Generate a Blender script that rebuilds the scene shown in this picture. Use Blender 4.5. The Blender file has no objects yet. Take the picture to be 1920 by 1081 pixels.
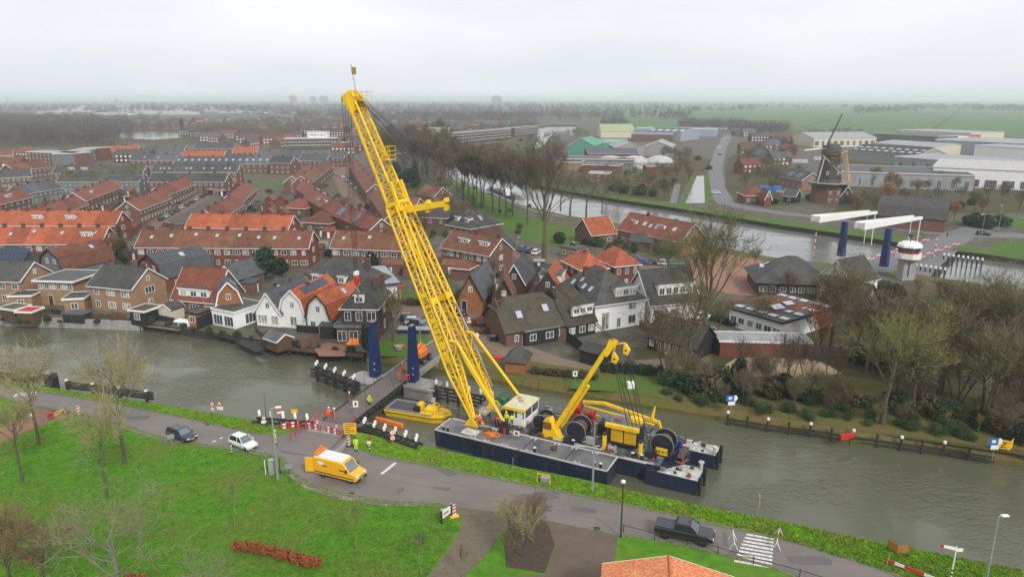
import bpy,math,random
import numpy as np
from mathutils import Vector,Matrix
random.seed(7)
R = math.radians
sc = bpy.context.scene
col = sc.collection

# ------------------------------------------------------------------ camera, sky, sun, exposure
F,H,VH,CY,CX = 1330.0,42.0,184.0,540.5,960.0      # focal length in photo pixels, drone height, horizon row
PITCH = math.atan((CY - VH) / F)
cp,sp = math.cos(PITCH),math.sin(PITCH)
cam = bpy.data.objects.new('camera',bpy.data.cameras.new('camera'))
col.objects.link(cam)
cam.location = (0,0,H)
cam.rotation_euler = (math.pi / 2 - PITCH,0,R(-0.05))
cam.data.sensor_width = 36.0
cam.data.lens = 36.0 * F / 1920.0
cam.data.clip_start = 0.5
cam.data.clip_end = 40000
sc.camera = cam

world = bpy.data.worlds.new('World')
sc.world = world
world.use_nodes = True
nt = world.node_tree
nt.nodes.clear()
SUN_EL,SUN_ROT = R(38),R(150)
sky = nt.nodes.new('ShaderNodeTexSky')
sky.sky_type = 'NISHITA'
sky.sun_disc = False
sky.sun_elevation = SUN_EL
sky.sun_rotation = SUN_ROT
sky.dust_density = 4.0
sky.air_density = 1.2
hs = nt.nodes.new('ShaderNodeHueSaturation')
hs.inputs['Saturation'].default_value = 0.10
nt.links.new(sky.outputs[0],hs.inputs['Color'])
# thick even cloud deck over the clear sky: soft large-scale mottling only
tc = nt.nodes.new('ShaderNodeTexCoord')
mp = nt.nodes.new('ShaderNodeMapping')
mp.inputs['Scale'].default_value = (1.2,1.2,5.0)
nz = nt.nodes.new('ShaderNodeTexNoise')
nz.inputs['Scale'].default_value = 1.6
nz.inputs['Detail'].default_value = 4
nz.inputs['Roughness'].default_value = 0.5
cr = nt.nodes.new('ShaderNodeValToRGB')
cr.color_ramp.elements[0].position = 0.34
cr.color_ramp.elements[0].color = (6.1,6.45,6.95,1)
cr.color_ramp.elements[1].position = 0.66
cr.color_ramp.elements[1].color = (7.45,7.6,7.8,1)
mx = nt.nodes.new('ShaderNodeMix')
mx.data_type = 'RGBA'
mx.inputs[0].default_value = 0.88
bg = nt.nodes.new('ShaderNodeBackground')
bg.inputs['Strength'].default_value = 0.081
wo = nt.nodes.new('ShaderNodeOutputWorld')
L = nt.links.new
L(tc.outputs['Generated'],mp.inputs[0]); L(mp.outputs[0],nz.inputs['Vector']); L(nz.outputs[0],cr.inputs[0])
L(hs.outputs[0],mx.inputs[6]); L(cr.outputs[0],mx.inputs[7]); L(mx.outputs[2],bg.inputs['Color']); L(bg.outputs[0],wo.inputs['Surface'])

sd = bpy.data.lights.new('sun','SUN')
sd.energy = 1.5
sd.angle = R(11)
sd.color = (1.0,0.96,0.90)
sun = bpy.data.objects.new('sun',sd)
col.objects.link(sun)
sun.rotation_euler = (math.pi / 2 - SUN_EL,0,math.pi - SUN_ROT)

sc.view_settings.view_transform = 'Standard'
sc.view_settings.look = 'None'
sc.view_settings.gamma = 1
sc.view_settings.exposure = 0.79
sc.view_settings.use_curve_mapping = False
sc.cycles.use_denoising = True
sc.cycles.max_bounces = 5
sc.cycles.diffuse_bounces = 2
sc.cycles.glossy_bounces = 3
sc.cycles.transparent_max_bounces = 8
sc.cycles.volume_bounces = 4

# ------------------------------------------------------------------ photo pixel -> place
def G(u,v,z=0.0):
 """the point at height z seen at photo pixel (u, v)"""
 x,y = (u - CX) / F,-(v - CY) / F
 d = (x,cp + y * sp,-sp + y * cp)
 t = (z - H) / d[2]
 return Vector((d[0] * t,d[1] * t,z))

# ------------------------------------------------------------------ materials
MATS = {}
def mat(name,c,rough=0.8,c2=None,scale=1.0,detail=3,bump=0.0,bscale=None,metal=0.0,spec=0.4,rnd=0.0,stretch=None,contrast=0.25,coat=0.0):
 """principled surface whose colour wanders between c and c2 by noise in world space"""
 if name in MATS:
  return MATS[name]
 m = bpy.data.materials.new(name)
 m.use_nodes = True
 n = m.node_tree
 b = n.nodes['Principled BSDF']
 b.inputs['Roughness'].default_value = rough
 b.inputs['Metallic'].default_value = metal
 b.inputs['Specular IOR Level'].default_value = spec
 if coat:
  b.inputs['Coat Weight'].default_value = coat
  b.inputs['Coat Roughness'].default_value = 0.08
 out = None
 geo = n.nodes.new('ShaderNodeNewGeometry')
 vec = geo.outputs['Position']
 if stretch:
  mp_ = n.nodes.new('ShaderNodeMapping')
  mp_.inputs['Scale'].default_value = stretch
  n.links.new(vec,mp_.inputs[0])
  vec = mp_.outputs[0]
 if c2 is None:
  c2 = tuple(x * 0.72 for x in c)
 t = n.nodes.new('ShaderNodeTexNoise')
 t.inputs['Scale'].default_value = scale
 t.inputs['Detail'].default_value = detail
 t.inputs['Roughness'].default_value = 0.65
 n.links.new(vec,t.inputs['Vector'])
 r = n.nodes.new('ShaderNodeValToRGB')
 r.color_ramp.elements[0].position = 0.5 - contrast
 r.color_ramp.elements[1].position = 0.5 + contrast
 r.color_ramp.elements[0].color = (*c2,1)
 r.color_ramp.elements[1].color = (*c,1)
 n.links.new(t.outputs[0],r.inputs[0])
 out = r.outputs[0]
 if rnd:
  oi = n.nodes.new('ShaderNodeObjectInfo')
  hv = n.nodes.new('ShaderNodeHueSaturation')
  mr = n.nodes.new('ShaderNodeMapRange')
  mr.inputs['To Min'].default_value = 1 - rnd
  mr.inputs['To Max'].default_value = 1 + rnd
  n.links.new(oi.outputs['Random'],mr.inputs[0])
  n.links.new(mr.outputs[0],hv.inputs['Value'])
  n.links.new(out,hv.inputs['Color'])
  out = hv.outputs[0]
 n.links.new(out,b.inputs['Base Color'])
 if bump:
  t2 = n.nodes.new('ShaderNodeTexNoise')
  t2.inputs['Scale'].default_value = bscale or scale * 6
  t2.inputs['Detail'].default_value = 3
  n.links.new(vec,t2.inputs['Vector'])
  bp = n.nodes.new('ShaderNodeBump')
  bp.inputs['Strength'].default_value = bump
  bp.inputs['Distance'].default_value = 0.08
  n.links.new(t2.outputs[0],bp.inputs['Height'])
  n.links.new(bp.outputs[0],b.inputs['Normal'])
 MATS[name] = m
 return m

def worn(name,c,dirt,amt=.5,rough=.42,stretch=(1,1,.22),scale=1.3):
 """painted steel: faded patches and dirt or rust runs that follow the fall line"""
 m = mat(name,c,rough,tuple(.8 * x for x in c),.6,5)
 n = m.node_tree; b = n.nodes['Principled BSDF']; src = b.inputs['Base Color'].links[0].from_socket
 g = n.nodes.new('ShaderNodeNewGeometry'); q = n.nodes.new('ShaderNodeMapping'); q.inputs['Scale'].default_value = stretch
 t = n.nodes.new('ShaderNodeTexNoise'); t.inputs['Scale'].default_value = scale; t.inputs['Detail'].default_value = 7; t.inputs['Roughness'].default_value = .7
 n.links.new(g.outputs['Position'],q.inputs[0]); n.links.new(q.outputs[0],t.inputs['Vector'])
 r = n.nodes.new('ShaderNodeValToRGB'); r.color_ramp.elements[0].position = .52; r.color_ramp.elements[0].color = (0,0,0,1); r.color_ramp.elements[1].position = .72; r.color_ramp.elements[1].color = (amt,amt,amt,1)
 n.links.new(t.outputs[0],r.inputs[0])
 x = n.nodes.new('ShaderNodeMix'); x.data_type = 'RGBA'; x.inputs[7].default_value = (*dirt,1)
 n.links.new(r.outputs[0],x.inputs[0]); n.links.new(src,x.inputs[6]); n.links.new(x.outputs[2],b.inputs['Base Color'])
 return m

def brick_mat(name,c,mortar=(0.22,0.19,0.16)):
 return mat(name,c,0.9,tuple(0.62 * x for x in c),0.9,6,0.25,9,contrast=0.3)

def roof_mat(name,c,c2,moss=None,cs=3.2):
 """roof covering: courses follow height (bump), weather streaks and moss wander by noise"""
 m = bpy.data.materials.new(name)
 m.use_nodes = True
 n = m.node_tree
 b = n.nodes['Principled BSDF']
 b.inputs['Roughness'].default_value = 0.75
 b.inputs['Specular IOR Level'].default_value = 0.35
 geo = n.nodes.new('ShaderNodeNewGeometry')
 t = n.nodes.new('ShaderNodeTexNoise'); t.inputs['Scale'].default_value = 0.55; t.inputs['Detail'].default_value = 6; t.inputs['Roughness'].default_value = 0.7
 n.links.new(geo.outputs['Position'],t.inputs['Vector'])
 r = n.nodes.new('ShaderNodeValToRGB')
 r.color_ramp.elements[0].position = 0.36; r.color_ramp.elements[0].color = (*c2,1)
 r.color_ramp.elements[1].position = 0.62; r.color_ramp.elements[1].color = (*c,1)
 n.links.new(t.outputs[0],r.inputs[0])
 o = r.outputs[0]
 t3 = n.nodes.new('ShaderNodeTexNoise'); t3.inputs['Scale'].default_value = 4.5; t3.inputs['Detail'].default_value = 2
 n.links.new(geo.outputs['Position'],t3.inputs['Vector'])
 m3 = n.nodes.new('ShaderNodeMix'); m3.data_type = 'RGBA'; m3.blend_type = 'MULTIPLY'; m3.inputs[0].default_value = 0.55
 r3 = n.nodes.new('ShaderNodeValToRGB'); r3.color_ramp.elements[0].position = 0.38; r3.color_ramp.elements[0].color = (0.36,0.35,0.34,1); r3.color_ramp.elements[1].position = 0.6
 n.links.new(t3.outputs[0],r3.inputs[0]); n.links.new(o,m3.inputs[6]); n.links.new(r3.outputs[0],m3.inputs[7])
 o = m3.outputs[2]
 if moss:
  t2 = n.nodes.new('ShaderNodeTexNoise'); t2.inputs['Scale'].default_value = 0.35; t2.inputs['Detail'].default_value = 5
  n.links.new(geo.outputs['Position'],t2.inputs['Vector'])
  r2 = n.nodes.new('ShaderNodeValToRGB')
  r2.color_ramp.elements[0].position = 0.50; r2.color_ramp.elements[0].color = (0,0,0,1)
  r2.color_ramp.elements[1].position = 0.72; r2.color_ramp.elements[1].color = (0.8,0.8,0.8,1)
  n.links.new(t2.outputs[0],r2.inputs[0])
  x = n.nodes.new('ShaderNodeMix'); x.data_type = 'RGBA'; x.inputs[7].default_value = (*moss,1)
  n.links.new(r2.outputs[0],x.inputs[0]); n.links.new(o,x.inputs[6]); o = x.outputs[2]
 oi = n.nodes.new('ShaderNodeObjectInfo'); mr = n.nodes.new('ShaderNodeMapRange'); mr.inputs['To Min'].default_value = .74; mr.inputs['To Max'].default_value = 1.2
 hv = n.nodes.new('ShaderNodeHueSaturation'); n.links.new(oi.outputs['Random'],mr.inputs[0]); n.links.new(mr.outputs[0],hv.inputs['Value']); n.links.new(o,hv.inputs['Color'])
 n.links.new(hv.outputs[0],b.inputs['Base Color'])
 w = n.nodes.new('ShaderNodeTexWave'); w.wave_type = 'BANDS'; w.bands_direction = 'Z'; w.wave_profile = 'SAW'
 w.inputs['Scale'].default_value = cs * 0.5; w.inputs['Distortion'].default_value = 0.15
 n.links.new(geo.outputs['Position'],w.inputs['Vector'])
 bp = n.nodes.new('ShaderNodeBump'); bp.inputs['Strength'].default_value = 0.5; bp.inputs['Distance'].default_value = 0.05
 n.links.new(w.outputs[1],bp.inputs['Height']); n.links.new(bp.outputs[0],b.inputs['Normal'])
 MATS[name] = m
 return m

M = MATS
for _n,_c in dict(brick_red=(0.20,0.062,0.042),brick_brown=(0.18,0.090,0.062),brick_dark=(0.085,0.042,0.032),brick_beige=(0.36,0.22,0.125),
     brick_pink=(0.29,0.145,0.105),brick_orange=(0.34,0.135,0.06)).items():
 brick_mat(_n,_c)
mat('white_wall',(0.82,0.81,0.79),0.75,(0.70,0.69,0.66),0.6,5)
mat('cream_wall',(0.60,0.55,0.42),0.75,(0.50,0.45,0.34),0.6,5)
mat('grey_wall',(0.16,0.165,0.17),0.8,(0.12,0.12,0.125),0.8,5)
mat('black_wood',(0.022,0.022,0.024),0.7,(0.012,0.012,0.013),2.0,5)
mat('brown_wood',(0.12,0.07,0.04),0.8,(0.06,0.035,0.02),2.0,5)
mat('orange_wood',(0.40,0.19,0.05),0.7,(0.28,0.12,0.03),2.0,5)
roof_mat('roof_orange',(0.46,0.118,0.046),(0.29,0.074,0.034))
roof_mat('roof_red',(0.26,0.072,0.044),(0.155,0.048,0.034),(0.14,0.085,0.035))
roof_mat('roof_brown',(0.22,0.075,0.045),(0.13,0.050,0.034),(0.15,0.10,0.035))
roof_mat('roof_dark',(0.088,0.084,0.082),(0.050,0.048,0.048),(0.055,0.055,0.030))
roof_mat('roof_slate',(0.115,0.120,0.132),(0.075,0.080,0.090))
roof_mat('roof_thatch',(0.098,0.078,0.054),(0.056,0.046,0.034),(0.06,0.065,0.03))
roof_mat('roof_moss',(0.10,0.09,0.065),(0.06,0.055,0.045),(0.12,0.125,0.05))
mat('roof_flat',(0.075,0.077,0.082),0.6,(0.045,0.047,0.05),0.5,5)
mat('roof_flat_light',(0.34,0.345,0.35),0.6,(0.22,0.22,0.225),0.3,5)
mat('trim_white',(0.78,0.77,0.74),0.5,(0.66,0.65,0.62),1.5)
mat('trim_dark',(0.03,0.032,0.035),0.5)
mat('concrete',(0.34,0.33,0.31),0.85,(0.22,0.21,0.195),0.8,6,0.2)
mat('zinc',(0.36,0.38,0.40),0.4,metal=0.6)
mat('solar',(0.022,0.035,0.075),0.18,(0.015,0.024,0.055),0.4,spec=0.7)
mat('skylight_glass',(0.42,0.46,0.50),0.08,(0.34,0.38,0.42),0.5,spec=0.9)
mat('awning_red',(0.45,0.03,0.02),0.7)
mat('chimney_brick',(0.13,0.062,0.045),0.9,(0.07,0.04,0.03),2.0)

def glass(name,c=(0.035,0.042,0.048),rough=0.06):
 m = mat(name,c,rough,tuple(2.2 * x for x in c),0.45,1,spec=0.8,contrast=0.1)
 return m
glass('glass')
mat('curtain',(0.42,0.41,0.38),0.15,(0.16,0.16,0.155),0.7,1,spec=0.7,contrast=0.08)

# ------------------------------------------------------------------ mesh collecting
class MB:
 """collects shapes; build() links them as one mesh object"""
 def __init__(s):
  s.v,s.f,s.m,s.cur = [],[],[],0
 def add(s,vs,fs):
  o = len(s.v)
  s.v.extend(tuple(p) for p in vs)
  s.f.extend(tuple(o + i for i in f) for f in fs)
  s.m.extend([s.cur] * len(fs))
  return s
 def box(s,x0,x1,y0,y1,z0,z1):
  return s.hexa([(x0,y0,z0),(x1,y0,z0),(x1,y1,z0),(x0,y1,z0),(x0,y0,z1),(x1,y0,z1),(x1,y1,z1),(x0,y1,z1)])
 def hexa(s,p):
  return s.add(p,[(3,2,1,0),(4,5,6,7),(0,1,5,4),(1,2,6,5),(2,3,7,6),(3,0,4,7)])
 def cbox(s,x0,x1,y0,y1,z0,z1,c):
  """box with its four upright corners and top edge chamfered by c"""
  def ring(e,z):
   a,b,d,g = x0 + e,x1 - e,y0 + e,y1 - e
   return [(a + c,d,z),(b - c,d,z),(b,d + c,z),(b,g - c,z),(b - c,g,z),(a + c,g,z),(a,g - c,z),(a,d + c,z)]
  return s.loft([ring(0,z0),ring(0,z1 - c),ring(c * .8,z1)],caps=True)
 def loft(s,rings,caps=True,closed=True):
  n = len(rings[0]); vs = [p for r in rings for p in r]; fs = []
  for k in range(len(rings) - 1):
   for i in range(n if closed else n - 1):
    j = (i + 1) % n
    fs.append((k * n + i,k * n + j,(k + 1) * n + j,(k + 1) * n + i))
  if caps:
   fs.append(tuple(range(n - 1,-1,-1))); fs.append(tuple((len(rings) - 1) * n + i for i in range(n)))
  return s.add(vs,fs)
 def bar(s,a,b,w,h=None):
  """square bar from a to b"""
  return s.tube([a,b],w * 0.7071 if h is None else w * .7071,4)
 def tube(s,pts,r,n=6,caps=True):
  pts = [Vector(p) for p in pts]
  rs = r if isinstance(r,(list,tuple)) else [r] * len(pts)
  rings = []; prev = None
  for i,p in enumerate(pts):
   d = (pts[min(i + 1,len(pts) - 1)] - pts[max(i - 1,0)])
   if d.length < 1e-9: d = Vector((0,0,1))
   d.normalize()
   if prev is None:
    a = d.cross(Vector((0,0,1)))
    if a.length < 1e-3: a = d.cross(Vector((1,0,0)))
    a.normalize()
   else:
    a = prev - d * prev.dot(d)
    a.normalize()
   prev = a
   b = d.cross(a)
   off = math.pi / n
   rings.append([p + (a * math.cos(off + 2 * math.pi * k / n) + b * math.sin(off + 2 * math.pi * k / n)) * rs[i] for k in range(n)])
  return s.loft(rings,caps)
 def lathe(s,prof,n=12,c=(0,0,0),axis='z'):
  rings = []
  for r,z in prof:
   ring = []
   for k in range(n):
    a = 2 * math.pi * (k + .5) / n
    p = (r * math.cos(a),r * math.sin(a),z)
    if axis == 'x': p = (p[2],p[0],p[1])
    if axis == 'y': p = (p[1],p[2],p[0])
    ring.append((c[0] + p[0],c[1] + p[1],c[2] + p[2]))
   rings.append(ring)
  return s.loft(rings)
 def prism(s,poly,z0,z1):
  """upright prism over a 2-D outline"""
  return s.loft([[(x,y,z0) for x,y in poly],[(x,y,z1) for x,y in poly]])
 def extr(s,poly,y0,y1):
  """outline in x-z pushed along y"""
  return s.loft([[(x,y0,z) for x,z in poly],[(x,y1,z) for x,z in poly]])
 def ball(s,c,r,n=8,m=5):
  rx,ry,rz = r if isinstance(r,(tuple,list)) else (r,r,r)
  rings = []
  for i in range(m + 1):
   a = -math.pi / 2 + math.pi * i / m
   q = max(math.cos(a),0.02)
   rings.append([(c[0] + rx * q * math.cos(2 * math.pi * k / n),c[1] + ry * q * math.sin(2 * math.pi * k / n),c[2] + rz * math.sin(a)) for k in range(n)])
  return s.loft(rings)
 def quad(s,a,b,c,d):
  return s.add([a,b,c,d],[(0,1,2,3)])
 def mesh(s,name,mats):
  me = bpy.data.meshes.new(name)
  me.from_pydata([tuple(p) for p in s.v],[],s.f)
  for x in (mats if isinstance(mats,(list,tuple)) else [mats]):
   me.materials.append(MATS[x] if isinstance(x,str) else x)
  if max(s.m,default=0):
   me.polygons.foreach_set('material_index',s.m)
  return me
 def build(s,name,mats,parent=None,loc=None,rz=0.0,smooth=False):
  me = s.mesh(name,mats)
  if smooth:
   me.polygons.foreach_set('use_smooth',[True] * len(me.polygons))
  return link(name,me,parent,loc,rz)

def link(name,me,parent=None,loc=None,rz=0.0):
 o = bpy.data.objects.new(name,me)
 col.objects.link(o)
 if parent: o.parent = parent
 if loc is not None: o.location = loc
 if rz: o.rotation_euler = (0,0,rz)
 return o

def tag(o,label=None,cat=None,group=None,kind=None):
 if label: o['label'] = label
 if cat: o['category'] = cat
 if group: o['group'] = group
 if kind: o['kind'] = kind
 return o

def thing(name,label,cat,loc=(0,0,0),rz=0.0,group=None):
 o = bpy.data.objects.new(name,None)
 o.empty_display_size = 0.3
 col.objects.link(o)
 o.location = loc
 o.rotation_euler = (0,0,rz)
 return tag(o,label,cat,group)

def copy_tree(o,parent=None):
 c = o.copy()
 col.objects.link(c)
 c.parent = parent
 for ch in o.children:
  copy_tree(ch,c)
 return c

def place_copy(proto,loc,rz=0.0,s=1.0,label=None,group=None,used=set()):
 """the first call moves the prototype itself, later ones copy it"""
 if proto.as_pointer() in used:
  o = copy_tree(proto)
 else:
  used.add(proto.as_pointer()); o = proto
 o.location = loc; o.rotation_euler = (0,0,rz)
 o.scale = s if isinstance(s,(tuple,list)) else (s,s,s)
 if label: o['label'] = label
 if group: o['group'] = group
 return o

def repaint(o,old,new):
 """give this copy its own colour: object-level slots, mesh data stays shared"""
 for q in [o] + list(o.children_recursive):
  if q.type == 'MESH':
   for i,ms in enumerate(q.material_slots):
    if q.data.materials[i] and q.data.materials[i].name == old:
     ms.link = 'OBJECT'
     ms.material = MATS[new]

def sheet(name,pts,z,m,kind='structure',px=True,label=None):
 """flat ground sheet from photo pixels (or metres)"""
 import bmesh
 bm = bmesh.new()
 vs = [bm.verts.new(G(u,v,0) * 1 + Vector((0,0,z)) if px else (u,v,z)) for u,v in pts]
 f = bm.faces.new(vs)
 f.normal_update()
 if f.normal.z < 0: f.normal_flip()
 bmesh.ops.triangulate(bm,faces=[f],ngon_method='EAR_CLIP')
 me = bpy.data.meshes.new(name)
 bm.to_mesh(me); bm.free()
 me.materials.append(MATS[m])
 o = link(name,me)
 o['kind'] = kind
 if label: o['label'] = label
 return o

def strip_pts(pts,w):
 """left and right offsets of a polyline of metres"""
 Ls,Rs = [],[]
 for i,p in enumerate(pts):
  a = Vector(pts[max(i - 1,0)][:2]); b = Vector(pts[min(i + 1,len(pts) - 1)][:2])
  d = (b - a).normalized(); n = Vector((-d.y,d.x))
  ww = w[i] if isinstance(w,(list,tuple)) else w
  q = Vector(p[:2])
  Ls.append(q + n * ww / 2); Rs.append(q - n * ww / 2)
 return Ls,Rs

def path_sheet(name,px,w,z,m,label=None,dens=1):
 pts = [G(u,v) for u,v in px]
 Ls,Rs = strip_pts(pts,w)
 b = MB()
 for i in range(len(pts) - 1):
  b.quad((*Rs[i],z),(*Rs[i + 1],z),(*Ls[i + 1],z),(*Ls[i],z))
 o = b.build(name,m)
 o['kind'] = 'structure'
 if label: o['label'] = label
 return o
# ------------------------------------------------------------------ ground, water, roads
def grass_mat(name,a,b,c,sc1=0.12,sc2=1.4):
 m = bpy.data.materials.new(name); m.use_nodes = True
 n = m.node_tree; p = n.nodes['Principled BSDF']; p.inputs['Roughness'].default_value = 0.9; p.inputs['Specular IOR Level'].default_value = 0.15
 g = n.nodes.new('ShaderNodeNewGeometry')
 def noise(s,d=5):
  t = n.nodes.new('ShaderNodeTexNoise'); t.inputs['Scale'].default_value = s; t.inputs['Detail'].default_value = d; t.inputs['Roughness'].default_value = 0.65
  n.links.new(g.outputs['Position'],t.inputs['Vector']); return t.outputs[0]
 r = n.nodes.new('ShaderNodeValToRGB'); n.links.new(noise(sc2),r.inputs[0])
 r.color_ramp.elements[0].position = .33; r.color_ramp.elements[0].color = (*b,1); r.color_ramp.elements[1].position = .62; r.color_ramp.elements[1].color = (*a,1)
 r2 = n.nodes.new('ShaderNodeValToRGB'); n.links.new(noise(sc1,7),r2.inputs[0])
 r2.color_ramp.elements[0].position = .46; r2.color_ramp.elements[0].color = (0,0,0,1); r2.color_ramp.elements[1].position = .68; r2.color_ramp.elements[1].color = (1,1,1,1)
 x = n.nodes.new('ShaderNodeMix'); x.data_type = 'RGBA'; x.inputs[7].default_value = (*c,1)
 n.links.new(r2.outputs[0],x.inputs[0]); n.links.new(r.outputs[0],x.inputs[6]); n.links.new(x.outputs[2],p.inputs['Base Color'])
 bp = n.nodes.new('ShaderNodeBump'); bp.inputs['Strength'].default_value = .7; bp.inputs['Distance'].default_value = .12
 n.links.new(noise(5.0,4),bp.inputs['Height']); n.links.new(bp.outputs[0],p.inputs['Normal'])
 MATS[name] = m
grass_mat('grass',(0.096,0.238,0.014),(0.058,0.160,0.012),(0.130,0.165,0.032),0.10,0.9)
grass_mat('verge_grass',(0.165,0.320,0.014),(0.090,0.205,0.012),(0.170,0.210,0.032),0.2)
grass_mat('bank_grass',(0.125,0.120,0.030),(0.085,0.085,0.028),(0.150,0.098,0.045),0.16)
grass_mat('lawn_grass',(0.070,0.155,0.018),(0.050,0.105,0.016),(0.115,0.120,0.038),0.12,0.9)
grass_mat('field_grass',(0.085,0.165,0.060),(0.070,0.135,0.050),(0.100,0.140,0.060),0.006,0.02)
grass_mat('park_ground',(0.075,0.078,0.026),(0.062,0.048,0.028),(0.105,0.072,0.042),0.08,0.5)
mat('town_ground',(0.130,0.108,0.086),0.95,(0.050,0.054,0.030),0.25,6,contrast=0.16)
mat('far_land',(0.075,0.095,0.055),0.95,(0.055,0.060,0.050),0.004,6)
mat('asphalt',(0.195,0.168,0.154),0.5,(0.140,0.120,0.110),0.13,8,0.22,14,stretch=(1,2.0,1),contrast=0.2)
mat('asphalt_grey',(0.17,0.17,0.175),0.85,(0.13,0.13,0.135),0.3,5)
mat('patch',(0.125,0.115,0.112),0.6,(0.105,0.097,0.095),1.2)
mat('damp',(0.135,0.115,0.105),0.40,(0.160,0.138,0.126),1.0,6)
mat('worn_edge',(0.30,0.245,0.20),0.8,(0.135,0.110,0.092),0.7,6,contrast=0.12)
mat('brick_paving',(0.21,0.115,0.085),0.85,(0.13,0.085,0.068),0.5,6,0.3,12)
mat('red_path',(0.29,0.145,0.095),0.85,(0.21,0.105,0.075),0.6,6)
mat('court_paving',(0.155,0.105,0.078),0.85,(0.095,0.072,0.055),0.5,7,0.4,9)
mat('gravel',(0.185,0.150,0.105),0.95,(0.105,0.085,0.060),1.6,8,0.5,20)
mat('soil',(0.085,0.062,0.045),0.95,(0.050,0.038,0.028),2.0,6,0.6)
mat('sand',(0.42,0.315,0.20),0.95,(0.33,0.24,0.15),0.5,5)
mat('mud',(0.235,0.170,0.120),0.95,(0.13,0.098,0.072),0.35,6)
mat('paint_white',(0.72,0.70,0.67),0.7,(0.40,0.38,0.36),3.0,4,contrast=0.15)
mat('bank_edge',(0.045,0.040,0.032),0.95,(0.022,0.020,0.017),1.2,5)
mat('timber_dark',(0.038,0.036,0.033),0.85,(0.018,0.017,0.016),2.5,5)

# --- water with wind ripples
wm = bpy.data.materials.new('canal_water'); wm.use_nodes = True
n = wm.node_tree; b = n.nodes['Principled BSDF']
b.inputs['Base Color'].default_value = (0.092,0.094,0.060,1)
b.inputs['Roughness'].default_value = 0.06
b.inputs['IOR'].default_value = 1.5
b.inputs['Specular IOR Level'].default_value = 0.5
g = n.nodes.new('ShaderNodeNewGeometry')
def wnoise(scale,rot,st,det=3):
 q = n.nodes.new('ShaderNodeMapping'); q.inputs['Rotation'].default_value = (0,0,R(rot)); q.inputs['Scale'].default_value = st
 t = n.nodes.new('ShaderNodeTexNoise'); t.inputs['Scale'].default_value = scale; t.inputs['Detail'].default_value = det; t.inputs['Roughness'].default_value = .6
 n.links.new(g.outputs['Position'],q.inputs[0]); n.links.new(q.outputs[0],t.inputs['Vector']); return t.outputs[0]
a1 = wnoise(0.6,25,(1,2.2,1)); a2 = wnoise(2.2,-10,(1,1.8,1)); a3 = wnoise(0.07,10,(1,1.6,1),5)
m1 = n.nodes.new('ShaderNodeMath'); m1.operation = 'MULTIPLY'; m1.inputs[1].default_value = .45; n.links.new(a2,m1.inputs[0])
m2 = n.nodes.new('ShaderNodeMath'); m2.operation = 'ADD'; n.links.new(a1,m2.inputs[0]); n.links.new(m1.outputs[0],m2.inputs[1])
rm = n.nodes.new('ShaderNodeMapRange'); rm.inputs['From Min'].default_value = .40; rm.inputs['From Max'].default_value = .62; rm.inputs['To Min'].default_value = .03; rm.inputs['To Max'].default_value = .62
n.links.new(a3,rm.inputs[0])
bp = n.nodes.new('ShaderNodeBump'); bp.inputs['Distance'].default_value = .38
n.links.new(rm.outputs[0],bp.inputs['Strength']); n.links.new(m2.outputs[0],bp.inputs['Height']); n.links.new(bp.outputs[0],b.inputs['Normal'])
MATS['canal_water'] = wm
cw_ = wm.copy(); cw_.name = 'calm_water'; MATS['calm_water'] = cw_
for q_ in cw_.node_tree.nodes:
 if q_.type == 'MAP_RANGE': q_.inputs['To Min'].default_value = .01; q_.inputs['To Max'].default_value = .16
 if q_.type == 'BSDF_PRINCIPLED': q_.inputs['Base Color'].default_value = (.15,.155,.14,1); q_.inputs['Roughness'].default_value = .1; q_.inputs['IOR'].default_value = 1.7
WZ = -1.5
far = 20000.0
o = MB().quad((-far,-80,WZ),(far,-80,WZ),(far,far,WZ),(-far,far,WZ)).build('canal_water','canal_water')
tag(o,'grey green canal water rippled by wind',kind='structure')

def land(name,pts,m,edges):
 """flat land with upright banks down into the water along the listed edges"""
 import bmesh
 o = sheet(name,pts,0.0,m,px=False)
 b = MB()
 for k in range(edges[0],edges[1]):
  p,q = pts[k],pts[k + 1]
  b.quad((p[0],p[1],0),(q[0],q[1],0),(q[0],q[1],WZ - .3),(p[0],p[1],WZ - .3))
 e = b.build('bank','bank_edge',o)
 return o
NEAR = [(-400,215),(-140,124)] + [tuple(G(u,v)[:2]) for u,v in ((0,711),(140,732),(287,755),(480,787),(570,797),(655,806),(755,826),(855,848),(960,872),(1085,896),(1210,925),(1335,951),(1440,971),(1565,997),(1690,1023),(1815,1048),(1920,1068))] + [(75,42.5),(160,8)]
land('ground_south',NEAR + [(160,-80),(-400,-80)],'grass',(0,len(NEAR) - 1))
FARB = [(-900,150),(-180,139),(-102,135),(-72.8,131.7),(-55.6,125.3),(-38.3,118.3),(-24.5,114.3),(-12.3,110.4),(3.3,102.6),(22.3,94.9),(32.6,90.9),(44.4,84.9),(63,79.2),(115,62),(330,-5)]
S_bank = [tuple(G(u,v)[:2]) for u,v in ((2350,640),(2100,585),(1920,545),(1760,520),(1640,502),(1540,492),(1477,486),(1435,480),(1381,469),(1341,462),(1290,450),(1220,433),(1160,419),(1109,411),(1064,404),(1020,394),(973,382),(909,362),(864,346),(836,332),(818,316),(818,300),(838,288),(862,280),(887,274),(949,267),(990,257),(1006,248),(1004,239),(1030,235),(1080,234.5))]
N_bank = [tuple(G(u,v)[:2]) for u,v in ((2350,570),(2100,522),(1920,487),(1850,477),(1750,465),(1650,449),(1556,435),(1446,419),(1337,401),(1249,387),(1153,373),(1064,358),(1000,345),(960,330),(930,314),(918,300),(928,288),(950,280),(985,271),(1015,263),(1045,257),(1078,254),(1085,248),(1075,243),(1085,240))]
sheet('river_water',S_bank + N_bank[::-1],WZ + .03,'calm_water',px=False)
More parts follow.
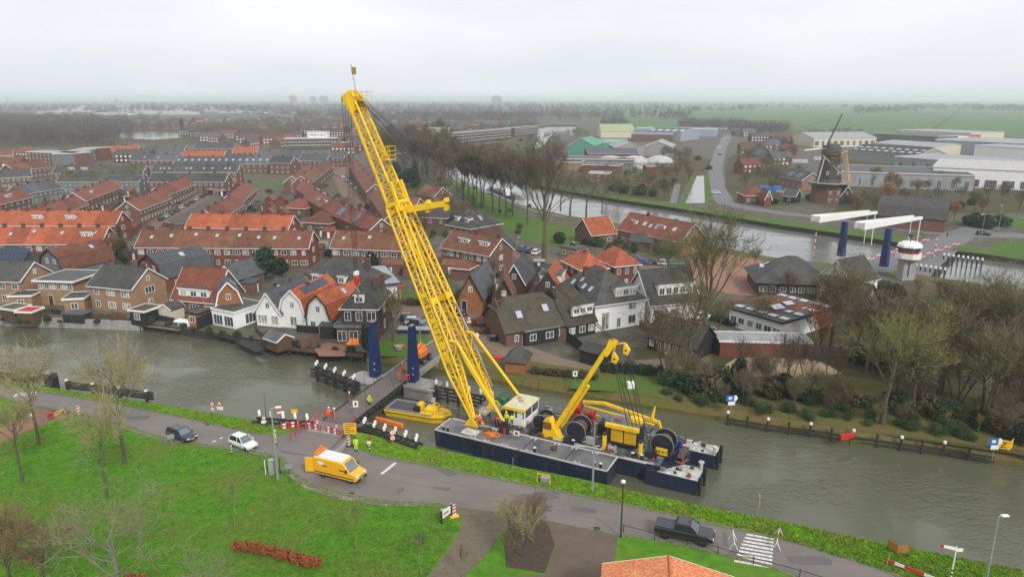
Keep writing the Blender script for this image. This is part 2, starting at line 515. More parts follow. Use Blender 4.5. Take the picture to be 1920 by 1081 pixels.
pts = FARB + [(420,40)] + S_bank + N_bank[::-1] + [(700,120),(far,-3000),(far,far),(-far,far),(-far,160)]
land('ground_town',pts,'town_ground',(0,len(FARB) - 1))
b = MB()
ring = S_bank + N_bank[::-1]
for k in range(len(ring) - 1):
 p,q = ring[k],ring[k + 1]
 b.quad((p[0],p[1],0),(q[0],q[1],0),(q[0],q[1],WZ - .3),(p[0],p[1],WZ - .3))
e = b.build('bank','bank_edge',bpy.data.objects['ground_town'])

# sloping grass down to the water along both banks of the near canal
for nm,line,sgn,m in (('canal_bank',NEAR[2:19],1,'verge_grass'),('canal_bank',FARB[6:14],-1,'bank_grass')):
 b = MB()
 for k in range(len(line) - 1):
  p,q = Vector(line[k]),Vector(line[k + 1]); d = (q - p).normalized(); nn = Vector((-d.y,d.x)) * sgn
  b.quad((p.x,p.y,.005),(q.x,q.y,.005),(q.x + nn.x * .9,q.y + nn.y * .9,-1.0),(p.x + nn.x * .9,p.y + nn.y * .9,-1.0))
  b.quad((p.x + nn.x * .9,p.y + nn.y * .9,-1.0),(q.x + nn.x * .9,q.y + nn.y * .9,-1.0),(q.x + nn.x * .92,q.y + nn.y * .92,-1.8),(p.x + nn.x * .92,p.y + nn.y * .92,-1.8))
 o = b.build(nm,m); o['kind'] = 'structure'
# --- near road and its side paths
ROAD_TOP = [(-320,668),(-120,700),(0,720),(100,737),(225,757),(350,782),(480,812),(530,815),(562,804),(590,780),(700,792),(668,802),(652,822),(664,838),(695,850),(755,863),(855,881),(960,902),(1085,927),(1210,953),(1335,981),(1440,1004),(1490,1015),(1615,1051),(1690,1081),(1850,1150)]
ROAD_BOT = [(1600,1150),(1540,1098),(1440,1060),(1335,1033),(1225,1010),(1160,1002),(1010,972),(960,962),(862,950),(830,945),(730,941),(655,928),(587,911),(545,884),(530,858),(480,847),(425,839),(325,826),(232,797),(150,776),(62,760),(0,741),(-120,722),(-320,690)]
tag(sheet('road',ROAD_TOP + ROAD_BOT,0.012,'asphalt'),'wet brownish asphalt road along the canal')
tag(sheet('cycle_path',[(62,762),(150,777),(130,780),(75,797),(0,830),(-160,905),(-160,860),(0,802),(60,772)],0.016,'red_path'))
tag(sheet('driveway',[(830,946),(960,963),(1010,973),(960,983),(940,1000),(905,1050),(872,1081),(820,1150),(740,1150),(802,1081),(850,1020),(867,986),(862,956)],0.016,'gravel'))
tag(sheet('courtyard',[(1010,973),(1160,1003),(1152,1050),(1120,1150),(880,1150),(930,1081),(1024,1076),(1042,1024),(1030,990)],0.0165,'court_paving'))
tag(sheet('planting_bed',[(945,1000),(975,968),(1005,966),(1030,985),(1041,1022),(1022,1074),(950,1062)],0.03,'soil'))
# worn muddy shoulders with a shape of their own
tag(sheet('road_shoulder',[(545,884),(587,911),(655,928),(730,941),(830,946),(800,948),(720,948),(640,936),(575,916),(540,890)],0.022,'worn_edge'))
tag(sheet('road_shoulder',[(150,774),(232,793),(325,820),(350,830),(325,831),(232,802),(150,780)],0.022,'worn_edge'))
tag(sheet('road_patch',[(818,878),(836,875),(858,889),(842,893)],0.018,'patch'))
tag(sheet('road_patch',[(742,920),(755,912),(760,918),(748,926)],0.018,'patch'))
for k,(u,v,s_) in enumerate(((470,838,1.6),(560,846,2.2),(600,862,1.2),(900,925,1.5),(1010,930,2.4),(1095,955,1.4),(1200,985,1.8),(260,782,1.6),(1390,1035,1.2),(705,905,1.4),(830,915,1.0),(1520,1050,2.0))):
 p = G(u,v); a_ = R(-20 + (k * 37) % 30)
 sheet('road_patch',[(p.x + (x * math.cos(a_) - y * math.sin(a_)) * s_,p.y + (x * math.sin(a_) + y * math.cos(a_)) * s_) for x,y in ((-1,-.3),(-.2,-.38),(.9,-.3),(1.05,.1),(.8,.36),(-.4,.3),(-1.05,.22))],.017,'patch' if k % 3 else 'damp',px=False)
for u,v in ((735,858),(1000,908),(1290,970),(660,925),(1120,990),(390,795)):
 p = G(u,v); sheet('drain_cover',[(p.x - .3,p.y - .3),(p.x + .3,p.y - .3),(p.x + .3,p.y + .3),(p.x - .3,p.y + .3)],.021,'trim_dark',px=False)
for off in (0,14):
 path_sheet('tyre_track',[(560,868 - off * .4),(690,890 - off),(860,922 - off),(1010,948 - off),(1180,985 - off),(1360,1022 - off)],.35,.0145,'damp')
mat('ragged_edge',(0.185,0.160,0.120),0.85,(0.075,0.130,0.020),2.6,8,0.4,9,contrast=0.06)
path_sheet('road_edge',ROAD_TOP[14:26],.55,.034,'ragged_edge'); path_sheet('road_edge',ROAD_TOP[1:8],.5,.034,'ragged_edge'); path_sheet('road_edge',ROAD_BOT[9:22],.7,.026,'ragged_edge'); path_sheet('road_edge',ROAD_BOT[0:6],.45,.026,'ragged_edge')
# painted markings: stop bars, give-way dashes, zebra blocks, edge dashes
def px_bar(name,a,b_,w,z=0.02,m='paint_white',parent=None):
 p,q = G(*a),G(*b_); d = (q - p).normalized(); nn = Vector((-d.y,d.x,0)) * w / 2
 bb = MB().quad(p - nn + Vector((0,0,z)),q - nn + Vector((0,0,z)),q + nn + Vector((0,0,z)),p + nn + Vector((0,0,z)))
 o = bb.build(name,m); o['kind'] = 'structure'; return o
px_bar('road_marking',(716,888),(743,867),0.42)
px_bar('road_marking',(400,828),(406,825),0.3); px_bar('road_marking',(413,822),(419,819),0.3)
for k in range(9):
 t = k / 8
 a = (1387 - 10 * t + (1392 - 1387) * t,1003 + t * 52)
 px_bar('zebra_bar',(1400 - 22 * t,1001 + 50 * t),(1452 - 4 * t,1010 + 53 * t),0.33)
for k in range(7):
 t = k / 6.
 px_bar('zebra_bar',(70 - 6 * k,733 + .6 * k + 0),(64 - 6 * k,741 + .3 * k),0.3)
for (a,b_) in [((1015,964),(1055,973)),((1072,977),(1125,987)),((975,906),(1015,913)),((1032,924),(1080,935)),((1340,984),(1365,989)),((545,823),(575,812))]:
 px_bar('edge_dash',a,b_,0.10,m='worn_edge')
# verges beside the water (a lighter, longer grass)
tag(sheet('verge',[(0,713),(140,734),(287,757),(480,789),(560,799),(545,806),(500,813),(480,811),(350,781),(225,756),(100,736),(0,719)],0.025,'verge_grass'))
edge = [NEAR[i] for i in range(7,20)]
low = [G(*p) for p in ROAD_TOP[14:25]]
sheet('verge',[(p[0] - .0,p[1] - .1) for p in edge] + [(p.x,p.y) for p in low[::-1]],0.03,'verge_grass',px=False)

# --- town ground: streets, lawns, fields, banks
path_sheet('street',[(700,585),(760,582),(850,585),(930,588),(975,566),(1010,548),(1050,542)],7,0.02,'brick_paving')
path_sheet('street',[(862,640),(880,610),(900,585)],6.5,0.024,'brick_paving')
path_sheet('street',[(862,650),(905,640),(960,650),(1040,680),(1110,700)],5,0.028,'mud')
tag(sheet('building_site',[(880,655),(900,612),(940,600),(945,640),(1010,660),(1130,690),(1120,706),(1000,694),(905,678)],0.022,'mud'))
path_sheet('street',[(900,455),(980,480),(1060,495),(1130,500),(1210,500),(1300,508)],7.5,0.02,'brick_paving')
tag(sheet('square',[(1290,480),(1335,465),(1400,478),(1480,500),(1520,530),(1440,555),(1370,552),(1300,530)],0.026,'red_path'))
path_sheet('street',[(258,436),(300,410),(345,388),(385,366),(405,352),(450,342)],8,0.02,'brick_paving')
path_sheet('street',[(628,292),(634,310),(645,335),(665,365),(700,395),(750,425)],11,0.02,'brick_paving')
path_sheet('street',[(610,470),(700,475),(830,478),(900,480)],6,0.021,'brick_paving')
path_sheet('street',[(0,478),(140,478),(240,480),(262,520),(370,545)],5,0.02,'brick_paving')
path_sheet('road',[(1368,252),(1352,280),(1343,315),(1345,352),(1362,380),(1400,390),(1470,400),(1560,410),(1700,430),(1800,440),(1930,442)],[9,9,8,8,8,8,7,6,7,9,9],0.03,'asphalt_grey')
path_sheet('road',[(1700,520),(1730,492),(1770,462),(1800,440),(1850,425),(1960,408)],9,0.034,'asphalt_grey')
path_sheet('footpath',[(1272,345),(1266,370),(1262,382)],3,0.03,'asphalt_grey')
# field sheets and canal banks
tag(sheet('field',[(1190,236),(1300,247),(1420,244),(1500,252),(1700,248),(1920,258),(2400,285),(2400,187.6),(1500,187.6),(1000,187.6),(1000,200),(1100,224)],0.05,'field_grass'))
tag(sheet('far_land',[(-500,232),(300,226),(700,240),(900,236),(1000,224),(1000,187.6),(-500,187.6)],0.05,'far_land'))
for side,w,sgn,m in ((N_bank,9,-1,'lawn_grass'),(S_bank,6,1,'bank_grass')):
 Ls,Rs = strip_pts(side,2 * w); out = Rs if sgn < 0 else Ls
 bb = MB()
 for k in range(len(side) - 1):
  p,q = side[k],side[k + 1]
  bb.quad((p[0],p[1],.04),(q[0],q[1],.04),(*out[k + 1],.044),(*out[k],.044))
 o = bb.build('canal_bank',m); o['kind'] = 'structure'
tag(sheet('lawn',[(985,405),(960,385),(900,355),(850,335),(838,345),(870,372),(930,420),(1000,455),(1090,470),(1120,440),(1060,425)],0.05,'lawn_grass'))
path_sheet('footpath',[(838,318),(860,336),(930,365),(1000,395),(1060,408)],2.4,0.056,'asphalt_grey')
tag(sheet('lawn',[(690,665),(700,640),(790,625),(815,640),(800,668),(720,668)],0.03,'lawn_grass'))
tag(sheet('lawn',[(735,560),(740,545),(790,548),(800,562)],0.03,'lawn_grass'))
tag(sheet('lawn',[(470,345),(480,338),(560,338),(568,350)],0.03,'lawn_grass'))
for pl_ in ([(1240,300),(1300,290),(1335,300),(1325,325),(1296,332),(1270,380),(1180,372),(1130,355),(1200,345)],[(1362,300),(1400,280),(1470,300),(1500,345),(1480,385),(1400,384),(1362,360)],[(1590,350),(1680,345),(1760,352),(1930,360),(1930,400),(1800,400),(1700,420),(1560,404)],[(1560,296),(1700,300),(1720,312),(1600,318)],[(940,250),(1010,262),(1000,300),(1060,330),(1130,352),(1060,350),(980,330),(930,300)],[(0,262),(240,262),(240,300),(60,300),(0,320)],[(240,244),(480,240),(480,266),(350,272),(240,268)]):
 sheet('rough_grass',pl_,.012,'park_ground')
sheet('rough_grass',[(742,300),(790,330),(850,378),(905,425),(880,445),(800,440),(765,400),(735,350)],.012,'park_ground')
tag(sheet('lawn',[(1780,412),(1830,402),(1930,410),(1920,428),(1850,420)],0.05,'lawn_grass'))
tag(sheet('lawn',[(1850,470),(1880,450),(1990,462),(2000,492)],0.056,'lawn_grass'))
for k,(u0,v0,u1,v1) in enumerate(((1000,214,1950,222),(1150,206,1950,210),(1400,226,1950,236),(1250,199,1950,202),(1500,240,1620,206),(1750,243,1800,207),(1320,236,1420,208))):
 path_sheet('field_ditch',[(u0,v0),(u1,v1)],5 + k % 3,.07 + .004 * k,'park_ground')
# far bank of the near canal: rough grass strip, park ground, sand yard
fb = [Vector((*p,0)) for p in FARB[7:14]]
sheet('canal_bank',[(p.x,p.y + .15) for p in fb] + [(p.x + 2.2,p.y + 6.5) for p in fb[::-1]],0.034,'bank_grass',px=False)
tag(sheet('park_ground',[(1190,650),(1330,640),(1420,600),(1560,580),(1700,530),(1800,545),(1990,560),(2300,800),(1990,868),(1900,850),(1700,822),(1500,788),(1300,752),(1200,735)],0.028,'park_ground'))
tag(sheet('sand_yard',[(1335,700),(1380,672),(1480,664),(1545,680),(1580,700),(1520,708),(1400,706)],0.04,'sand'))
tag(sheet('lawn',[(1500,712),(1570,702),(1640,712),(1705,735),(1690,752),(1600,738),(1540,735)],0.042,'bank_grass'))
tag(sheet('lawn',[(1075,712),(1150,705),(1240,702),(1260,720),(1240,740),(1160,735),(1070,728)],0.045,'lawn_grass'))
tag(sheet('lawn',[(1745,590),(1790,575),(1850,590),(1830,612),(1780,615)],0.042,'lawn_grass'))
tag(sheet('garden_path',[(1190,675),(1330,668),(1340,690),(1200,692)],0.044,'mud'))
tag(sheet('garden_pond',[(1803,710),(1850,702),(1880,720),(1860,735),(1815,724)],0.05,'canal_water'))
tag(sheet('lake',[(222,251),(280,247),(343,250),(345,258),(290,262),(225,259)],0.1,'calm_water'))
tag(sheet('ditch_water',[(1308,330),(1321,330),(1323,381),(1286,381)],0.06,'calm_water'))
tag(sheet('lawn',[(1275,385),(1296,335),(1306,330),(1284,385)],0.05,'lawn_grass'))
tag(sheet('lawn',[(1324,382),(1323,330),(1330,322),(1337,382)],0.05,'lawn_grass'))
# ------------------------------------------------------------------ houses
roof_mat('roof_near',(0.66,0.240,0.105),(0.57,0.190,0.080),None,6.5)
mat('blue_paint',(0.012,0.035,0.16),0.4,(0.008,0.022,0.10),0.8)
UNIT = {}
def win_unit(w,h,kind,frame):
 """shared window meshes: a frame with glazing bars, and a pane; far ones carry both in one mesh"""
 key = (round(w,2),round(h,2),kind,frame)
 if key in UNIT: return UNIT[key]
 t = 0.09
 b = MB()
 b.box(-w/2,w/2,-.07,.02,-h/2,-h/2 + t); b.box(-w/2,w/2,-.07,.02,h/2 - t,h/2)
 b.box(-w/2,-w/2 + t,-.068,.02,-h/2 + t,h/2 - t); b.box(w/2 - t,w/2,-.068,.02,-h/2 + t,h/2 - t)
 nb = 0 if w < .8 else (1 if w < 1.9 else (2 if w < 2.8 else int(w / .9)))
 for i in range(nb):
  x = -w/2 + w * (i + 1) / (nb + 1)
  b.box(x - .04,x + .04,-.066,.02,-h/2 + t,h/2 - t)
 p = MB().box(-w/2 + t*.5,w/2 - t*.5,-.035,-.005,-h/2 + t*.5,h/2 - t*.5)
 if kind == 'far':
  b.cur = 1; b.box(-w/2 + t*.5,w/2 - t*.5,-.035,-.005,-h/2 + t*.5,h/2 - t*.5)
  UNIT[key] = (b.mesh('window',[frame,'glass']),None)
 else:
  UNIT[key] = (b.mesh('window',frame),[p.mesh('pane','glass'),p.mesh('pane','curtain')])
 return UNIT[key]

def window(parent,x,y,z,rz,w=1.3,h=1.25,far=False,frame='trim_white'):
 f,p = win_unit(w,h,'far' if far else 'near',frame)
 o = link('window',f,parent,(x,y,z),rz)
 if p:
  link('pane',p[0 if random.random() < .62 else 1],o)
 return o

def door(parent,x,y,z,rz,w=1.0,h=2.1,m='trim_dark'):
 key = ('door',w,h,m)
 if key not in UNIT:
  b = MB().box(-w/2 - .08,w/2 + .08,-.03,.02,0,h + .08); b.cur = 1; b.box(-w/2,w/2,-.06,-.03,.02,h)
  UNIT[key] = b.mesh('door',['trim_white',m])
 return link('door',UNIT[key],parent,(x,y,z),rz)

NH = [0]; FOOT = []
def house(label,org,ang,w,d,he,rise,kind='gx',wall='brick_red',roof='roof_red',trim='trim_white',over=0.35,front=None,right=None,left=None,
   upper=None,chim=(),dormers=(),sky=(),solar=(),far=False,name='house',cat='house',group=None,win=(1.3,1.25),rows=None,doors=(),gable_win=True,bands=(),wins=(),segs=1):
 """kind: gx ridge along the front, gy gable to the front, hip, pyr, mx / my gambrel, flat, half (hipped ends).
 local frame: x along the front 0..w, y from the front 0 to the back d"""
 t = thing(name,label,cat,(org[0],org[1],0),ang,group)
 hz = he + rise
 FOOT.append((org[0],org[1],math.cos(ang),math.sin(ang),w,d))
 b = MB()
 b.box(0,w,0,d,-0.3,he)
 gw = MB()
 def tri_wall(bb,pts,n):
  pass
 if kind in ('gx','half'):
  b.extr([(0,he),(d / 2,hz),(d,he)],0,0) if False else None
  for x in (0.0,w):
   x0,x1 = (x,x + .2) if x == 0 else (x - .2,x)
   b.add([(x0,0,he),(x0,d,he),(x0,d/2,hz - .05),(x1,0,he),(x1,d,he),(x1,d/2,hz - .05)],[(0,1,2),(5,4,3),(0,3,4,1),(1,4,5,2),(2,5,3,0)])
 elif kind == 'gy':
  for y in (0.0,d):
   y0,y1 = (y,y + .2) if y == 0 else (y - .2,y)
   b.add([(0,y0,he),(w,y0,he),(w/2,y0,hz - .05),(0,y1,he),(w,y1,he),(w/2,y1,hz - .05)],[(2,1,0),(3,4,5),(0,1,4,3),(1,2,5,4),(2,0,3,5)])
 elif kind in ('mx','my'):
  s = d if kind == 'mx' else w
  prof = [(0,he),(s * .13,he + rise * .58),(s / 2,hz - .05),(s * .87,he + rise * .58),(s,he)]
  lim = w if kind == 'mx' else d
  for q in (0.0,lim):
   q0,q1 = (q,q + .2) if q == 0 else (q - .2,q)
   if kind == 'my': b.extr(prof,q0,q1)
   else: b.loft([[(q0,y,z) for y,z in prof],[(q1,y,z) for y,z in prof]])
 b.build('wall',wall,t)
 # --- roof slabs
 th = 0.16
 r = MB(); o = over
 def slab(p0,p1,p2,p3):
  p = [Vector(x) for x in (p0,p1,p2,p3)]
  nn = (p[1] - p[0]).cross(p[3] - p[0]).normalized()
  if nn.z < 0: nn = -nn
  r.hexa([q - nn * .02 for q in p] + [q + nn * th for q in p])
 slopes = {}
 def slope(key,p0,p1,p2,p3):
  """p0-p1 along the eave, p3-p2 along the top"""
  slab(p0,p1,p2,p3)
  a,bb,c,dd = [Vector(x) for x in (p0,p1,p2,p3)]
  slopes[key] = (a,(bb - a).normalized(),((dd + c) / 2 - (a + bb) / 2),(bb - a).length)
 dz = lambda run: o * rise / run
 if kind == 'gx':
  z0 = he - dz(d / 2)
  slope('F',(-o,-o,z0),(w + o,-o,z0),(w + o,d/2,hz),(-o,d/2,hz))
  slope('B',(w + o,d + o,z0),(-o,d + o,z0),(-o,d/2,hz),(w + o,d/2,hz))
 elif kind == 'gy':
  z0 = he - dz(w / 2)
  slope('L',(-o,d + o,z0),(-o,-o,z0),(w/2,-o,hz),(w/2,d + o,hz))
  slope('R',(w + o,-o,z0),(w + o,d + o,z0),(w/2,d + o,hz),(w/2,-o,hz))
 elif kind in ('hip','pyr','half'):
  k = min(w,d) / 2
  if kind == 'pyr': k = w / 2
  if kind == 'half': k = min(w,d) * .22
  z0 = he - o * rise / (d / 2)
  zr = hz
  if kind == 'half':
   zm = he + rise * .55; ym = d / 2 * .55
   r.add([(-o,-o,z0),(w + o,-o,z0),(w + o,ym,zm),(w - k,d/2,zr),(k,d/2,zr),(-o,ym,zm)],[(0,1,2,3,4,5)])
   r.add([(w + o,d + o,z0),(-o,d + o,z0),(-o,d - ym,zm),(k,d/2,zr),(w - k,d/2,zr),(w + o,d - ym,zm)],[(0,1,2,3,4,5)])
   r.add([(w + o,ym,zm),(w + o,d - ym,zm),(w - k,d/2,zr)],[(0,1,2)])
   r.add([(-o,d - ym,zm),(-o,ym,zm),(k,d/2,zr)],[(0,1,2)])
  else:
   A_,B_,C_,D_ = (-o,-o,z0),(w + o,-o,z0),(w + o,d + o,z0),(-o,d + o,z0)
   if w >= d: E_,F_ = (k,d/2,zr),(w - k,d/2,zr)
   else: E_,F_ = (w/2,k,zr),(w/2,d - k,zr)
   if w >= d: r.add([A_,B_,C_,D_,E_,F_],[(0,1,5,4),(1,2,5),(2,3,4,5),(3,0,4),(3,2,1,0)])
   else: r.add([A_,B_,C_,D_,E_,F_],[(0,1,4),(1,2,5,4),(2,3,5),(3,0,4,5),(3,2,1,0)])
  sl = Vector((0,d / 2,zr - z0))
  slopes['F'] = (Vector((-o,-o,z0)),Vector((1,0,0)),Vector((0,(d/2 if w >= d else k) + o,zr - z0)),w + 2 * o)
  slopes['R'] = (Vector((w + o,-o,z0)),Vector((0,1,0)),Vector((-(k if w >= d else w/2) - o,0,zr - z0)),d + 2 * o)
  slopes['L'] = (Vector((-o,d + o,z0)),Vector((0,-1,0)),Vector(((k if w >= d else w/2) + o,0,zr - z0)),d + 2 * o)
 elif kind in ('mx','my'):
  s,l = (d,w) if kind == 'mx' else (w,d)
  pr = [(-.25,he - .35),(s * .13 - .02,he + rise * .58),(s / 2,hz)]
  def pt(a,q,z): return (a,q,z) if kind == 'mx' else (q,a,z)
  for sgn in (0,1):
   f = (lambda q: q) if sgn == 0 else (lambda q: s - q)
   for (q0,z0),(q1,z1),key in ((pr[0],pr[1],'lower'),(pr[1],pr[2],'upper')):
    nm = {('mx',0): 'F',('mx',1): 'B',('my',0): 'L',('my',1): 'R'}[(kind,sgn)]
    if kind == 'mx' and sgn == 0: a0,a1 = -o,l + o
    elif kind == 'mx': a0,a1 = l + o,-o
    elif sgn == 0: a0,a1 = l + o,-o
    else: a0,a1 = -o,l + o
    slope(nm + ('l' if key == 'lower' else ''),pt(a0,f(q0),z0),pt(a1,f(q0),z0),pt(a1,f(q1),z1),pt(a0,f(q1),z1))
 else:   # flat with a raised rim
  r.box(-o,w + o,-o,d + o,he,he + .22)
  slopes['F'] = (Vector((-o,-o,he + .2)),Vector((1,0,0)),Vector((0,d + 2 * o,0.001)),w + 2 * o)
 if segs > 1 and kind == 'gx':      # one roof section for each house of the row, tones differ
  z0 = he - dz(d / 2); cuts = [-o] + [w * i / segs for i in range(1,segs)] + [w + o]
  for i in range(segs):
   r = MB(); x0,x1 = cuts[i],cuts[i + 1]
   slab((x0,-o,z0),(x1,-o,z0),(x1,d/2,hz),(x0,d/2,hz)); slab((x1,d + o,z0),(x0,d + o,z0),(x0,d/2,hz),(x1,d/2,hz))
   ro = r.build('roof',roof,t)
   if i: MB().tube([(w * i / segs,-.06,.1),(w * i / segs,-.06,he - .1)],.06,5).build('downpipe','zinc',t)
 else:
  ro = r.build('roof',roof,t)
 if kind in ('gx','gy') and rise > 1.2:
  rp0,rp1 = ((-o,d/2,hz + .16),(w + o,d/2,hz + .16)) if kind == 'gx' else ((w/2,-o,hz + .16),(w/2,d + o,hz + .16))
  MB().tube([rp0,rp1],.13,5).build('ridge',roof,t)
 if kind == 'half':
  ro.modifiers.new('thick','SOLIDIFY').thickness = .18
 # --- trim: gutters, bargeboards, rims
 if trim:
  g = MB()
  if kind == 'gx':
   z0 = he - dz(d / 2)
   g.box(-o,w + o,-o - .14,-o + .02,z0 - .1,z0 + .06)
   for x in (-o,w + o):
    for y0 in (-o,d + o):
     g.tube([(x,y0,z0 + .02),(x,d/2,hz + .02)],.15,4)
  elif kind == 'gy':
   z0 = he - dz(w / 2)
   for y in (-o,d + o):
    for x0 in (-o,w + o):
     g.tube([(x0,y,z0 + .02),(w/2,y,hz + .02)],.15,4)
  elif kind == 'my':
   for f in (lambda q: q,lambda q: w - q):
    g.tube([(f(-.25),-o,he - .35),(f(w * .13 - .02),-o,he + rise * .58),(f(w/2),-o,hz)],.19,4)
  elif kind == 'mx':
   for x in (-o,w + o):
    for f in (lambda q: q,lambda q: d - q):
     g.tube([(x,f(-.25),he - .35),(x,f(d * .13 - .02),he + rise * .58),(x,f(d/2),hz)],.17,4)
  elif kind == 'flat':
   for (x0,x1,y0,y1) in ((-o - .06,w + o + .06,-o - .08,-o),(-o - .06,w + o + .06,d + o,d + o + .08),(-o - .08,-o,-o,d + o),(w + o,w + o + .08,-o,d + o)):
    g.box(x0,x1,y0,y1,he - .06,he + .34)
  else:
   z0 = he - o * rise / (d / 2)
   g.box(-o,w + o,-o - .12,-o + .03,z0 - .12,z0 + .05); g.box(w + o - .03,w + o + .12,-o,d + o,z0 - .12,z0 + .05)
   g.box(-o - .12,-o + .03,-o,d + o,z0 - .12,z0 + .05)
  g.build('bargeboard' if kind[0] in 'gm' else 'gutter',trim,t)
 # --- windows
 if rows is None:
  rows = [1.45] + ([4.05] if he > 4.6 else []) + ([6.7] if he > 7.6 else [])
 ww,wh = win
 def wall_windows(n,length,place):
  if not n: return
  for z in rows:
   for i in range(n):
    a = length * (i + .5) / n + random.uniform(-.12,.12)
    k = random.random()
    sw = ww * (1.0 if k < .62 else (.62 if k < .82 else 1.25)) if not far else ww * (1.0 if k < .6 else .6)
    sw = min(sw,length / n * .8)
    place(a,z,round(sw,1),wh if k < .75 or z > 3 else wh)
 fr = 'trim_white'
 wall_windows(front or 0,w,lambda a,z,sw,sh: window(t,a,0,z,0,sw,sh,far))
 wall_windows(right or 0,d,lambda a,z,sw,sh: window(t,w,a,z,math.pi/2,sw,sh,far))
 wall_windows(left or 0,d,lambda a,z,sw,sh: window(t,0,d - a,z,-math.pi/2,sw,sh,far))
 for (sd_,fa_,z_,w_,h_) in wins:
  if sd_ == 'F': window(t,fa_ * w,0,z_,0,w_,h_,far)
  elif sd_ == 'R': window(t,w,fa_ * d,z_,math.pi/2,w_,h_,far)
  else: window(t,0,d - fa_ * d,z_,-math.pi/2,w_,h_,far)
 if gable_win:
  if kind == 'gx' and rise > 2.4 and right is not None: window(t,w,d/2,he + rise * .35,math.pi/2,.8,1.1,far)
  if kind == 'gx' and rise > 2.4 and left is not None: window(t,0,d/2,he + rise * .35,-math.pi/2,.8,1.1,far)
  if kind == 'gy': window(t,w/2,0,he + rise * .32,0,.9,1.15,far)
  if kind == 'my':
   for q in ((.5,) if w < 6.5 else (.34,.66)): window(t,w * q,0,he + rise * .36,0,.9,1.2,far)
  if kind == 'mx' and right is not None:
   for q in (.36,.64): window(t,w,d * q,he + rise * .34,math.pi/2,.9,1.2,far)
 for dd in doors:
  side,a = dd[0],dd[1]; dm = dd[2] if len(dd) > 2 else 'trim_dark'
  if side == 'F': door(t,a * w,0,0,0,m=dm)
  elif side == 'R': door(t,w,a * d,0,math.pi/2,m=dm)
  else: door(t,0,a * d,0,-math.pi/2,m=dm)
 # --- chimneys (fractions along w, d)
 def roof_z(x,y):
  if kind in ('gx',): return hz - abs(y - d/2) / (d/2) * rise
  if kind == 'gy': return hz - abs(x - w/2) / (w/2) * rise
  return hz - .8 if kind != 'flat' else he
 for ch in chim:
  cx,cy = ch[0] * w,ch[1] * d
  z0 = roof_z(cx,cy)
  key = ('chim',far)
  if key not in UNIT:
   bb = MB().box(-.42,.42,-.32,.32,-1.0,.95); bb.box(-.48,.48,-.38,.38,.95,1.06)
   if not far:
    bb.cur = 1
    for q in (-.2,.2): bb.lathe([(.11,1.04),(.09,1.38)],6,(q,0,0))
   UNIT[key] = bb.mesh('chimney',['chimney_brick','brick_orange'])
  link('chimney',UNIT[key],t,(cx,cy,z0))
 # --- things on the roof slopes: (slope, along 0..1, up 0..1, width m, height m)
 def on_slope(key,fa,fu,wd,ht,thick,nm,m):
  a,al,up,ln = slopes[key]
  ul = up.length; un = up / ul; nn = al.cross(un).normalized()
  if nn.z < 0: nn = -nn
  c = a + al * (fa * ln) + un * (fu * ul)
  p = [c - al * wd/2 - un * ht/2,c + al * wd/2 - un * ht/2,c + al * wd/2 + un * ht/2,c - al * wd/2 + un * ht/2]
  bb = MB().hexa([q + nn * (th - .04) for q in p] + [q + nn * (th + thick) for q in p])
  return bb.build(nm,m,t)
 for s_ in sky:
  k,fa,fu = s_[:3]; wd,ht = s_[3:5] if len(s_) > 3 else (.8,1.1)
  fr_ = on_slope(k,fa,fu,wd + .16,ht + .16,.07,'skylight','zinc')
  a_ = on_slope(k,fa,fu,wd,ht,.09,'pane','skylight_glass'); a_.parent = fr_
 for s_ in solar:
  k,fa,fu,nx,ny = s_
  a,al,up,ln = slopes[k]
  for i in range(nx):
   for j in range(ny):
    on_slope(k,fa + (i - (nx - 1) / 2) * 1.06 / ln,fu + (j - (ny - 1) / 2) * 1.68 / up.length,1.0,1.6,.10,'solar_panel','solar')
 # --- box dormers: (slope, along, width, height, up fraction of their sill, wall material, n windows)
 for s_ in dormers:
  k,fa,wd,ht,fu,dm,nw = s_
  a,al,up,ln = slopes[k]
  c = a + al * (fa * ln) + up * fu
  hor = Vector((up.x,up.y,0)); run = hor.length; hor.normalize()
  dep = ht / max(up.z,.5) * run + .35
  dep = min(dep,run * (1 - fu) + .6)
  rzd = math.atan2(-hor.x,hor.y)
  dd = MB().box(-wd/2,wd/2,.15,dep,-.2,ht)
  q = dd.build('dormer',dm,t,c,rzd)
  MB().box(-wd/2 - .18,wd/2 + .18,-.02,dep + .1,ht,ht + .16).build('dormer_roof','roof_flat' if dm != 'roofed' else roof,q)
  MB().box(-wd/2 - .2,wd/2 + .2,-.08,-.02,ht - .06,ht + .18).build('fascia','trim_white',q)
  for i in range(nw):
   window(q,-wd/2 + wd * (i + .5) / nw,.15,ht * .5,0,round(min(wd / nw * .82,1.5),1),round(ht * .62,1),far)
 for z in bands:      # gallery parapets
  MB().box(-.1,w + .1,-1.3,-1.1,z - .5,z + .55).box(-.1,w + .1,-1.1,.05,z - .5,z - .38).build('gallery','concrete',t)
 NH[0] += 1
 t['he'] = he
 return t

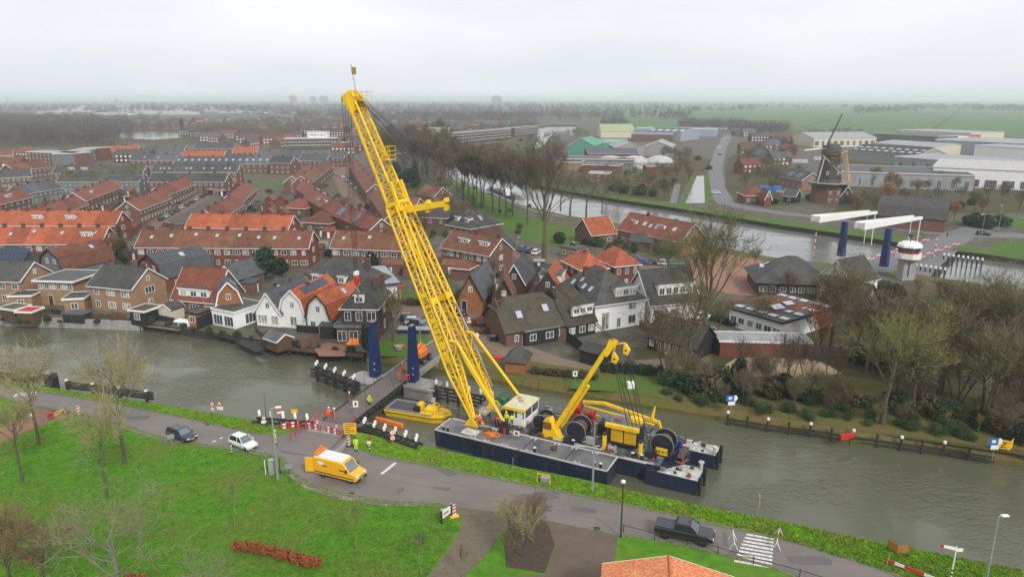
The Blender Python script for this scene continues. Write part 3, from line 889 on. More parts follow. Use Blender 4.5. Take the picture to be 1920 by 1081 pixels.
def free(p,r):
 for (x,y,c,s,w,d) in FOOT:
  dx,dy = p.x - x,p.y - y; a,b = dx * c + dy * s,-dx * s + dy * c
  if -r < a < w + r and -r < b < d + r: return False
 return True
def eave(A,B,he):
 """house frame from the two ends of its front eave line, read off the photo at height he"""
 a,b = G(*A,he),G(*B,he)
 v = b - a
 return a,math.atan2(v.y,v.x),math.hypot(v.x,v.y)
def hs_(label,A,B,d,he,rise,kind='gx',*a,**k):
 o,ang,w = eave(A,B,he)
 return house(label,o,ang,w,d,he,rise,kind,*a,**k)
def ridge_row(label,A,B,wid,he,rise,**k):
 """row from its ridge line: A near end, B far end"""
 a,b = G(*A,he + rise),G(*B,he + rise)
 v = b - a; ang = math.atan2(v.y,v.x)
 nrm = Vector((-math.sin(ang),math.cos(ang),0))
 o = a - nrm * wid / 2
 return house(label,o,ang,math.hypot(v.x,v.y),wid,he,rise,'gx',**k)
def annex(parent_label,A,B,d,he,wall,roof='roof_flat',trim='trim_white',nm='shed',lab=None,cat='shed',front=0,kind='flat',rise=0.5,**k):
 return hs_(lab,A,B,d,he,rise,kind,wall,roof,trim,over=.2,front=front,name=nm,cat=cat,gable_win=False,**k)
def inrow(n,fr=(.5,)):
 return [((i + .5) / n,f) for i in range(n) for f in fr]

# ---- waterfront houses on the far bank, from the left
hs_('beige brick house with dark gable roof beside the house with ribbon windows',(-70,522),(38,526),8.5,5.3,3.0,'gx','brick_beige','roof_dark',front=5,right=0,chim=[(.3,.5)])
annex('',(18,556),(60,555),4,2.7,'brick_beige',lab='beige single storey annex with flat dark roof beside rust shed',front=1)
hs_('beige brick house with ribbon windows under a flat white-edged roof',(72,526),(137,528),8.5,5.2,0.3,'flat','brick_beige','roof_flat',over=.7,front=6,rows=[4.1],win=(1.35,1.3),doors=[('F',.3,'brick_dark'),('F',.85,'glass')])
hs_('large beige brick house with dark gable roof and three upper windows',(168,533),(247,541),9.0,5.3,3.2,'gx','brick_beige','roof_dark',front=3,right=1,chim=[(.93,.5)],win=(2.0,1.4))
annex('',(120,562),(158,560),5,2.8,'brick_beige',lab='beige annex with white edged flat roof beside large beige house',front=1)
annex('',(0,578),(28,582),3.2,2.2,'brown_wood','roof_moss','trim_white',lab='low shed with rust coloured mossy flat roof by the water')
annex('',(32,585),(60,586),3,2.1,'brown_wood','awning_red','trim_white',lab='small shed with bright red flat roof by the water')
annex('',(118,589),(156,591),2.6,1.3,'timber_dark','roof_flat',None,lab='low garden pavilion with dark roof at the quay')
annex('',(244,582),(272,585),4,2.5,'black_wood','roof_moss','trim_white',lab='black garden shed with mossy green sloping roof',front=1,kind='flat')
annex('',(298,578),(322,581),3.2,2.3,'cream_wall','roof_dark','trim_white',lab='small cream garden shed with dark gable roof',kind='gy',rise=1.0)
hs_('pink brick house with red roof and long white dormer',(326,556),(403,563),8.6,3.6,5.2,'gx','brick_pink','roof_red',over=.45,front=3,right=0,dormers=[('F',.5,7.2,1.8,.10,'trim_white',3)],win=(1.7,1.8),rows=[1.6])
hs_('house with white gambrel gable edged in white and brick attic',(407,574),(455,569),12,3.2,4.6,'my','brick_orange','roof_slate',front=0,sky=[('R',.3,.45,.9,1.2)],chim=[(.5,.75)])
hs_('white cube extension with glass doors at the waterside',(398,579),(440,587),7.5,3.1,.2,'flat','white_wall','roof_flat',front=2,win=(2.6,2.0),rows=[1.3],right=1,name='extension',cat='extension',over=.1)
annex('',(352,586),(372,589),3,2.6,'orange_wood','roof_flat','trim_dark',lab='orange timber cabin with white window at the quay',front=1)
hs_('narrow white house with dark roof full of solar panels',(481,581),(527,585),13,3.0,3.6,'gy','white_wall','roof_slate',front=2,rows=[1.35],win=(1.6,1.7),over=.4,solar=[('R',.55,.5,8,2)])
hs_('white gambrel house with orange roof and a row of solar panels',(527,584),(573,588),13,3.0,4.4,'my','white_wall','roof_orange',front=1,rows=[1.35],win=(2.2,1.9),solar=[('R',.5,.55,8,1)],chim=[(.55,.4)])
hs_('white gambrel house with black edging and bright orange roof',(577,591),(620,597),12,3.2,4.2,'my','white_wall','roof_orange','trim_dark',front=2,rows=[1.5],win=(1.1,1.6),doors=[('F',.85)],sky=[('R',.55,.5)])
hs_('tall dark brown brick house with hipped roof and balcony doors',(641,576),(707,577),11,6.2,4.0,'hip','brick_dark','roof_dark',front=3,right=1,rows=[1.6,4.6],win=(1.25,1.7),dormers=[('F',.5,1.7,1.5,.2,'trim_white',1)],chim=[(.8,.5),(.9,.7)])
hs_('brown brick garden extension with glazed doors and green edged roof',(632,612),(696,612),4.5,3.2,.2,'flat','brick_brown','roof_flat','zinc',front=3,rows=[1.5],win=(1.7,1.9),name='extension',cat='extension')
annex('',(600,612),(628,612),4,2.3,'timber_dark','roof_flat',None,lab='low dark shed between brick extension and white house')
annex('',(498,632),(520,640),3.2,1.7,'brown_wood','roof_slate','trim_white',lab='garden shed with slate roof edged in white below narrow white house',kind='gx',rise=.9)
# ---- second line behind the waterfront
hs_('black house with roof covered in solar panels',(-40,500),(52,500),9,3.4,4.2,'hip','black_wood','roof_dark',front=4,rows=[1.5],solar=[('F',.5,.5,9,3)])
hs_('grey gambrel house with red brown roof',(78,499),(120,505),13,3.3,4.6,'my','grey_wall','roof_brown','trim_dark',front=2,rows=[1.5],sky=[('R',.7,.4)])
hs_('red brick gambrel house with slate roof beside the terrace',(262,508),(308,520),12,3.4,4.6,'my','brick_red','roof_slate','trim_dark',front=3,rows=[1.6],right=2,sky=[('R',.55,.5,1,1.3)],win=(.9,1.5))
hs_('small brown gabled shed with slate roof behind pink house',(410,520),(442,524),9,2.8,3.0,'gy','brick_brown','roof_slate','trim_white',rows=[1.3],front=1)
hs_('wide house with black hipped roof and cream cornice',(556,529),(690,540),11,4.6,4.4,'hip','brick_dark','roof_dark',front=7,over=.6,rows=[1.5,3.6],dormers=[('F',.28,1.6,1.6,.16,'trim_white',1),('F',.62,1.6,1.6,.16,'trim_white',1)],chim=[(.85,.5)])
hs_('white flat-roofed shop with deep blue fascia on yellow post',(690,536),(745,531),16,4.2,.4,'flat','white_wall','roof_flat_light','blue_paint' if 'blue_paint' in MATS else 'trim_dark',front=2,over=.8,sky=[('F',.35,.5,2,5),('F',.65,.5,2,5)],name='shop',cat='shop')
# ---- orange and brown terraces across the picture
def terrace(label,A,B,d,he,rise,n,wall='brick_red',roof='roof_orange',dorm=(),skyl=0,solar=(),**k):
 sk = [('F',(i + random.uniform(.3,.7)) / max(skyl,1),random.uniform(.55,.8),.7,.9) for i in range(skyl)]
 return hs_(label,A,B,d,he,rise,'gx',wall,roof,front=n * 2,right=1,segs=n,chim=inrow(n),dormers=[('F',f,3.0,1.35,.42,'trim_white',3) for f in dorm],sky=sk,solar=solar,name='terraced_houses',cat='terrace',win=(1.5,1.3),**k)
terrace('orange roofed brick terrace with one dormer and four skylights',(-60,456),(189,456),9,5.4,3.4,7,dorm=(.87,),skyl=5)
terrace('orange roofed brick terrace with two dormers behind another terrace',(-60,421),(216,422),9,5.4,3.4,7,dorm=(.46,.68))
terrace('long brick terrace with mossy brown roof behind the gambrel house',(256,462),(578,464),9,5.4,3.4,9,roof='roof_brown',skyl=8)
terrace('short brick terrace with bright orange roof beside dark conifer',(350,425),(540,429),9,5.4,3.2,5)
terrace('brick terrace with brown roof beside blue covered car',(622,463),(768,469),9,5.4,3.4,4,wall='brick_brown',roof='roof_brown',skyl=3)
hs_('brick house block with mossy orange roof and two wide dormers',(829,462),(918,478),9,5.4,3.4,'gx','brick_brown','roof_brown',front=7,right=1,dormers=[('F',.38,3.2,1.3,.42,'trim_white',4),('F',.78,3.0,1.3,.42,'trim_white',4)],chim=[(.95,.5),(.5,.5)])
hs_('small dark annexe with brown hipped roof beside the block with two dormers',(846,500),(880,503),5,2.8,1.8,'hip','brick_brown','roof_brown',name='annexe',cat='annexe')
for i,(a,b_,nm) in enumerate([((570,425),(600,425),'steep roofed outbuilding at terrace end'),((500,388),(512,388),'tiny red shed in back garden row'),((540,388),(552,388),'tiny red shed in back garden row'),((495,400),(513,400),'tiny red shed in back garden row'),
         ((520,400),(538,400),'tiny red shed in back garden row'),((498,375),(512,375),'tiny red shed in back garden row'),((520,375),(535,375),'tiny red shed in back garden row'),((497,412),(515,412),'tiny red shed in back garden row')]):
 if i: hs_(nm,a,b_,4,2.4,1.6,'gy','brick_red','roof_red',None,far=True,gable_win=False,name='garden_shed',cat='shed',group='red sheds in the back gardens')
hs_('brick hall with red hipped roof between the terraces',(530,388),(572,390),9,3.2,3.0,'hip','brick_brown','roof_red',front=2,far=True)
hs_('orange hip roofed brick house at end of short terrace',(570,415),(616,418),8,3.4,3.2,'hip','brick_brown','roof_red',front=2,far=True)
# ---- receding rows (ridge lines)
V = dict(wall='brick_brown',roof='roof_red',far=True,name='terraced_houses',cat='terrace')
def vrow(label,A,B,wid=7.6,he=5.1,rise=3.0,n=4,front=True,left=1,**k):
 kk = dict(V); kk.update(k)
 return ridge_row(label,A,B,wid,he,rise,front=n * 2,left=left,right=1,segs=n,chim=inrow(n),**kk)
vrow('red roofed terrace with tall blank gable beside the parked-car street',(238,377),(300,356),n=5)
vrow('red roofed terrace continuing behind the tall blank gable',(292,352),(348,332),n=5)
vrow('worn orange red terrace seen end-on behind two-dormer terrace',(40,400),(142,367),n=6)
vrow('red terrace with white dormers uphill of the worn orange terrace',(138,361),(208,337),n=5,dormers=[('F',.3,2.2,1.2,.4,'trim_white',2)])
vrow('grey roofed terrace with pale upper storey',(25,349),(100,338),roof='roof_slate',wall='grey_wall',n=4)
vrow('red roofed house with dormer and pale upper floor by grey terrace',(-30,368),(38,354),n=3,dormers=[('F',.5,3,1.3,.4,'trim_white',2)])
vrow('red roofed terrace opening the street behind the short orange terrace',(385,394),(436,367),n=4)
vrow('red terrace with white chimneys further up the brick street',(428,366),(462,340),n=4)
SOL = [('F',.35,.5,3,2),('F',.75,.5,3,2)]
vrow('red roofed row with solar panels ending in a gable by the parked cars',(716,410),(640,382),n=5,solar=[('B',.2,.5,4,2),('B',.6,.5,3,2)])
vrow('red roofed row with white dormer halfway along the parked-car street',(648,383),(588,354),n=5,solar=[('B',.4,.5,4,1)],dormers=[('B',.6,2.2,1.2,.45,'trim_white',2)])
vrow('red roofed row at the top of the parked-car street',(596,353),(572,338),n=3)
vrow('red roofed terrace with solar roofs across the parked-car street',(705,345),(668,300),n=5,solar=[('F',.4,.5,3,2),('F',.7,.5,3,2)])
vrow('brown terrace with grey roof beyond the solar roofs',(745,392),(712,352),n=4,roof='roof_brown')
# ---- dark roofed rows further back
def far_row(label,A,B,d=9,he=5.4,rise=3.2,n=6,wall='brick_brown',roof='roof_dark',**k):
 return hs_(label,A,B,d,he,rise,'gx',wall,roof,front=n * 2,right=1,segs=max(n // 2,1),chim=inrow(max(n // 2,1)),far=True,name='terraced_houses',cat='terrace',**k)
far_row('grey brick terrace with mossy roof and blue solar panels',(108,340),(262,340),wall='grey_wall',roof='roof_moss',solar=[('F',.7,.5,8,1),('F',.95,.5,4,1)],n=8)
far_row('dark roofed brick terrace at the head of the brick street',(280,340),(422,340),n=7)
far_row('long black roofed terrace with pairs of skylights',(285,322),(445,322),n=8,sky=[('F',f,.5,.8,1) for f in (.1,.14,.2,.4,.45,.6,.7,.85,.9)])
far_row('mossy roofed terrace with dormers behind the grey terrace',(100,324),(268,324),roof='roof_moss',n=7,dormers=[('F',.2,3,1.3,.4,'trim_white',2),('F',.34,3,1.3,.4,'trim_white',2)])
far_row('slate roofed block with a bright row of skylights',(328,307),(505,307),roof='roof_slate',rise=3.6,d=11,n=8,sky=[('F',(i + .5) / 14,.55,1.1,1.5) for i in range(14)])
far_row('orange roofed block standing above slate roofs',(343,293),(420,293),roof='roof_orange',n=4)
far_row('slate roofed row with skylights below the orange block',(245,300),(330,300),roof='roof_slate',n=4,sky=[('F',.3,.5),('F',.6,.5)])
far_row('broad slate roof with two gables behind the red-ended block',(270,285),(345,285),roof='roof_slate',n=4,rise=4)
far_row('orange roofed house pair next to red-ended block',(208,283),(258,283),roof='roof_orange',n=3)
far_row('slate roofs in a row behind the orange block',(365,278),(440,278),roof='roof_slate',n=4,rise=4)
far_row('orange roof beyond slate roofs near white spire',(438,285),(482,285),roof='roof_orange',n=2)
far_row('slate roofed brick row before the balcony flats',(480,295),(562,297),roof='roof_slate',n=5,rise=4)
far_row('brick house with skylight in dark roof at end of slate row',(505,305),(545,306),roof='roof_dark',n=2,he=6.5)
far_row('slate roofed brick row meeting the parked-car street',(562,300),(612,301),roof='roof_slate',n=3)
far_row('slate roofed row beside small white chapel house',(615,295),(645,296),roof='roof_slate',n=2)
far_row('dark roofed row behind the grey terrace with pale storey',(-40,335),(60,330),roof='roof_dark',n=5)
far_row('brown roofed row with white windows at edge of the wood',(30,320),(95,312),roof='roof_brown',n=4)
far_row('pale house with red roof at edge of the wood',(-40,292),(25,290),wall='cream_wall',roof='roof_red',n=3)
vrow('red brick houses stepping up beside the parked-car street',(565,330),(612,300),n=4,roof='roof_brown')
vrow('brick row with brown roofs behind street trees',(548,330),(580,308),n=3,roof='roof_brown')
hs_('curved brown flats with tall white windows',(52,285),(140,288),12,8,.3,'flat','brick_brown','roof_flat_light',front=12,far=True,rows=[1.6,4.2,6.8],win=(1.2,1.7),name='flats',cat='flats')
hs_('blue fronted wing of the curved flats',(140,288),(188,278),12,8,.3,'flat','grey_wall','roof_flat_light',front=6,far=True,rows=[1.6,4.2,6.8],name='flats',cat='flats')
hs_('red end wall of the curved flats',(189,278),(208,276),12,8.5,.3,'flat','brick_red','roof_flat',far=True,name='flats',cat='flats')
hs_('white balcony flats of three storeys above slate roofs',(534,260),(632,259),14,9,.3,'flat','brick_dark','roof_flat_light',front=16,far=True,rows=[1.6,4.4,7.2],win=(2.0,1.2),bands=(3.2,6.0,8.6),name='flats',cat='flats')
hs_('white roof-top block on the balcony flats',(577,247.5),(613,247.5),10,14,.3,'flat','white_wall','roof_flat_light',front=6,far=True,rows=[11.5],win=(2.0,1.3),name='flats',cat='flats')
hs_('brick tower block with pale side among avenue trees',(796,240),(818,241),15,18,.3,'flat','concrete','roof_flat',front=3,far=True,rows=[2,5,8,11,14],name='flats',cat='flats')
hs_('low brick block with red top beside the tower block',(778,243),(800,243),14,16,.3,'flat','brick_pink','roof_flat',far=True,front=3,rows=[2,5,8,11,14],name='flats',cat='flats')
hs_('long gallery flats along the canal bend',(846,250),(958,241),12,11,.3,'flat','brick_dark','roof_flat',front=24,bands=(2.9,5.7,8.4,10.6),far=True,rows=[1.6,4.4,7.2,9.6],win=(2.4,1.3),name='flats',cat='flats')
hs_('second gallery flats receding along the canal bend',(965,240),(1010,236.5),12,10,.3,'flat','brick_dark','roof_flat',front=14,bands=(2.9,5.7,8.4),far=True,rows=[1.6,4.4,7.2],win=(2.4,1.3),name='flats',cat='flats')
# ---- houses to the right of the crane
hs_('red roofed brick house with white gable beside the grove',(738,388),(776,391),8,4.6,3.2,'gx','brick_brown','roof_red',front=4,right=1,far=True,chim=[(.5,.5)])
hs_('brown roofed house pair below the grove of bare trees',(785,362),(815,368),8,4.6,3.2,'gx','brick_brown','roof_brown',front=4,right=1,far=True)
hs_('black mansard villa with white skylights by the avenue',(838,420),(882,428),14,3.2,4.4,'hip','brick_brown','roof_dark',front=4,rows=[1.5],dormers=[('F',.3,1.6,1.5,.3,'trim_white',1),('F',.7,1.6,1.5,.3,'trim_white',1)],sky=[('R',.5,.5,1.2,2)])
hs_('dark roofed wing behind the black mansard villa',(778,405),(838,408),10,3.0,3.6,'hip','brick_brown','roof_dark',front=3,rows=[1.5],chim=[(.5,.5)])
hs_('small red brick cottage with dark gable and white bay window',(862,553),(905,556),12,3.2,4.4,'gy','brick_orange','roof_slate','trim_dark',front=0,doors=[('F',.22,'solar')],chim=[(.85,.8)])
t_ = hs_('narrow brick cottage with tall grey dormer',(927,562),(965,562),11,3.4,4.2,'gy','brick_dark','roof_brown','trim_dark',front=2,rows=[1.5],dormers=[('L',.6,3.5,2.2,.25,'trim_white',2)])
hs_('black barn roof with white verge behind narrow brick cottage',(945,528),(985,530),12,3.2,4.0,'gy','brick_dark','roof_slate','trim_white')
hs_('brick cottage with white side dormer and orange roof ridge',(1004,543),(1052,546),11,3.6,4.0,'gy','brick_dark','roof_orange','trim_dark',front=3,rows=[1.6],win=(1.0,1.6),dormers=[('L',.5,5,2.2,.2,'trim_white',3),('R',.5,5,2.2,.2,'trim_white',3)])
hs_('square brick villa with orange pyramid roof and side windows',(1092,504),(1139,500),10,5.4,2.8,'hip','brick_red','roof_orange',front=3,left=3,over=.5,doors=[('L',.5,'trim_white')],chim=[(.5,.5)],win=(.9,1.5))
hs_('square brick villa with mossy orange pyramid roof next to its twin',(1154,497),(1200,493),10,5.6,3.0,'hip','brick_red','roof_orange',front=3,left=2,over=.5,chim=[(.6,.5)],win=(.9,1.5))
hs_('thatched farmhouse with two white framed skylights',(950,620),(1064,605),11,3.0,4.6,'half','brick_brown','roof_thatch',None,over=.5,front=3,rows=[1.4],sky=[('F',.3,.45,1,1.4),('F',.72,.55,1,1.4)])
annex('',(986,622),(1048,612),5,2.7,'black_wood','roof_flat','zinc',lab='black timber box annex before the thatched farmhouse',front=2,doors=[('L',.3,'trim_white')])
hs_('thatched barn with wide white dormer beside the white mill house',(1066,608),(1118,598),12,2.8,5.4,'half','black_wood','roof_thatch',None,over=.4,dormers=[('F',.55,4.4,1.5,.30,'trim_white',3)],rows=[1.4],front=3)
hs_('large white house with grey hipped roof and white dormer',(1118,570),(1211,557),15,5.4,5.0,'hip','white_wall','roof_dark',over=.5,wins=[('F',.74,4.2,1.7,1.6),('F',.74,1.5,1.7,1.7),('F',.47,1.2,.9,1.9),('F',.2,1.9,1.7,3.4),('F',.93,2.4,.5,.5)],dormers=[('F',.62,4.6,1.7,.16,'cream_wall',3)],sky=[('L',.3,.35),('L',.42,.5),('L',.55,.35),('L',.7,.35)],chim=[(.2,.5)])
hs_('white house with white gable, black roof and glazed balcony dormer',(1222,568),(1310,560),10,4.0,5.2,'gx','white_wall','roof_dark',over=.5,front=3,left=0,rows=[1.7],dormers=[('F',.55,7.5,2.3,.22,'trim_white',5)],doors=[('F',.2,'glass')],win=(1.5,1.6))
hs_('long black timber stable with mossy roof and white window frames',(1216,628),(1306,651),7,2.5,2.8,'gx','black_wood','roof_thatch',None,over=.4,front=6,right=0,rows=[1.3],win=(.9,1.1),doors=[('F',.42,'trim_white'),('F',.85,'concrete')],gable_win=False,name='stable',cat='stable')
hs_('red tiled cottage with bright orange roof by the canal',(1111,440),(1156,436),10,3.2,4.0,'gx','brick_brown','roof_orange',front=2,right=1,rows=[1.4])
hs_('long red roofed canal barn with dormers and skylights',(1160,428),(1278,452),10,4.4,4.2,'gx','brick_pink','roof_red',front=5,right=1,dormers=[('F',.2,1.8,1.4,.4,'trim_white',2),('F',.62,2.4,1.4,.4,'trim_white',3)],sky=[('F',.35,.55,1.2,1.2),('F',.45,.5,.8,1.3),('F',.54,.5,.8,1.2),('F',.8,.55,1.2,1.2)],chim=[(.3,.5),(.7,.6)])
annex('',(1180,452),(1225,456),6,2.6,'brick_brown','roof_dark',None,lab='dark lean-to outbuilding before the red canal barn',kind='gx',rise=1.6)
annex('',(1052,462),(1082,468),5,2.7,'brick_beige','roof_flat',None,lab='small beige flat-roofed kiosk by the parking street',front=2)
hs_('dark flat-roofed school pavilion with many grey skylights',(1370,578),(1468,606),17,3.4,.3,'flat','white_wall','roof_flat','trim_dark',front=6,rows=[1.6],sky=[('F',(i % 5 + .5) / 5,(i // 5 + .5) / 4,1.6,1.4) for i in range(20)],name='pavilion',cat='pavilion')
hs_('low brown pavilion with yellow green doors and roof lights',(1455,595),(1552,580),12,3.4,1.6,'hip','brick_brown','roof_brown','trim_dark',front=7,rows=[1.5],win=(1.6,1.9),sky=[('F',.2,.5,1.2,1.6),('F',.3,.5,1.2,1.6),('F',.5,.6,2,1.2)],name='pavilion',cat='pavilion')
annex('',(1352,640),(1522,644),4.5,2.7,'brick_red','roof_flat_light','trim_white',lab='long brick shed with pale flat roof by the sand yard',nm='shed')
hs_('dark thatched restaurant with broad eaves by the lift bridge',(1425,525),(1570,530),14,3.6,4.2,'hip','brick_dark','roof_dark','trim_dark',over=.8,front=8,rows=[1.7],sky=[('F',.1,.6),('L',.4,.5)],name='restaurant',cat='restaurant')
hs_('white gable house end behind the dark restaurant',(1600,530),(1648,520),8,4.6,4.0,'gx','white_wall','roof_dark',front=3,right=1)
hs_('small pale gabled shed with steep brown roof',(1619,568),(1648,560),10,2.6,3.2,'gy','concrete','roof_thatch','trim_dark',name='shed',cat='shed')
hs_('brick shed with pyramid roof at the building site',(948,673),(986,676),4.2,2.2,1.6,'pyr','brick_orange','roof_dark',None,over=.45,name='pump_house',cat='shed')
annex('',(1088,655),(1122,664),4.0,2.2,'black_wood','roof_dark',None,lab='small black garden shed below the thatched barn',kind='gx',rise=.8)
# ---- back-garden sheds and low outbuildings between the rows
SH = []
for k_,(w_,d_,h_,kind_,wl_,rf_) in enumerate(((3.2,2.6,2.2,'g','brown_wood','roof_dark'),(4.5,3,2.4,'f','brick_brown','roof_flat'),(3.5,2.6,2.2,'g','brick_red','roof_red'),(2.6,2.4,2.2,'f','black_wood','roof_flat_light'),(5.0,3.0,2.5,'g','brick_brown','roof_brown'))):
 b = MB().box(0,w_,0,d_,-.1,h_); b.cur = 1
 if kind_ == 'f': b.box(-.15,w_ + .15,-.15,d_ + .15,h_,h_ + .15)
 else: b.add([(-.2,-.25,h_ - .1),(w_ + .2,-.25,h_ - .1),(w_ + .2,d_ + .25,h_ - .1),(-.2,d_ + .25,h_ - .1),(-.2,d_ / 2,h_ + 1.1),(w_ + .2,d_ / 2,h_ + 1.1)],[(0,1,5,4),(2,3,4,5),(1,2,5),(3,0,4),(0,3,2,1)])
 b.cur = 2; b.box(w_ * .3,w_ * .3 + .8,-.03,.01,0,1.9)
 SH.append(b.mesh('garden_shed',[wl_,rf_,'trim_white']))
SN = ['brown timber shed with dark gable roof','low brick outbuilding with flat dark roof','little red roofed brick shed','black shed with pale flat roof','brick outbuilding with brown gable roof']
rs_ = random.Random(77)
for (u0,u1,v0,v1,n_,wh) in ((0,250,470,476,9,'behind the first orange terrace'),(240,600,470,486,14,'behind the mossy roofed terrace'),(0,240,432,444,10,'between the two orange terraces'),(240,620,434,448,14,'between mossy terrace and short terrace'),(480,620,350,412,22,'in the gardens beside the red sheds'),(140,240,352,398,18,'in the gardens of the end-on terraces'),(60,140,340,380,8,'behind the grey terrace'),(640,900,484,525,16,'in the yards behind the brick street'),(360,560,536,556,6,'behind the white gables'),(400,470,345,400,10,'in the gardens of the brick street'),(900,1060,500,530,8,'behind the cottages')):
 for i in range(n_):
  p = G(rs_.uniform(u0,u1),rs_.uniform(v0,v1))
  if not free(p + Vector((1.5,1.2,0)),2.2): continue
  k_ = rs_.randrange(5); o = link('garden_shed',SH[k_],None,p,rs_.choice([0,0,R(90),R(-12)]))
  tag(o,SN[k_] + ' ' + wh,'shed','garden sheds ' + wh)
# ---- nearest roof, cut by the lower edge of the picture
a_,b_ = G(1139,1063,4.0),G(1372,1088,4.0)
ang_ = math.atan2(b_.y - a_.y,b_.x - a_.x)
wv = math.hypot(b_.x - a_.x,b_.y - a_.y)
house('near house with bright orange tiled roof edged in white beside the lawn',a_ - Vector((-math.sin(ang_),math.cos(ang_),0)) * 15,ang_,wv,15,4.0,1.3,'gy','brick_brown','roof_near','trim_white',over=.4,sky=[])
# ------------------------------------------------------------------ trees, shrubs, hedges
mat('bark',(0.105,0.078,0.055),0.95,(0.055,0.042,0.032),2.0,5)
mat('bark_green',(0.125,0.115,0.058),0.95,(0.075,0.066,0.040),2.0,5)
mat('bark_pale',(0.24,0.21,0.18),0.9,(0.13,0.11,0.095),2.0,5)
mat('twig_brown',(0.148,0.108,0.072),0.95,(0.100,0.074,0.052),0.4,rnd=.18)
mat('twig_olive',(0.165,0.150,0.064),0.95,(0.110,0.100,0.048),0.4,rnd=.15)
mat('twig_red',(0.150,0.092,0.058),0.95,(0.100,0.064,0.044),0.4,rnd=.15)
mat('twig_pale',(0.26,0.215,0.155),0.95,(0.185,0.155,0.115),0.4,rnd=.12)
mat('twig_green',(0.225,0.235,0.070),0.95,(0.150,0.155,0.052),0.4,rnd=.12)
mat('twig_gold',(0.36,0.205,0.060),0.95,(0.23,0.135,0.045),0.4,rnd=.12)
mat('twig_straw',(0.34,0.285,0.135),0.95,(0.22,0.18,0.10),0.4)
mat('twig_rust',(0.225,0.140,0.080),0.95,(0.150,0.095,0.058),0.4)
mat('twig_grey',(0.135,0.115,0.105),0.95,(0.095,0.082,0.076),0.1,rnd=.2)
mat('leaf_dark',(0.022,0.048,0.020),0.7,(0.010,0.024,0.011),0.9,3,rnd=.2)
mat('leaf_mid',(0.045,0.085,0.022),0.7,(0.022,0.045,0.014),0.9,3,rnd=.2)
mat('leaf_beech',(0.36,0.115,0.030),0.8,(0.15,0.048,0.019),3.5,3)
mat('leaf_bronze',(0.110,0.080,0.040),0.8,(0.062,0.052,0.026),1.2,3,rnd=.2)

def rnd_dir(rng,d,spread):
 a = Vector((rng.gauss(0,1),rng.gauss(0,1),rng.gauss(0,1)))
 a -= d * a.dot(d)
 if a.length < 1e-4: a = Vector((1,0,0))
 a.normalize()
 return (d * math.cos(spread) + a * math.sin(spread)).normalized()

def bare_tree(name,label,seed,h=11,trunk_h=3.2,r0=.22,spread=.62,up=.28,levels=4,kids=(7,5,4,4),twigs=2,bark='bark',twig='twig_brown',shape=1.0,tl=.9,tw=.028,stems=1,droop=0.0):
 """leafless tree: limbs as tapered tubes, outermost twigs as slim blades"""
 rng = random.Random(seed)
 T,C = MB(),MB()
 tv,tf = [],[]
 def blade(p,d,ln,w):
  s = d.cross(Vector((rng.gauss(0,1),rng.gauss(0,1),rng.gauss(0,1))))
  if s.length < 1e-4: return
  s.normalize()
  k = len(tv)
  tv.extend([p - s * w,p + s * w,p + d * ln]); tf.append((k,k + 1,k + 2))
 def grow(p,d,ln,r,lv):
  segs = 3 if lv < 2 else 2
  pts = [p]; rad = [r]; dd = d.copy()
  for i in range(segs):
   dd = rnd_dir(rng,dd,.16)
   dd = (dd + Vector((0,0,(up if lv < 3 else up * .5) - droop * lv)) * .35).normalized()
   pts.append(pts[-1] + dd * ln / segs); rad.append(r * (1 - (i + 1) / segs * .55))
  (T if lv < 2 else C).tube(pts,rad,6 if lv == 0 else (4 if lv == 1 else 3),caps=lv == 0)
  if lv >= levels - 1:
   for q in range(twigs * 3):
    f = rng.random(); k = min(int(f * segs),segs - 1)
    a = pts[k].lerp(pts[k + 1],f * segs - k)
    blade(a,rnd_dir(rng,dd,rng.uniform(.3,.8)),tl * rng.uniform(.5,1.15),tw)
   return
  nk = kids[lv]
  for q in range(nk):
   f = .35 + .65 * (q + rng.random()) / nk if lv else .25 + .75 * (q + .6) / nk
   f = min(f,.999); k = min(int(f * segs),segs - 1)
   a = pts[k].lerp(pts[k + 1],f * segs - k)
   nd = rnd_dir(rng,dd,spread * rng.uniform(.6,1.25))
   if lv == 0:
    az = q * 2.4 + rng.uniform(-.4,.4)
    nd = Vector((math.cos(az) * math.sin(spread * 1.1),math.sin(az) * math.sin(spread * 1.1),math.cos(spread * 1.1))).normalized()
   grow(a,nd,ln * rng.uniform(.55,.78) * (shape if lv == 0 else 1),r * (1 - f * .5) * .5,lv + 1)
 t = thing(name,label,'tree')
 for s in range(stems):
  az = rng.uniform(0,6.28)
  d0 = Vector((0,0,1)) if stems == 1 else Vector((math.cos(az) * .25,math.sin(az) * .25,1)).normalized()
  base = Vector((0,0,-.25)) if stems == 1 else Vector((math.cos(az) * .3,math.sin(az) * .3,-.25))
  top = base + d0 * trunk_h
  T.tube([base,base + d0 * .35,(base + top) / 2,top],[r0 * 1.45,r0 * 1.1,r0,r0 * .9],7)
  grow(top,d0,h - trunk_h - tl * .5 if levels < 3 else (h - trunk_h) * .62,r0 * .88,0)
 T.build('trunk',bark,t)
 o = len(C.v)
 C.v.extend(tuple(p) for p in tv); C.f.extend(tuple(o + i for i in f) for f in tf); C.m.extend([0] * len(tf))
 C.build('crown',twig,t)
 return t

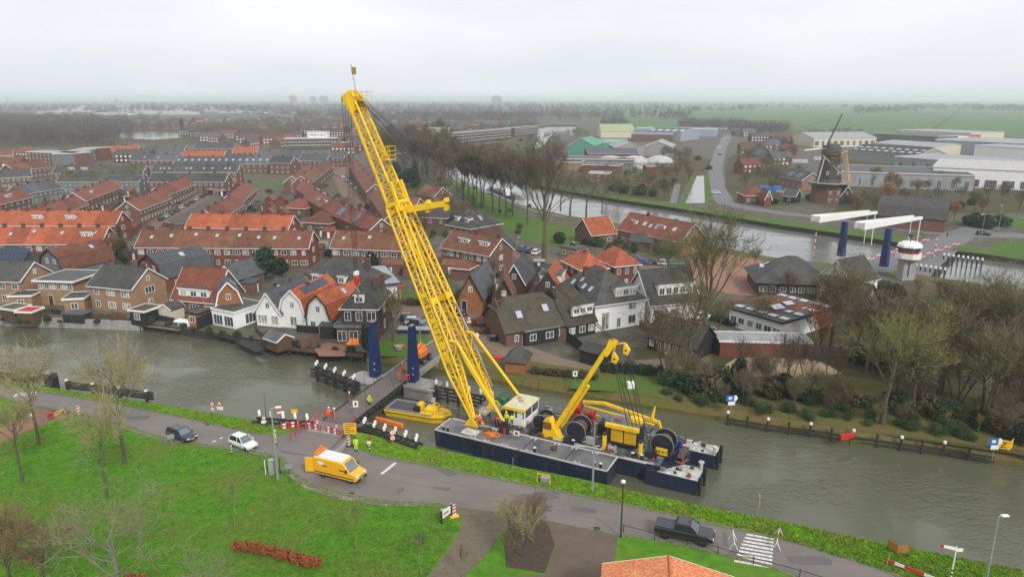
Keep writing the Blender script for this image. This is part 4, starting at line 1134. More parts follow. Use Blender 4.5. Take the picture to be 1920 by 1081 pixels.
def leaf_crown(seed,lobes,leaf=.35,n=900,flat=.5):
 """leaf clumps scattered through overlapping lobes: [(centre, radii)]"""
 rng = random.Random(seed); b = MB()
 vol = [r[0] * r[1] * r[2] for c,r in lobes]; tot = sum(vol)
 for (c,r),v in zip(lobes,vol):
  for i in range(max(int(n * v / tot),20)):
   d = Vector((rng.gauss(0,1),rng.gauss(0,1),rng.gauss(0,1))).normalized() * (rng.random() ** .3)
   p = Vector((c[0] + d.x * r[0],c[1] + d.y * r[1],c[2] + d.z * r[2]))
   s = leaf * rng.uniform(.5,1.2)
   a = Vector((rng.gauss(0,1),rng.gauss(0,1),rng.gauss(0,flat))).normalized()
   q = a.cross(Vector((rng.gauss(0,1),rng.gauss(0,1),rng.gauss(0,1)))).normalized()
   b.add([p - a * s - q * s * .5,p + a * s * .2 - q * s * .6,p + a * s,p + q * s * .6],[(0,1,2,3)])
 return b

def shrub(name,label,seed,lobes,m,leaf=.3,n=700,cat='shrub',trunk=None,group=None):
 t = thing(name,label,cat)
 leaf_crown(seed,lobes,leaf,n).build('foliage' if cat != 'tree' else 'crown',m,t)
 b = MB()
 if trunk:
  b.tube([(0,0,-.2),(.05,0,trunk[1] * .5),(0,0,trunk[1])],[trunk[0],trunk[0] * .8,trunk[0] * .3],6)
  b.build('trunk','bark',t)
 else:
  for k in range(4):
   a = k * 1.7; b.tube([(0,0,-.2),(math.cos(a) * .3,math.sin(a) * .3,lobes[0][0][2])],[.05,.02],4)
  b.build('stem','bark',t)
 return t

# prototypes
TA = bare_tree('young_tree','',11,10.5,3.6,.16,.55,.35,4,(9,6,5,4),2,'bark_green','twig_pale',tw=.026,tl=1.1)
TB = bare_tree('broad_tree','',12,17,4.0,.42,.62,.3,5,(8,5,4,4,4),1,'bark','twig_olive',tw=.036,tl=1.3)
TC = bare_tree('avenue_tree','',13,13,3.6,.2,.46,.55,4,(10,6,5,5),4,'bark','twig_brown',tw=.05,tl=1.4)
TD = bare_tree('round_tree','',14,9,2.4,.2,.62,.34,4,(9,6,5,4),2,'bark','twig_brown',tw=.027,tl=1.2)
TE = bare_tree('thicket_tree','',15,8,1.2,.1,.5,.45,4,(6,5,4,4),2,'bark','twig_red',tw=.026,tl=1.0,stems=3)
TF = bare_tree('willow_tree','',16,10,2.6,.3,.7,.3,4,(9,6,5,4),4,'bark','twig_gold',tw=.05,tl=1.7,droop=.12)
TG = bare_tree('poplar_tree','',17,17,2.0,.26,.26,.8,4,(16,6,5,4),4,'bark','twig_grey',tw=.09,tl=1.5,shape=.42)
TH = bare_tree('sapling','',18,4.6,1.2,.045,.4,.6,3,(7,5,4),2,'twig_green','twig_green',tw=.02,tl=.7)
TI = bare_tree('spreading_tree','',19,9.5,1.6,.2,.85,.18,5,(8,5,4,3,3),1,'bark_pale','twig_pale',tw=.015,tl=1.0)
TJ = bare_tree('round_tree_b','',24,9,2.2,.2,.58,.38,4,(9,6,5,4),2,'bark_green','twig_olive',tw=.027,tl=1.2)
TK = bare_tree('great_tree','',26,19,4.2,.5,.44,.55,5,(11,5,4,4,4),1,'bark_green','twig_brown',tw=.036,tl=1.4)
SA = shrub('evergreen_shrub','',31,[((0,0,1.0),(1.3,1.2,1.1)),((.9,.4,.8),(.9,.8,.8)),((-.8,-.3,.9),(.9,.9,.9))],'leaf_dark',.22,900)
SB = shrub('conifer','',32,[((0,0,1.6),(1.5,1.5,1.4)),((0,0,3.2),(1.15,1.15,1.5)),((0,0,5.0),(.75,.75,1.4)),((0,0,6.6),(.35,.35,1.1))],'leaf_dark',.3,1500,'tree',(.16,6.5))
SC = shrub('leafy_tree','',33,[((0,0,3.4),(2.4,2.2,2.2)),((1.4,.6,2.8),(1.7,1.6,1.5)),((-1.3,-.5,3.0),(1.7,1.7,1.6)),((.2,.3,5.0),(1.5,1.5,1.3))],'leaf_dark',.36,1900,'tree',(.2,4))
SD = shrub('brown_shrub','',34,[((0,0,.9),(1.4,1.2,1.0)),((1.0,.3,.7),(1.0,.9,.8)),((-.9,.3,.8),(1.0,.9,.8))],'leaf_bronze',.13,1300)

def put(proto,u,v,s=1.0,label=None,group=None,tw=None,name=None,rz=None,sz=None):
 p = G(u,v)
 k = random.uniform(.92,1.08)
 o = place_copy(proto,p,random.uniform(0,6.28) if rz is None else rz,(s * k,s * k,s * (sz or 1) * k),label,group)
 if name: o.name = name
 if tw:
  for ch in o.children:
   if ch.name.split('.')[0] in ('crown','foliage'):
    ch.material_slots[0].link = 'OBJECT'; ch.material_slots[0].material = MATS[tw]
 return o

LOOK = dict(twig_brown='brown',twig_red='reddish',twig_olive='olive',twig_grey='grey',twig_gold='golden',twig_green='yellow green',twig_pale='pale',leaf_dark='dark green',leaf_mid='green',leaf_bronze='bronze',leaf_beech='rust')
# lawn below the road
put(TA,236,868,1.25,'tall slender bare tree beside the road opposite the dark car',tw='twig_straw',name='bare_tree')
put(TA,202,932,1.0,'pale bare tree with spreading twigs in the middle of the lawn',tw='twig_straw',name='bare_tree')
put(TA,75,832,1.12,'slender bare tree beside the red cycle path and the bicycle',tw='twig_straw',name='bare_tree')
put(TA,44,902,1.0,'bare tree leaning over the grass below the cycle path',tw='twig_straw',name='bare_tree')
put(TH,442,985,1.0,'thin yellowish sapling standing uphill of the beech hedge',name='sapling')
put(TH,670,1035,1.1,'thin green sapling with forked top on the lawn below the van',name='sapling')
put(TH,790,1075,.95,'brown sapling near the driveway edge of the lawn',tw='twig_brown',name='sapling')
put(TH,868,1080,.7,'low brown sapling on the gravel driveway edge',tw='twig_brown',name='sapling')
put(TI,232,1150,1.15,'wide pale many-branched bare tree growing over the lower lawn',name='bare_tree')
put(TI,395,1165,.62,'small pale bare tree next to the wide many-branched one',name='bare_tree')
put(TD,28,1120,.9,'dense brown round-crowned tree in the corner of the lawn',tw='twig_rust',name='bare_tree')
put(TJ,90,1130,.75,'dense brown shrub-like tree beside the brown corner tree',tw='twig_rust',name='bare_tree')
put(TE,978,1040,.62,'yellowish many-stemmed bush in the dark planting bed',tw='twig_straw',name='bare_bush')
put(TJ,1000,1020,.5,'low pruned tree beside the yellowish bush in the bed',tw='twig_rust',name='fruit_tree')
put(TE,955,1052,.42,'low olive bush at the driveway side of the bed',tw='twig_olive',name='bare_bush')
put(TA,1010,990,.32,'small twiggy bush at the road edge of the planting bed',tw='twig_brown',name='bare_bush')
def hedge_line(name,label,px,h,w,m,seed,leaf=.14,n=420):
 pts = [G(u,v) for u,v in px]
 lob = []
 for i in range(len(pts) - 1):
  L_ = (pts[i + 1] - pts[i]).length; k = max(int(L_ / .7),1)
  for j in range(k):
   p = pts[i].lerp(pts[i + 1],(j + .5) / k)
   lob.append(((p.x - pts[0].x + random.uniform(-.1,.1),p.y - pts[0].y + random.uniform(-.12,.12),h * .5),(random.uniform(.45,.75),w * random.uniform(.38,.6),h * random.uniform(.38,.66))))
 t = thing(name,label,'hedge',pts[0])
 leaf_crown(seed,lob,leaf,int(n * len(lob))).build('foliage',m,t)
 return t
hedge_line('beech_hedge','long rust brown beech hedge crossing the lawn',[(442,1030),(500,1040),(560,1056),(598,1064)],1.2,.9,'leaf_beech',41)
hedge_line('beech_hedge','short rust brown beech hedge below the pale tree',[(238,1090),(275,1096)],1.0,.8,'leaf_beech',42)
hedge_line('beech_hedge','curved rust brown hedge beside the brick street',[(885,612),(905,600),(930,592),(945,590)],1.3,1.2,'leaf_beech',43,.16,200)
hedge_line('beech_hedge','low rust brown hedge behind the wheelie bins',[(888,628),(915,624),(948,628)],1.3,1.0,'leaf_beech',44,.16,200)
# far bank, around the houses
put(SC,500,525,1.25,'dark round evergreen tree behind pink brick house',name='evergreen_tree')
put(SC,530,520,.8,'smaller dark evergreen beside the round evergreen',name='evergreen_tree')
put(SB,232,497,1.5,'tall dark conifer at the end of the orange terrace',name='conifer')
put(TJ,218,502,.9,'bare olive tree beside tall dark conifer',name='bare_tree')
put(SB,216,450,.85,'slim dark conifer by the gable of the two-dormer terrace',name='conifer')
put(SB,460,432,.95,'slim dark conifer before the short orange terrace',name='conifer')
put(SC,632,495,.65,'dark laurel tree beside the wide black-roofed house',tw='leaf_mid',name='evergreen_tree')
put(SC,700,505,.75,'dark bushy tree behind the blue edged shop',name='evergreen_tree')
put(TD,738,640,.95,'bare round tree beside the blue lift tower',tw='twig_olive',name='bare_tree')
put(SC,690,668,.45,'narrow ivy covered trunk by the waterside patio',name='ivy_tree',sz=1.9)
put(SA,858,425,2.1,'rounded green bush below the black mansard villa',tw='leaf_mid',name='evergreen_shrub')
put(TD,800,430,.8,'bare tree between the crane and mansard villa',name='bare_tree')
put(TK,1022,492,1.42,'huge bare tree standing by the parked cars',name='great_tree')
put(TB,1300,590,.95,'large bare tree behind the white gabled house',name='broad_tree')
put(TK,1318,660,1.12,'tall forked tree towering beside the black stable',tw='twig_olive',name='great_tree')
put(TB,1250,545,.7,'bare olive tree behind the white gable',name='broad_tree')
for k,(u,v,s) in enumerate([(1070,405,.95),(1100,408,.9),(1052,395,.75),(1130,400,.6)]):
 put(TB,u,v,s * .9,'dark bare tree on the canal bank behind the huge tree','bare trees on the bank behind the huge tree',tw='twig_brown',name='bank_tree')
for k,(u,v) in enumerate([(1098,470),(1120,462),(1075,478),(1190,478),(1215,470),(1160,468),(1235,480),(1260,478),(1050,455),(1145,480)]):
 put(SA if k % 3 else SC,u,v,(1.5 if k % 3 else .55),'green shrub between the cottages and the red canal barn','shrubs before the red canal barn',tw='leaf_mid' if k % 2 else 'leaf_dark',name='evergreen_shrub')
put(TJ,1415,505,.55,'round bare tree on the red square beside the water',tw='twig_brown',name='bare_tree')
# avenue along the canal: two lines of tall bare trees
AV = [(950,406),(904,391),(870,381),(837,369),(925,398),(889,386),(990,420),(962,405),(938,396),(908,385),(880,376),(858,366),(842,356),(828,348),(815,341),(803,335),(793,329),(784,324),(776,319)]
for k,(u,v) in enumerate(AV):
 put(TC,u,v,1.5,'bare avenue tree in the line along the canal footpath','avenue trees along the canal',name='avenue_tree')
for k,(u,v) in enumerate([(925,378),(895,366),(868,354),(848,344),(832,336),(818,329),(806,322),(797,316),(788,310),(780,304),(774,298),(770,292),(768,287)]):
 put(TC,u,v,1.5,'bare avenue tree in the line along the canal footpath','avenue trees along the canal',name='avenue_tree')
for k in range(60):
 u = 742 + random.uniform(-22,100); v = 268 + random.uniform(0,62)
 tw_ = random.choice(['twig_brown','twig_olive','twig_grey'])
 put(TC if k % 2 else TD,u,v,random.uniform(1.1,1.5),f'{LOOK[tw_]} {"tall" if k % 2 else "round"} bare tree in the grove behind the boom','grove of bare trees behind the boom',tw=tw_,name='grove_tree')
for u,v in [(755,398),(772,410),(798,398),(815,408),(838,400),(850,415),(812,385),(870,420),(890,438),(826,372),(845,385),(790,425)]:
 put((TJ,TD,TE)[u % 3],u,v,.8,f'{("olive", "brown", "reddish")[u % 3]} garden tree around the black mansard villa','garden trees around the mansard villa',name='garden_tree')
for u,v,s in [(780,352,1.9),(742,330,1.2),(765,350,1.4)]:
 put(SB if s > 1.5 else SC,u,v,s,'dark evergreen in the grove behind the boom','evergreens in the grove',name='grove_evergreen')
# wooded bank and park at the right
PK = [(1250,700),(1290,690),(1345,640),(1420,620),(1390,730),(1440,715),(1460,730),(1500,722),(1530,640),(1560,655),(1585,665),(1600,690),(1625,700),(1560,620),(1570,590),(1540,560),(1605,595),(1640,620),(1668,640),(1690,680),(1720,700),(1750,690),(1780,660),(1820,650),(1850,665),(1890,700),(1915,740),(1760,740),(1800,755),(1840,780),(1730,770),(1700,760),(1870,630),(1905,610),(1740,620),(1700,590),(1720,560),(1760,560),(1800,580),(1480,560),(1445,565),(1600,560),(1655,585),(1520,530),(1470,520),(1905,800),(1880,770)]
PK += [(u + random.uniform(-24,24),v + random.uniform(-10,14)) for u,v in PK if u > 1400 and v > 620]
for k,(u,v) in enumerate(PK):
 pr = (TE,TD,TJ,TE,TD)[k % 5]
 if 1350 < u < 1600 and 655 < v < 760: continue
 tw_ = ('twig_brown','twig_red','twig_olive','twig_brown','twig_olive')[(k * 7 // 3) % 5]
 wh = 'before the brick pavilions' if v < 600 and u < 1660 else ('beside the sand yard' if u < 1620 else ('along the mooring rail' if v > 735 else 'around the willow'))
 put(pr,u,v,random.uniform(.8,1.25) * (.42 if 1630 < u < 1800 and v < 650 else (.5 if v < 585 else (.74 if v < 650 else 1.12))),f'{LOOK[tw_]} {"many-stemmed" if pr is TE else "round-crowned"} bare tree {wh}','bare trees in the wooded garden',tw=tw_,name='garden_tree')
for u,v in ((1402,712),(1461,728),(1486,716),(1512,722),(1430,742),(1556,728)):
 put(TE,u,v,.62,'thin ivy-stemmed tree standing before the sand yard','thin trees before the sand yard',tw='twig_brown',name='ivy_tree',sz=1.25)
put(TB,1655,795,.82,'tall leaning olive green tree on the canal bank',tw='twig_green',name='leaning_tree')
put(TB,1710,775,.62,'shorter yellow green tree beside the leaning one',tw='twig_green',name='leaning_tree')
put(TF,1810,610,.75,'yellow green weeping willow in the wooded garden',tw='twig_green',name='willow_tree')
put(TI,1590,565,1.1,'silvery bare tree before the dark restaurant',tw='twig_pale',name='bare_tree')
put(TI,1890,650,1.5,'pale widely branching tree beyond the climbing frame',tw='twig_pale',name='bare_tree')
put(TE,1545,668,.9,'rust brown bush-like tree beside the long brick shed',tw='leaf_beech',name='bare_tree')
for k,(u,v,s) in enumerate([(1390,740,1.7),(1440,742,1.6),(1260,722,1.4),(1290,735,1.5),(1330,738,1.6),(1350,720,1.8),(1470,735,1.5),(1590,755,1.3),(1640,765,1.3),(1680,768,1.5),(1740,775,1.6),(1770,782,1.6),(1835,800,1.2),(1880,815,1.3),(1540,752,1.2),(1500,750,1.3),(1810,630,2.2),(1800,645,2.0),(1605,678,1.6),(1645,690,1.5),(1430,690,1.2),(1905,825,1.4),(1680,560,1.8),(1660,545,1.6),(1420,575,1.2),(1395,590,1.1)]):
 tw_ = ('leaf_dark','leaf_bronze','leaf_mid')[k % 3]
 put(SA if k % 3 != 2 else SD,u,v,s * .9,f'{LOOK[tw_]} {"rounded" if k % 3 != 2 else "low"} shrub {"above the long mooring rail" if v > 760 else ("below the sand yard" if v > 715 else "in the wooded garden")}','undergrowth shrubs on the wooded bank',tw=tw_,name='bank_shrub')
for k in range(34):
 u = random.uniform(1245,1915); v = 728 + (u - 1240) * .125 + random.uniform(-30,22)
 i = k % 4; tw_ = ('twig_brown','twig_olive','twig_red','twig_brown')[i]
 if 1330 < u < 1600 and v < 742: continue
 put((TE,TJ,TE,TD)[i],u,v,random.uniform(.32,.62),f'{LOOK[tw_]} bare {"scrub" if i % 2 == 0 else "small tree"} {"below the sand yard" if u < 1560 else "above the long mooring rail"}','bare scrub on the wooded bank',tw=tw_,name='bank_scrub')
for k in range(34):
 u = random.uniform(1240,1910); v = 742 + (u - 1240) * .135 + random.uniform(-26,6)
 put(SD,u,v,random.uniform(.5,.9),'brown low brush on the canal bank','brown brush on the canal bank',name='bank_brush')
for u,v in [(1698,790),(1775,802),(1835,812),(1880,818),(1900,822)]:
 put(TH,u,v,.55,'pollard stump with short shoots on the canal bank','pollard stumps on the bank',tw='twig_gold',name='pollard')
put(SC,1385,722,.55,'dark ivy-clad conifer-like tree among the bank shrubs',name='ivy_tree',sz=1.3)
# hedge row in the garden above the bank
hedge_line('garden_hedge','dark green clipped hedge above the grassy bank',[(1128,698),(1180,700),(1240,706)],1.8,1.2,'leaf_dark',45,.2,220)
hedge_line('garden_hedge','dark green hedge along the brick street',[(738,570),(770,572),(800,573)],1.4,1.0,'leaf_dark',46,.2,160)
hedge_line('garden_hedge','brown shrubby hedge between site and grassy bank',[(1000,700),(1060,706),(1120,712)],1.2,1.4,'leaf_bronze',47,.16,260)
hedge_line('garden_hedge','dark green hedge beside the school pavilion',[(1335,600),(1375,612),(1400,616)],1.4,1.0,'leaf_dark',48,.2,160)
# planting around the far bank of the second canal and the windmill
for u,v,s,tw_ in [(1665,385,.75,'twig_gold'),(1672,362,.85,'twig_gold'),(1640,350,.8,'twig_olive'),(1790,410,.55,'twig_gold')]:
 put(TF,u,v,s,'golden willow near the black barn','golden willows near the black barn',tw=tw_,name='willow_tree')
for k,(u,v,s) in enumerate([(1400,350,.8),(1420,340,.9),(1385,310,.7),(1410,300,.8),(1395,285,.8),(1430,320,.7),(1380,330,.6),(1460,345,.7),(1720,372,.8),(1740,365,.7),(1760,380,.7),(1850,385,.8),(1880,380,.8),(1910,395,.9),(1600,390,.6),(1620,385,.6),(1575,388,.5),(1640,390,.6),(1690,385,.7),(1800,375,.7),(1830,395,.7)]):
 put((TD,TE,TJ)[k % 3],u,v,s,'bare tree around the windmill and the far canal road','bare trees around the windmill',tw=('twig_brown','twig_grey','twig_olive')[k % 3],name='bare_tree')
for k,(u,v,s) in enumerate([(1830,425,2.4),(1850,428,2.2),(1875,425,2.0),(1815,420,1.6),(1520,375,1.3),(1245,352,2.0),(1150,358,1.6),(1170,362,1.8),(1200,366,1.8),(1225,368,1.7),(1180,338,2.5),(1310,300,1.6),(1330,318,1.4),(1415,380,1.5)]):
 put(SA,u,v,s,'clipped dark evergreen by the far canal bank','dark evergreens by the far canal bank',name='evergreen_shrub')
for k,(u,v,s) in enumerate([(1250,350,1.1),(1225,355,.9),(1270,340,.9),(1205,350,.8),(1285,325,.9),(1235,330,.8)]):
 put(TJ,u,v,s,'bare tree on the bank before the factory halls','bare trees before the factory halls',tw='twig_olive',name='bare_tree')
put(TG,346,258,1.35,'tall lone poplar beside the lake',name='poplar_tree')
# garden shrubs scattered between the terraces
rg = random.Random(5)
for k in range(230):
 u = rg.uniform(5,1000); v = rg.choice([rg.uniform(468,525),rg.uniform(540,575),rg.uniform(425,448),rg.uniform(380,400),rg.uniform(340,375)])
 if not free(G(u,v),1.0): continue
 put((SA,SD,TE)[k % 3],u,v,rg.uniform(.5,1.0) if k % 3 < 2 else rg.uniform(.35,.6),('round green bush','low bronze bush','bare brown bush')[k % 3] + (' behind the waterfront houses' if v > 460 else (' between the orange terraces' if v > 410 else ' in the far back gardens')),'garden bushes among the terraces',tw=('leaf_mid','leaf_bronze','twig_brown')[k % 3],name='garden_bush')
for k in range(26):
 u = 5 + k * 26 + rg.uniform(-8,8); v = (606 if u < 270 else 606 + (u - 270) * .145) - rg.uniform(1,6)
 put((SD,SA)[k % 2],u,v,rg.uniform(.3,.6),'low garden plant at the quay edge','low plants along the quay',name='quay_plant')
for k in range(90):
 zu,zv,zw = ((1240,1300,(292,350)),(1365,1500,(270,385)),(1590,1930,(345,410)),(940,1060,(262,330)),(1130,1270,(330,372)))[k % 5]
 u,v = rg.uniform(zu,zv),rg.uniform(*zw)
 if not free(G(u,v),2.5): continue
 i = rg.randrange(5); tw_ = ('twig_brown','twig_olive','leaf_dark','twig_grey','twig_red')[i]
 put((TD,TJ,SA,TE,TE)[i],u,v,rg.uniform(.6,1.0) * (1.6 if i == 2 else 1),f'{LOOK[tw_]} {"evergreen" if i == 2 else "bare tree"} ' + ('on the bank before the works','among the windmill houses','before the flat halls','beside the curved storage','in the gardens below the brick sheds')[k % 5],'planting beyond the second canal',tw=tw_,name='far_planting')
# ------------------------------------------------------------------ floating crane
worn('crane_yellow',(0.88,0.545,0.008),(0.30,0.15,0.03),.55,.45)
mat('crane_yellow_dark',(0.50,0.30,0.010),0.5,(0.34,0.20,0.010),1.0,5)
worn('hull_blue',(0.015,0.024,0.054),(0.085,0.070,0.060),.65,.42,(1,1,.25),1.0)
mat('deck_steel',(0.165,0.170,0.180),0.34,(0.055,0.056,0.060),0.4,8,contrast=.16)  # wet steel plate; its patchy sheen is painted in as lighter colour
mat('deck_brown',(0.105,0.088,0.072),0.6,(0.045,0.038,0.034),0.9,7,contrast=.25)
mat('deck_white',(0.58,0.57,0.54),0.6,(0.26,0.24,0.22),0.9,8,contrast=.15)
mat('coaming_white',(0.58,0.58,0.57),0.6,(0.34,0.33,0.32),1.2,5)
mat('winch_blue',(0.014,0.020,0.042),0.4,(0.030,0.026,0.026),2.0,5)
mat('steel_grey',(0.24,0.245,0.25),0.45,(0.15,0.15,0.155),1.5,metal=.3)
mat('rope_brown',(0.12,0.085,0.055),0.9,(0.07,0.05,0.035),6)
mat('rust',(0.24,0.085,0.030),0.9,(0.12,0.048,0.022),2.5,6)
mat('wire',(0.035,0.036,0.038),0.5)
mat('red_paint',(0.52,0.020,0.016),0.45,(0.38,0.016,0.014),2)
mat('orange_paint',(0.78,0.20,0.012),0.5,(0.60,0.15,0.012),2)
mat('green_paint',(0.020,0.150,0.062),0.5)
mat('rubber',(0.018,0.018,0.018),0.85,(0.010,0.010,0.010),3)
mat('paint_cream',(0.66,0.60,0.40),0.6,(0.50,0.45,0.30),1.5)
mat('blue_bright',(0.03,0.16,0.55),0.4)

BO,BA = Vector((-9.9,83.4,0)),R(-27)
_c,_s = math.cos(BA),math.sin(BA)
def loc(u,v,z=.8):
 """barge coordinates of the point at height z seen at a photo pixel"""
 p = G(u,v,z) - BO
 return Vector((p.x * _c + p.y * _s,-p.x * _s + p.y * _c,z))
def bworld(x,y,z):
 return BO + Vector((x * _c - y * _s,x * _s + y * _c,z))
def letters(body,size,par,m='trim_dark',space=1.0):
 e = bpy.data.objects.new('lettering',None); col.objects.link(e); e.parent = par
 for i,ch in enumerate(body):
  if ch == ' ': continue
  c = bpy.data.curves.new('letter','FONT'); c.body = ch; c.size = size; c.extrude = .01
  o = bpy.data.objects.new('letter_curve',c); col.objects.link(o)
  dg = bpy.context.evaluated_depsgraph_get(); me = bpy.data.meshes.new_from_object(o.evaluated_get(dg)); bpy.data.objects.remove(o)
  me.materials.clear(); me.materials.append(MATS[m]); link('letter',me,e,(i * size * .68 * space,0,0))
 return e
CR = thing('floating_crane','huge yellow lattice boom crane on a dark blue barge lifting the bridge','crane barge',BO,BA)
DZ = .8
def part(mb,nm,m,par=None,**k): return mb.build(nm,m,par or CR,**k)
# hulls
h = MB(); h.loft([[(0.0,0.35,-2.2),(23.2,.25,-2.2),(23.2,3.8,-2.2),(.4,3.8,-2.2)],[(0,0,DZ - .04),(23.4,0,DZ - .04),(23.4,3.9,DZ - .04),(0,3.9,DZ - .04)]])
hp = part(h,'side_hull','hull_blue')
for x in (6.2,12.4,18.0):       # plate seams and rubbing posts
 part(MB().box(x,x + .09,-.06,.1,-1.9,DZ - .1),'hull_rib','hull_blue',hp)
h = MB(); h.loft([[(1.6,4.2,-2.2),(28.3,4.2,-2.2),(28.3,12.8,-2.2),(1.6,12.8,-2.2)],[(1.3,4.0,DZ - .04),(28.4,4.0,DZ - .04),(28.4,12.9,DZ - .04),(1.3,12.9,DZ - .04)]])
part(h,'main_hull','hull_blue')
for (y0,y1,x1) in ((3.3,6.6,33.0),(10.2,13.0,33.6)):
 q = MB().loft([[(26.9,y0,-2.2),(x1 - .35,y0 + .2,-2.2),(x1 - .35,y1 - .2,-2.2),(26.9,y1,-2.2)],[(26.9,y0,DZ - .45),(x1,y0 + .1,DZ - .45),(x1,y1 - .1,DZ - .45),(26.9,y1,DZ - .45)]])
 st = part(q,'stern_hull','hull_blue')
 part(MB().prism([(28.2,y0 + .2),(x1 - .12,y0 + .15),(x1 - .12,y1 - .15),(30.6,y1 - .1)],DZ - .446,DZ - .40),'stern_deck','deck_white',st)
 for y in (y0 + .4,y1 - .4): part(MB().tube([(x1 + .12,y,DZ - .1),(x1 + .12,y,-1.75)],.2,8),'rubber_fender','rubber',st)
 part(MB().lathe([(.2,DZ - .45),(.2,DZ + .4),(.34,DZ + .45),(.34,DZ + .6)],10,(x1 - .35,y1 - .4 if y0 < 5 else y0 + .5,0)),'roller_post','deck_white',st)
# decks: plates one by one on the side hull, larger ones on the main hull
for (x0,x1) in ((0.06,6.1),(6.14,12.3),(12.42,17.9),(18.0,23.3)):
 part(MB().box(x0,x1,.06,3.84,DZ - .04,DZ + (.012 if x0 < 12 else .02)),'deck_plate','deck_steel')
part(MB().box(1.4,14.0,4.02,12.86,DZ - .03,DZ + .016),'deck_plate','deck_brown')
part(MB().box(14.05,21.0,4.02,12.86,DZ - .03,DZ + .012),'deck_plate','deck_brown')
part(MB().box(21.05,28.3,4.02,12.86,DZ - .03,DZ + .018),'deck_plate','deck_steel')
part(MB().box(9.0,28.0,11.2,12.8,DZ,DZ + .35),'side_gangway','deck_steel')
def coaming(pts,w=.16,hh=.14):
 b = MB()
 for (x0,y0,x1,y1) in pts:
  b.box(min(x0,x1) - (w/2 if x0 == x1 else 0),max(x0,x1) + (w/2 if x0 == x1 else 0),min(y0,y1) - (w/2 if y0 == y1 else 0),max(y0,y1) + (w/2 if y0 == y1 else 0),DZ,DZ + hh)
 return b
for p in [(0.0,.08,11.9,.08),(12.2,.08,23.3,.08),(23.3,.16,23.3,3.8),(0.08,.2,.08,3.8),(.3,3.86,26.8,3.86),(9.0,12.78,27.0,12.78),(9.0,11.2,27.0,11.2),(14,4.6,21.0,4.6),(24.0,4.08,27.6,4.08)]:
 part(coaming([p]),'coaming','coaming_white')
for i,x in enumerate((9.5,12.0,15.2,17.5,20.2,6.5)):      # lashing brackets on the joint
 part(MB().box(x,x + .9,3.55,3.8,DZ + .05,DZ + .2).box(x + .1,x + .25,3.2,3.6,DZ + .05,DZ + .18).box(x + .65,x + .8,3.2,3.6,DZ + .05,DZ + .18),'lashing_bracket','coaming_white')
def bollard(x,y,cap='deck_white'):
 b = MB().lathe([(.2,DZ),(.16,DZ + .08),(.15,DZ + .5),(.24,DZ + .54),(.24,DZ + .62)],10,(x,y,0)); o = part(b,'bollard','rubber')
 part(MB().lathe([(.23,DZ + .625),(.2,DZ + .68)],10,(x,y,0)),'bollard_cap',cap,o)
for x,y in [(1.1,.45),(1.75,.45),(14.0,.5),(21.6,.5),(22.4,.5),(3.3,4.6),(4.0,4.9),(2.6,4.4),(24.9,4.6),(26.0,4.6),(17.4,4.4),(13.2,12.1),(17.0,12.1),(24.0,12.2),(10.4,12.0),(4.2,12.2),(5.2,12.3)]:
 bollard(x,y,'deck_white' if x > 2.9 else 'zinc')
for x in (5.6,7.6,10.0,13.4,19.6):     # fairleads on the near edge
 part(MB().tube([(x - .5,.1,DZ + .1),(x - .3,.1,DZ + .38),(x + .0,.1,DZ + .16),(x + .3,.1,DZ + .38),(x + .5,.1,DZ + .1)],.06,5),'fairlead','coaming_white')
# ---- boom
TIP,FX,FZ = Vector((-15.5,6.5,42.4)),3.6,1.5
ub = Vector((TIP.x - FX,0,TIP.z - FZ)).normalized(); nb = Vector((-ub.z,0,ub.x)) * -1   # nb points up and towards the stern
BL = math.hypot(TIP.x - FX,TIP.z - FZ)
BOOM = bpy.data.objects.new('boom',None); col.objects.link(BOOM); BOOM.parent = CR
def lattice(par,nm,fn,n,rc,rb,x_first=0):
 """box lattice: fn(t) -> (centre, half width along y, half depth along nb)"""
 def cor(t):
  c,a,d = fn(t)
  return [c + Vector((0,-a,0)) - nb * d,c + Vector((0,a,0)) - nb * d,c + Vector((0,a,0)) + nb * d,c + Vector((0,-a,0)) + nb * d]
 K = [cor(i / n) for i in range(n + 1)]
 root = MB()
 for j in range(4):
  root.tube([k[j] for k in K],rc,6)
 o = part(root,nm,'crane_yellow',par)
 br = MB()
 for i in range(n):
  for j in range(4):
   a,b_ = K[i][j],K[i][(j + 1) % 4]; c,d_ = K[i + 1][j],K[i + 1][(j + 1) % 4]
   br.tube([a,b_],rb,4,False)
   if (i + j) % 2: br.tube([a,d_],rb,4,False)
   else: br.tube([b_,c],rb,4,False)
   m0 = (a + b_) / 2 if False else None
 q = part(br,'bracing','crane_yellow',o); q['kind'] = 'stuff'
 return o,K
JT = .655
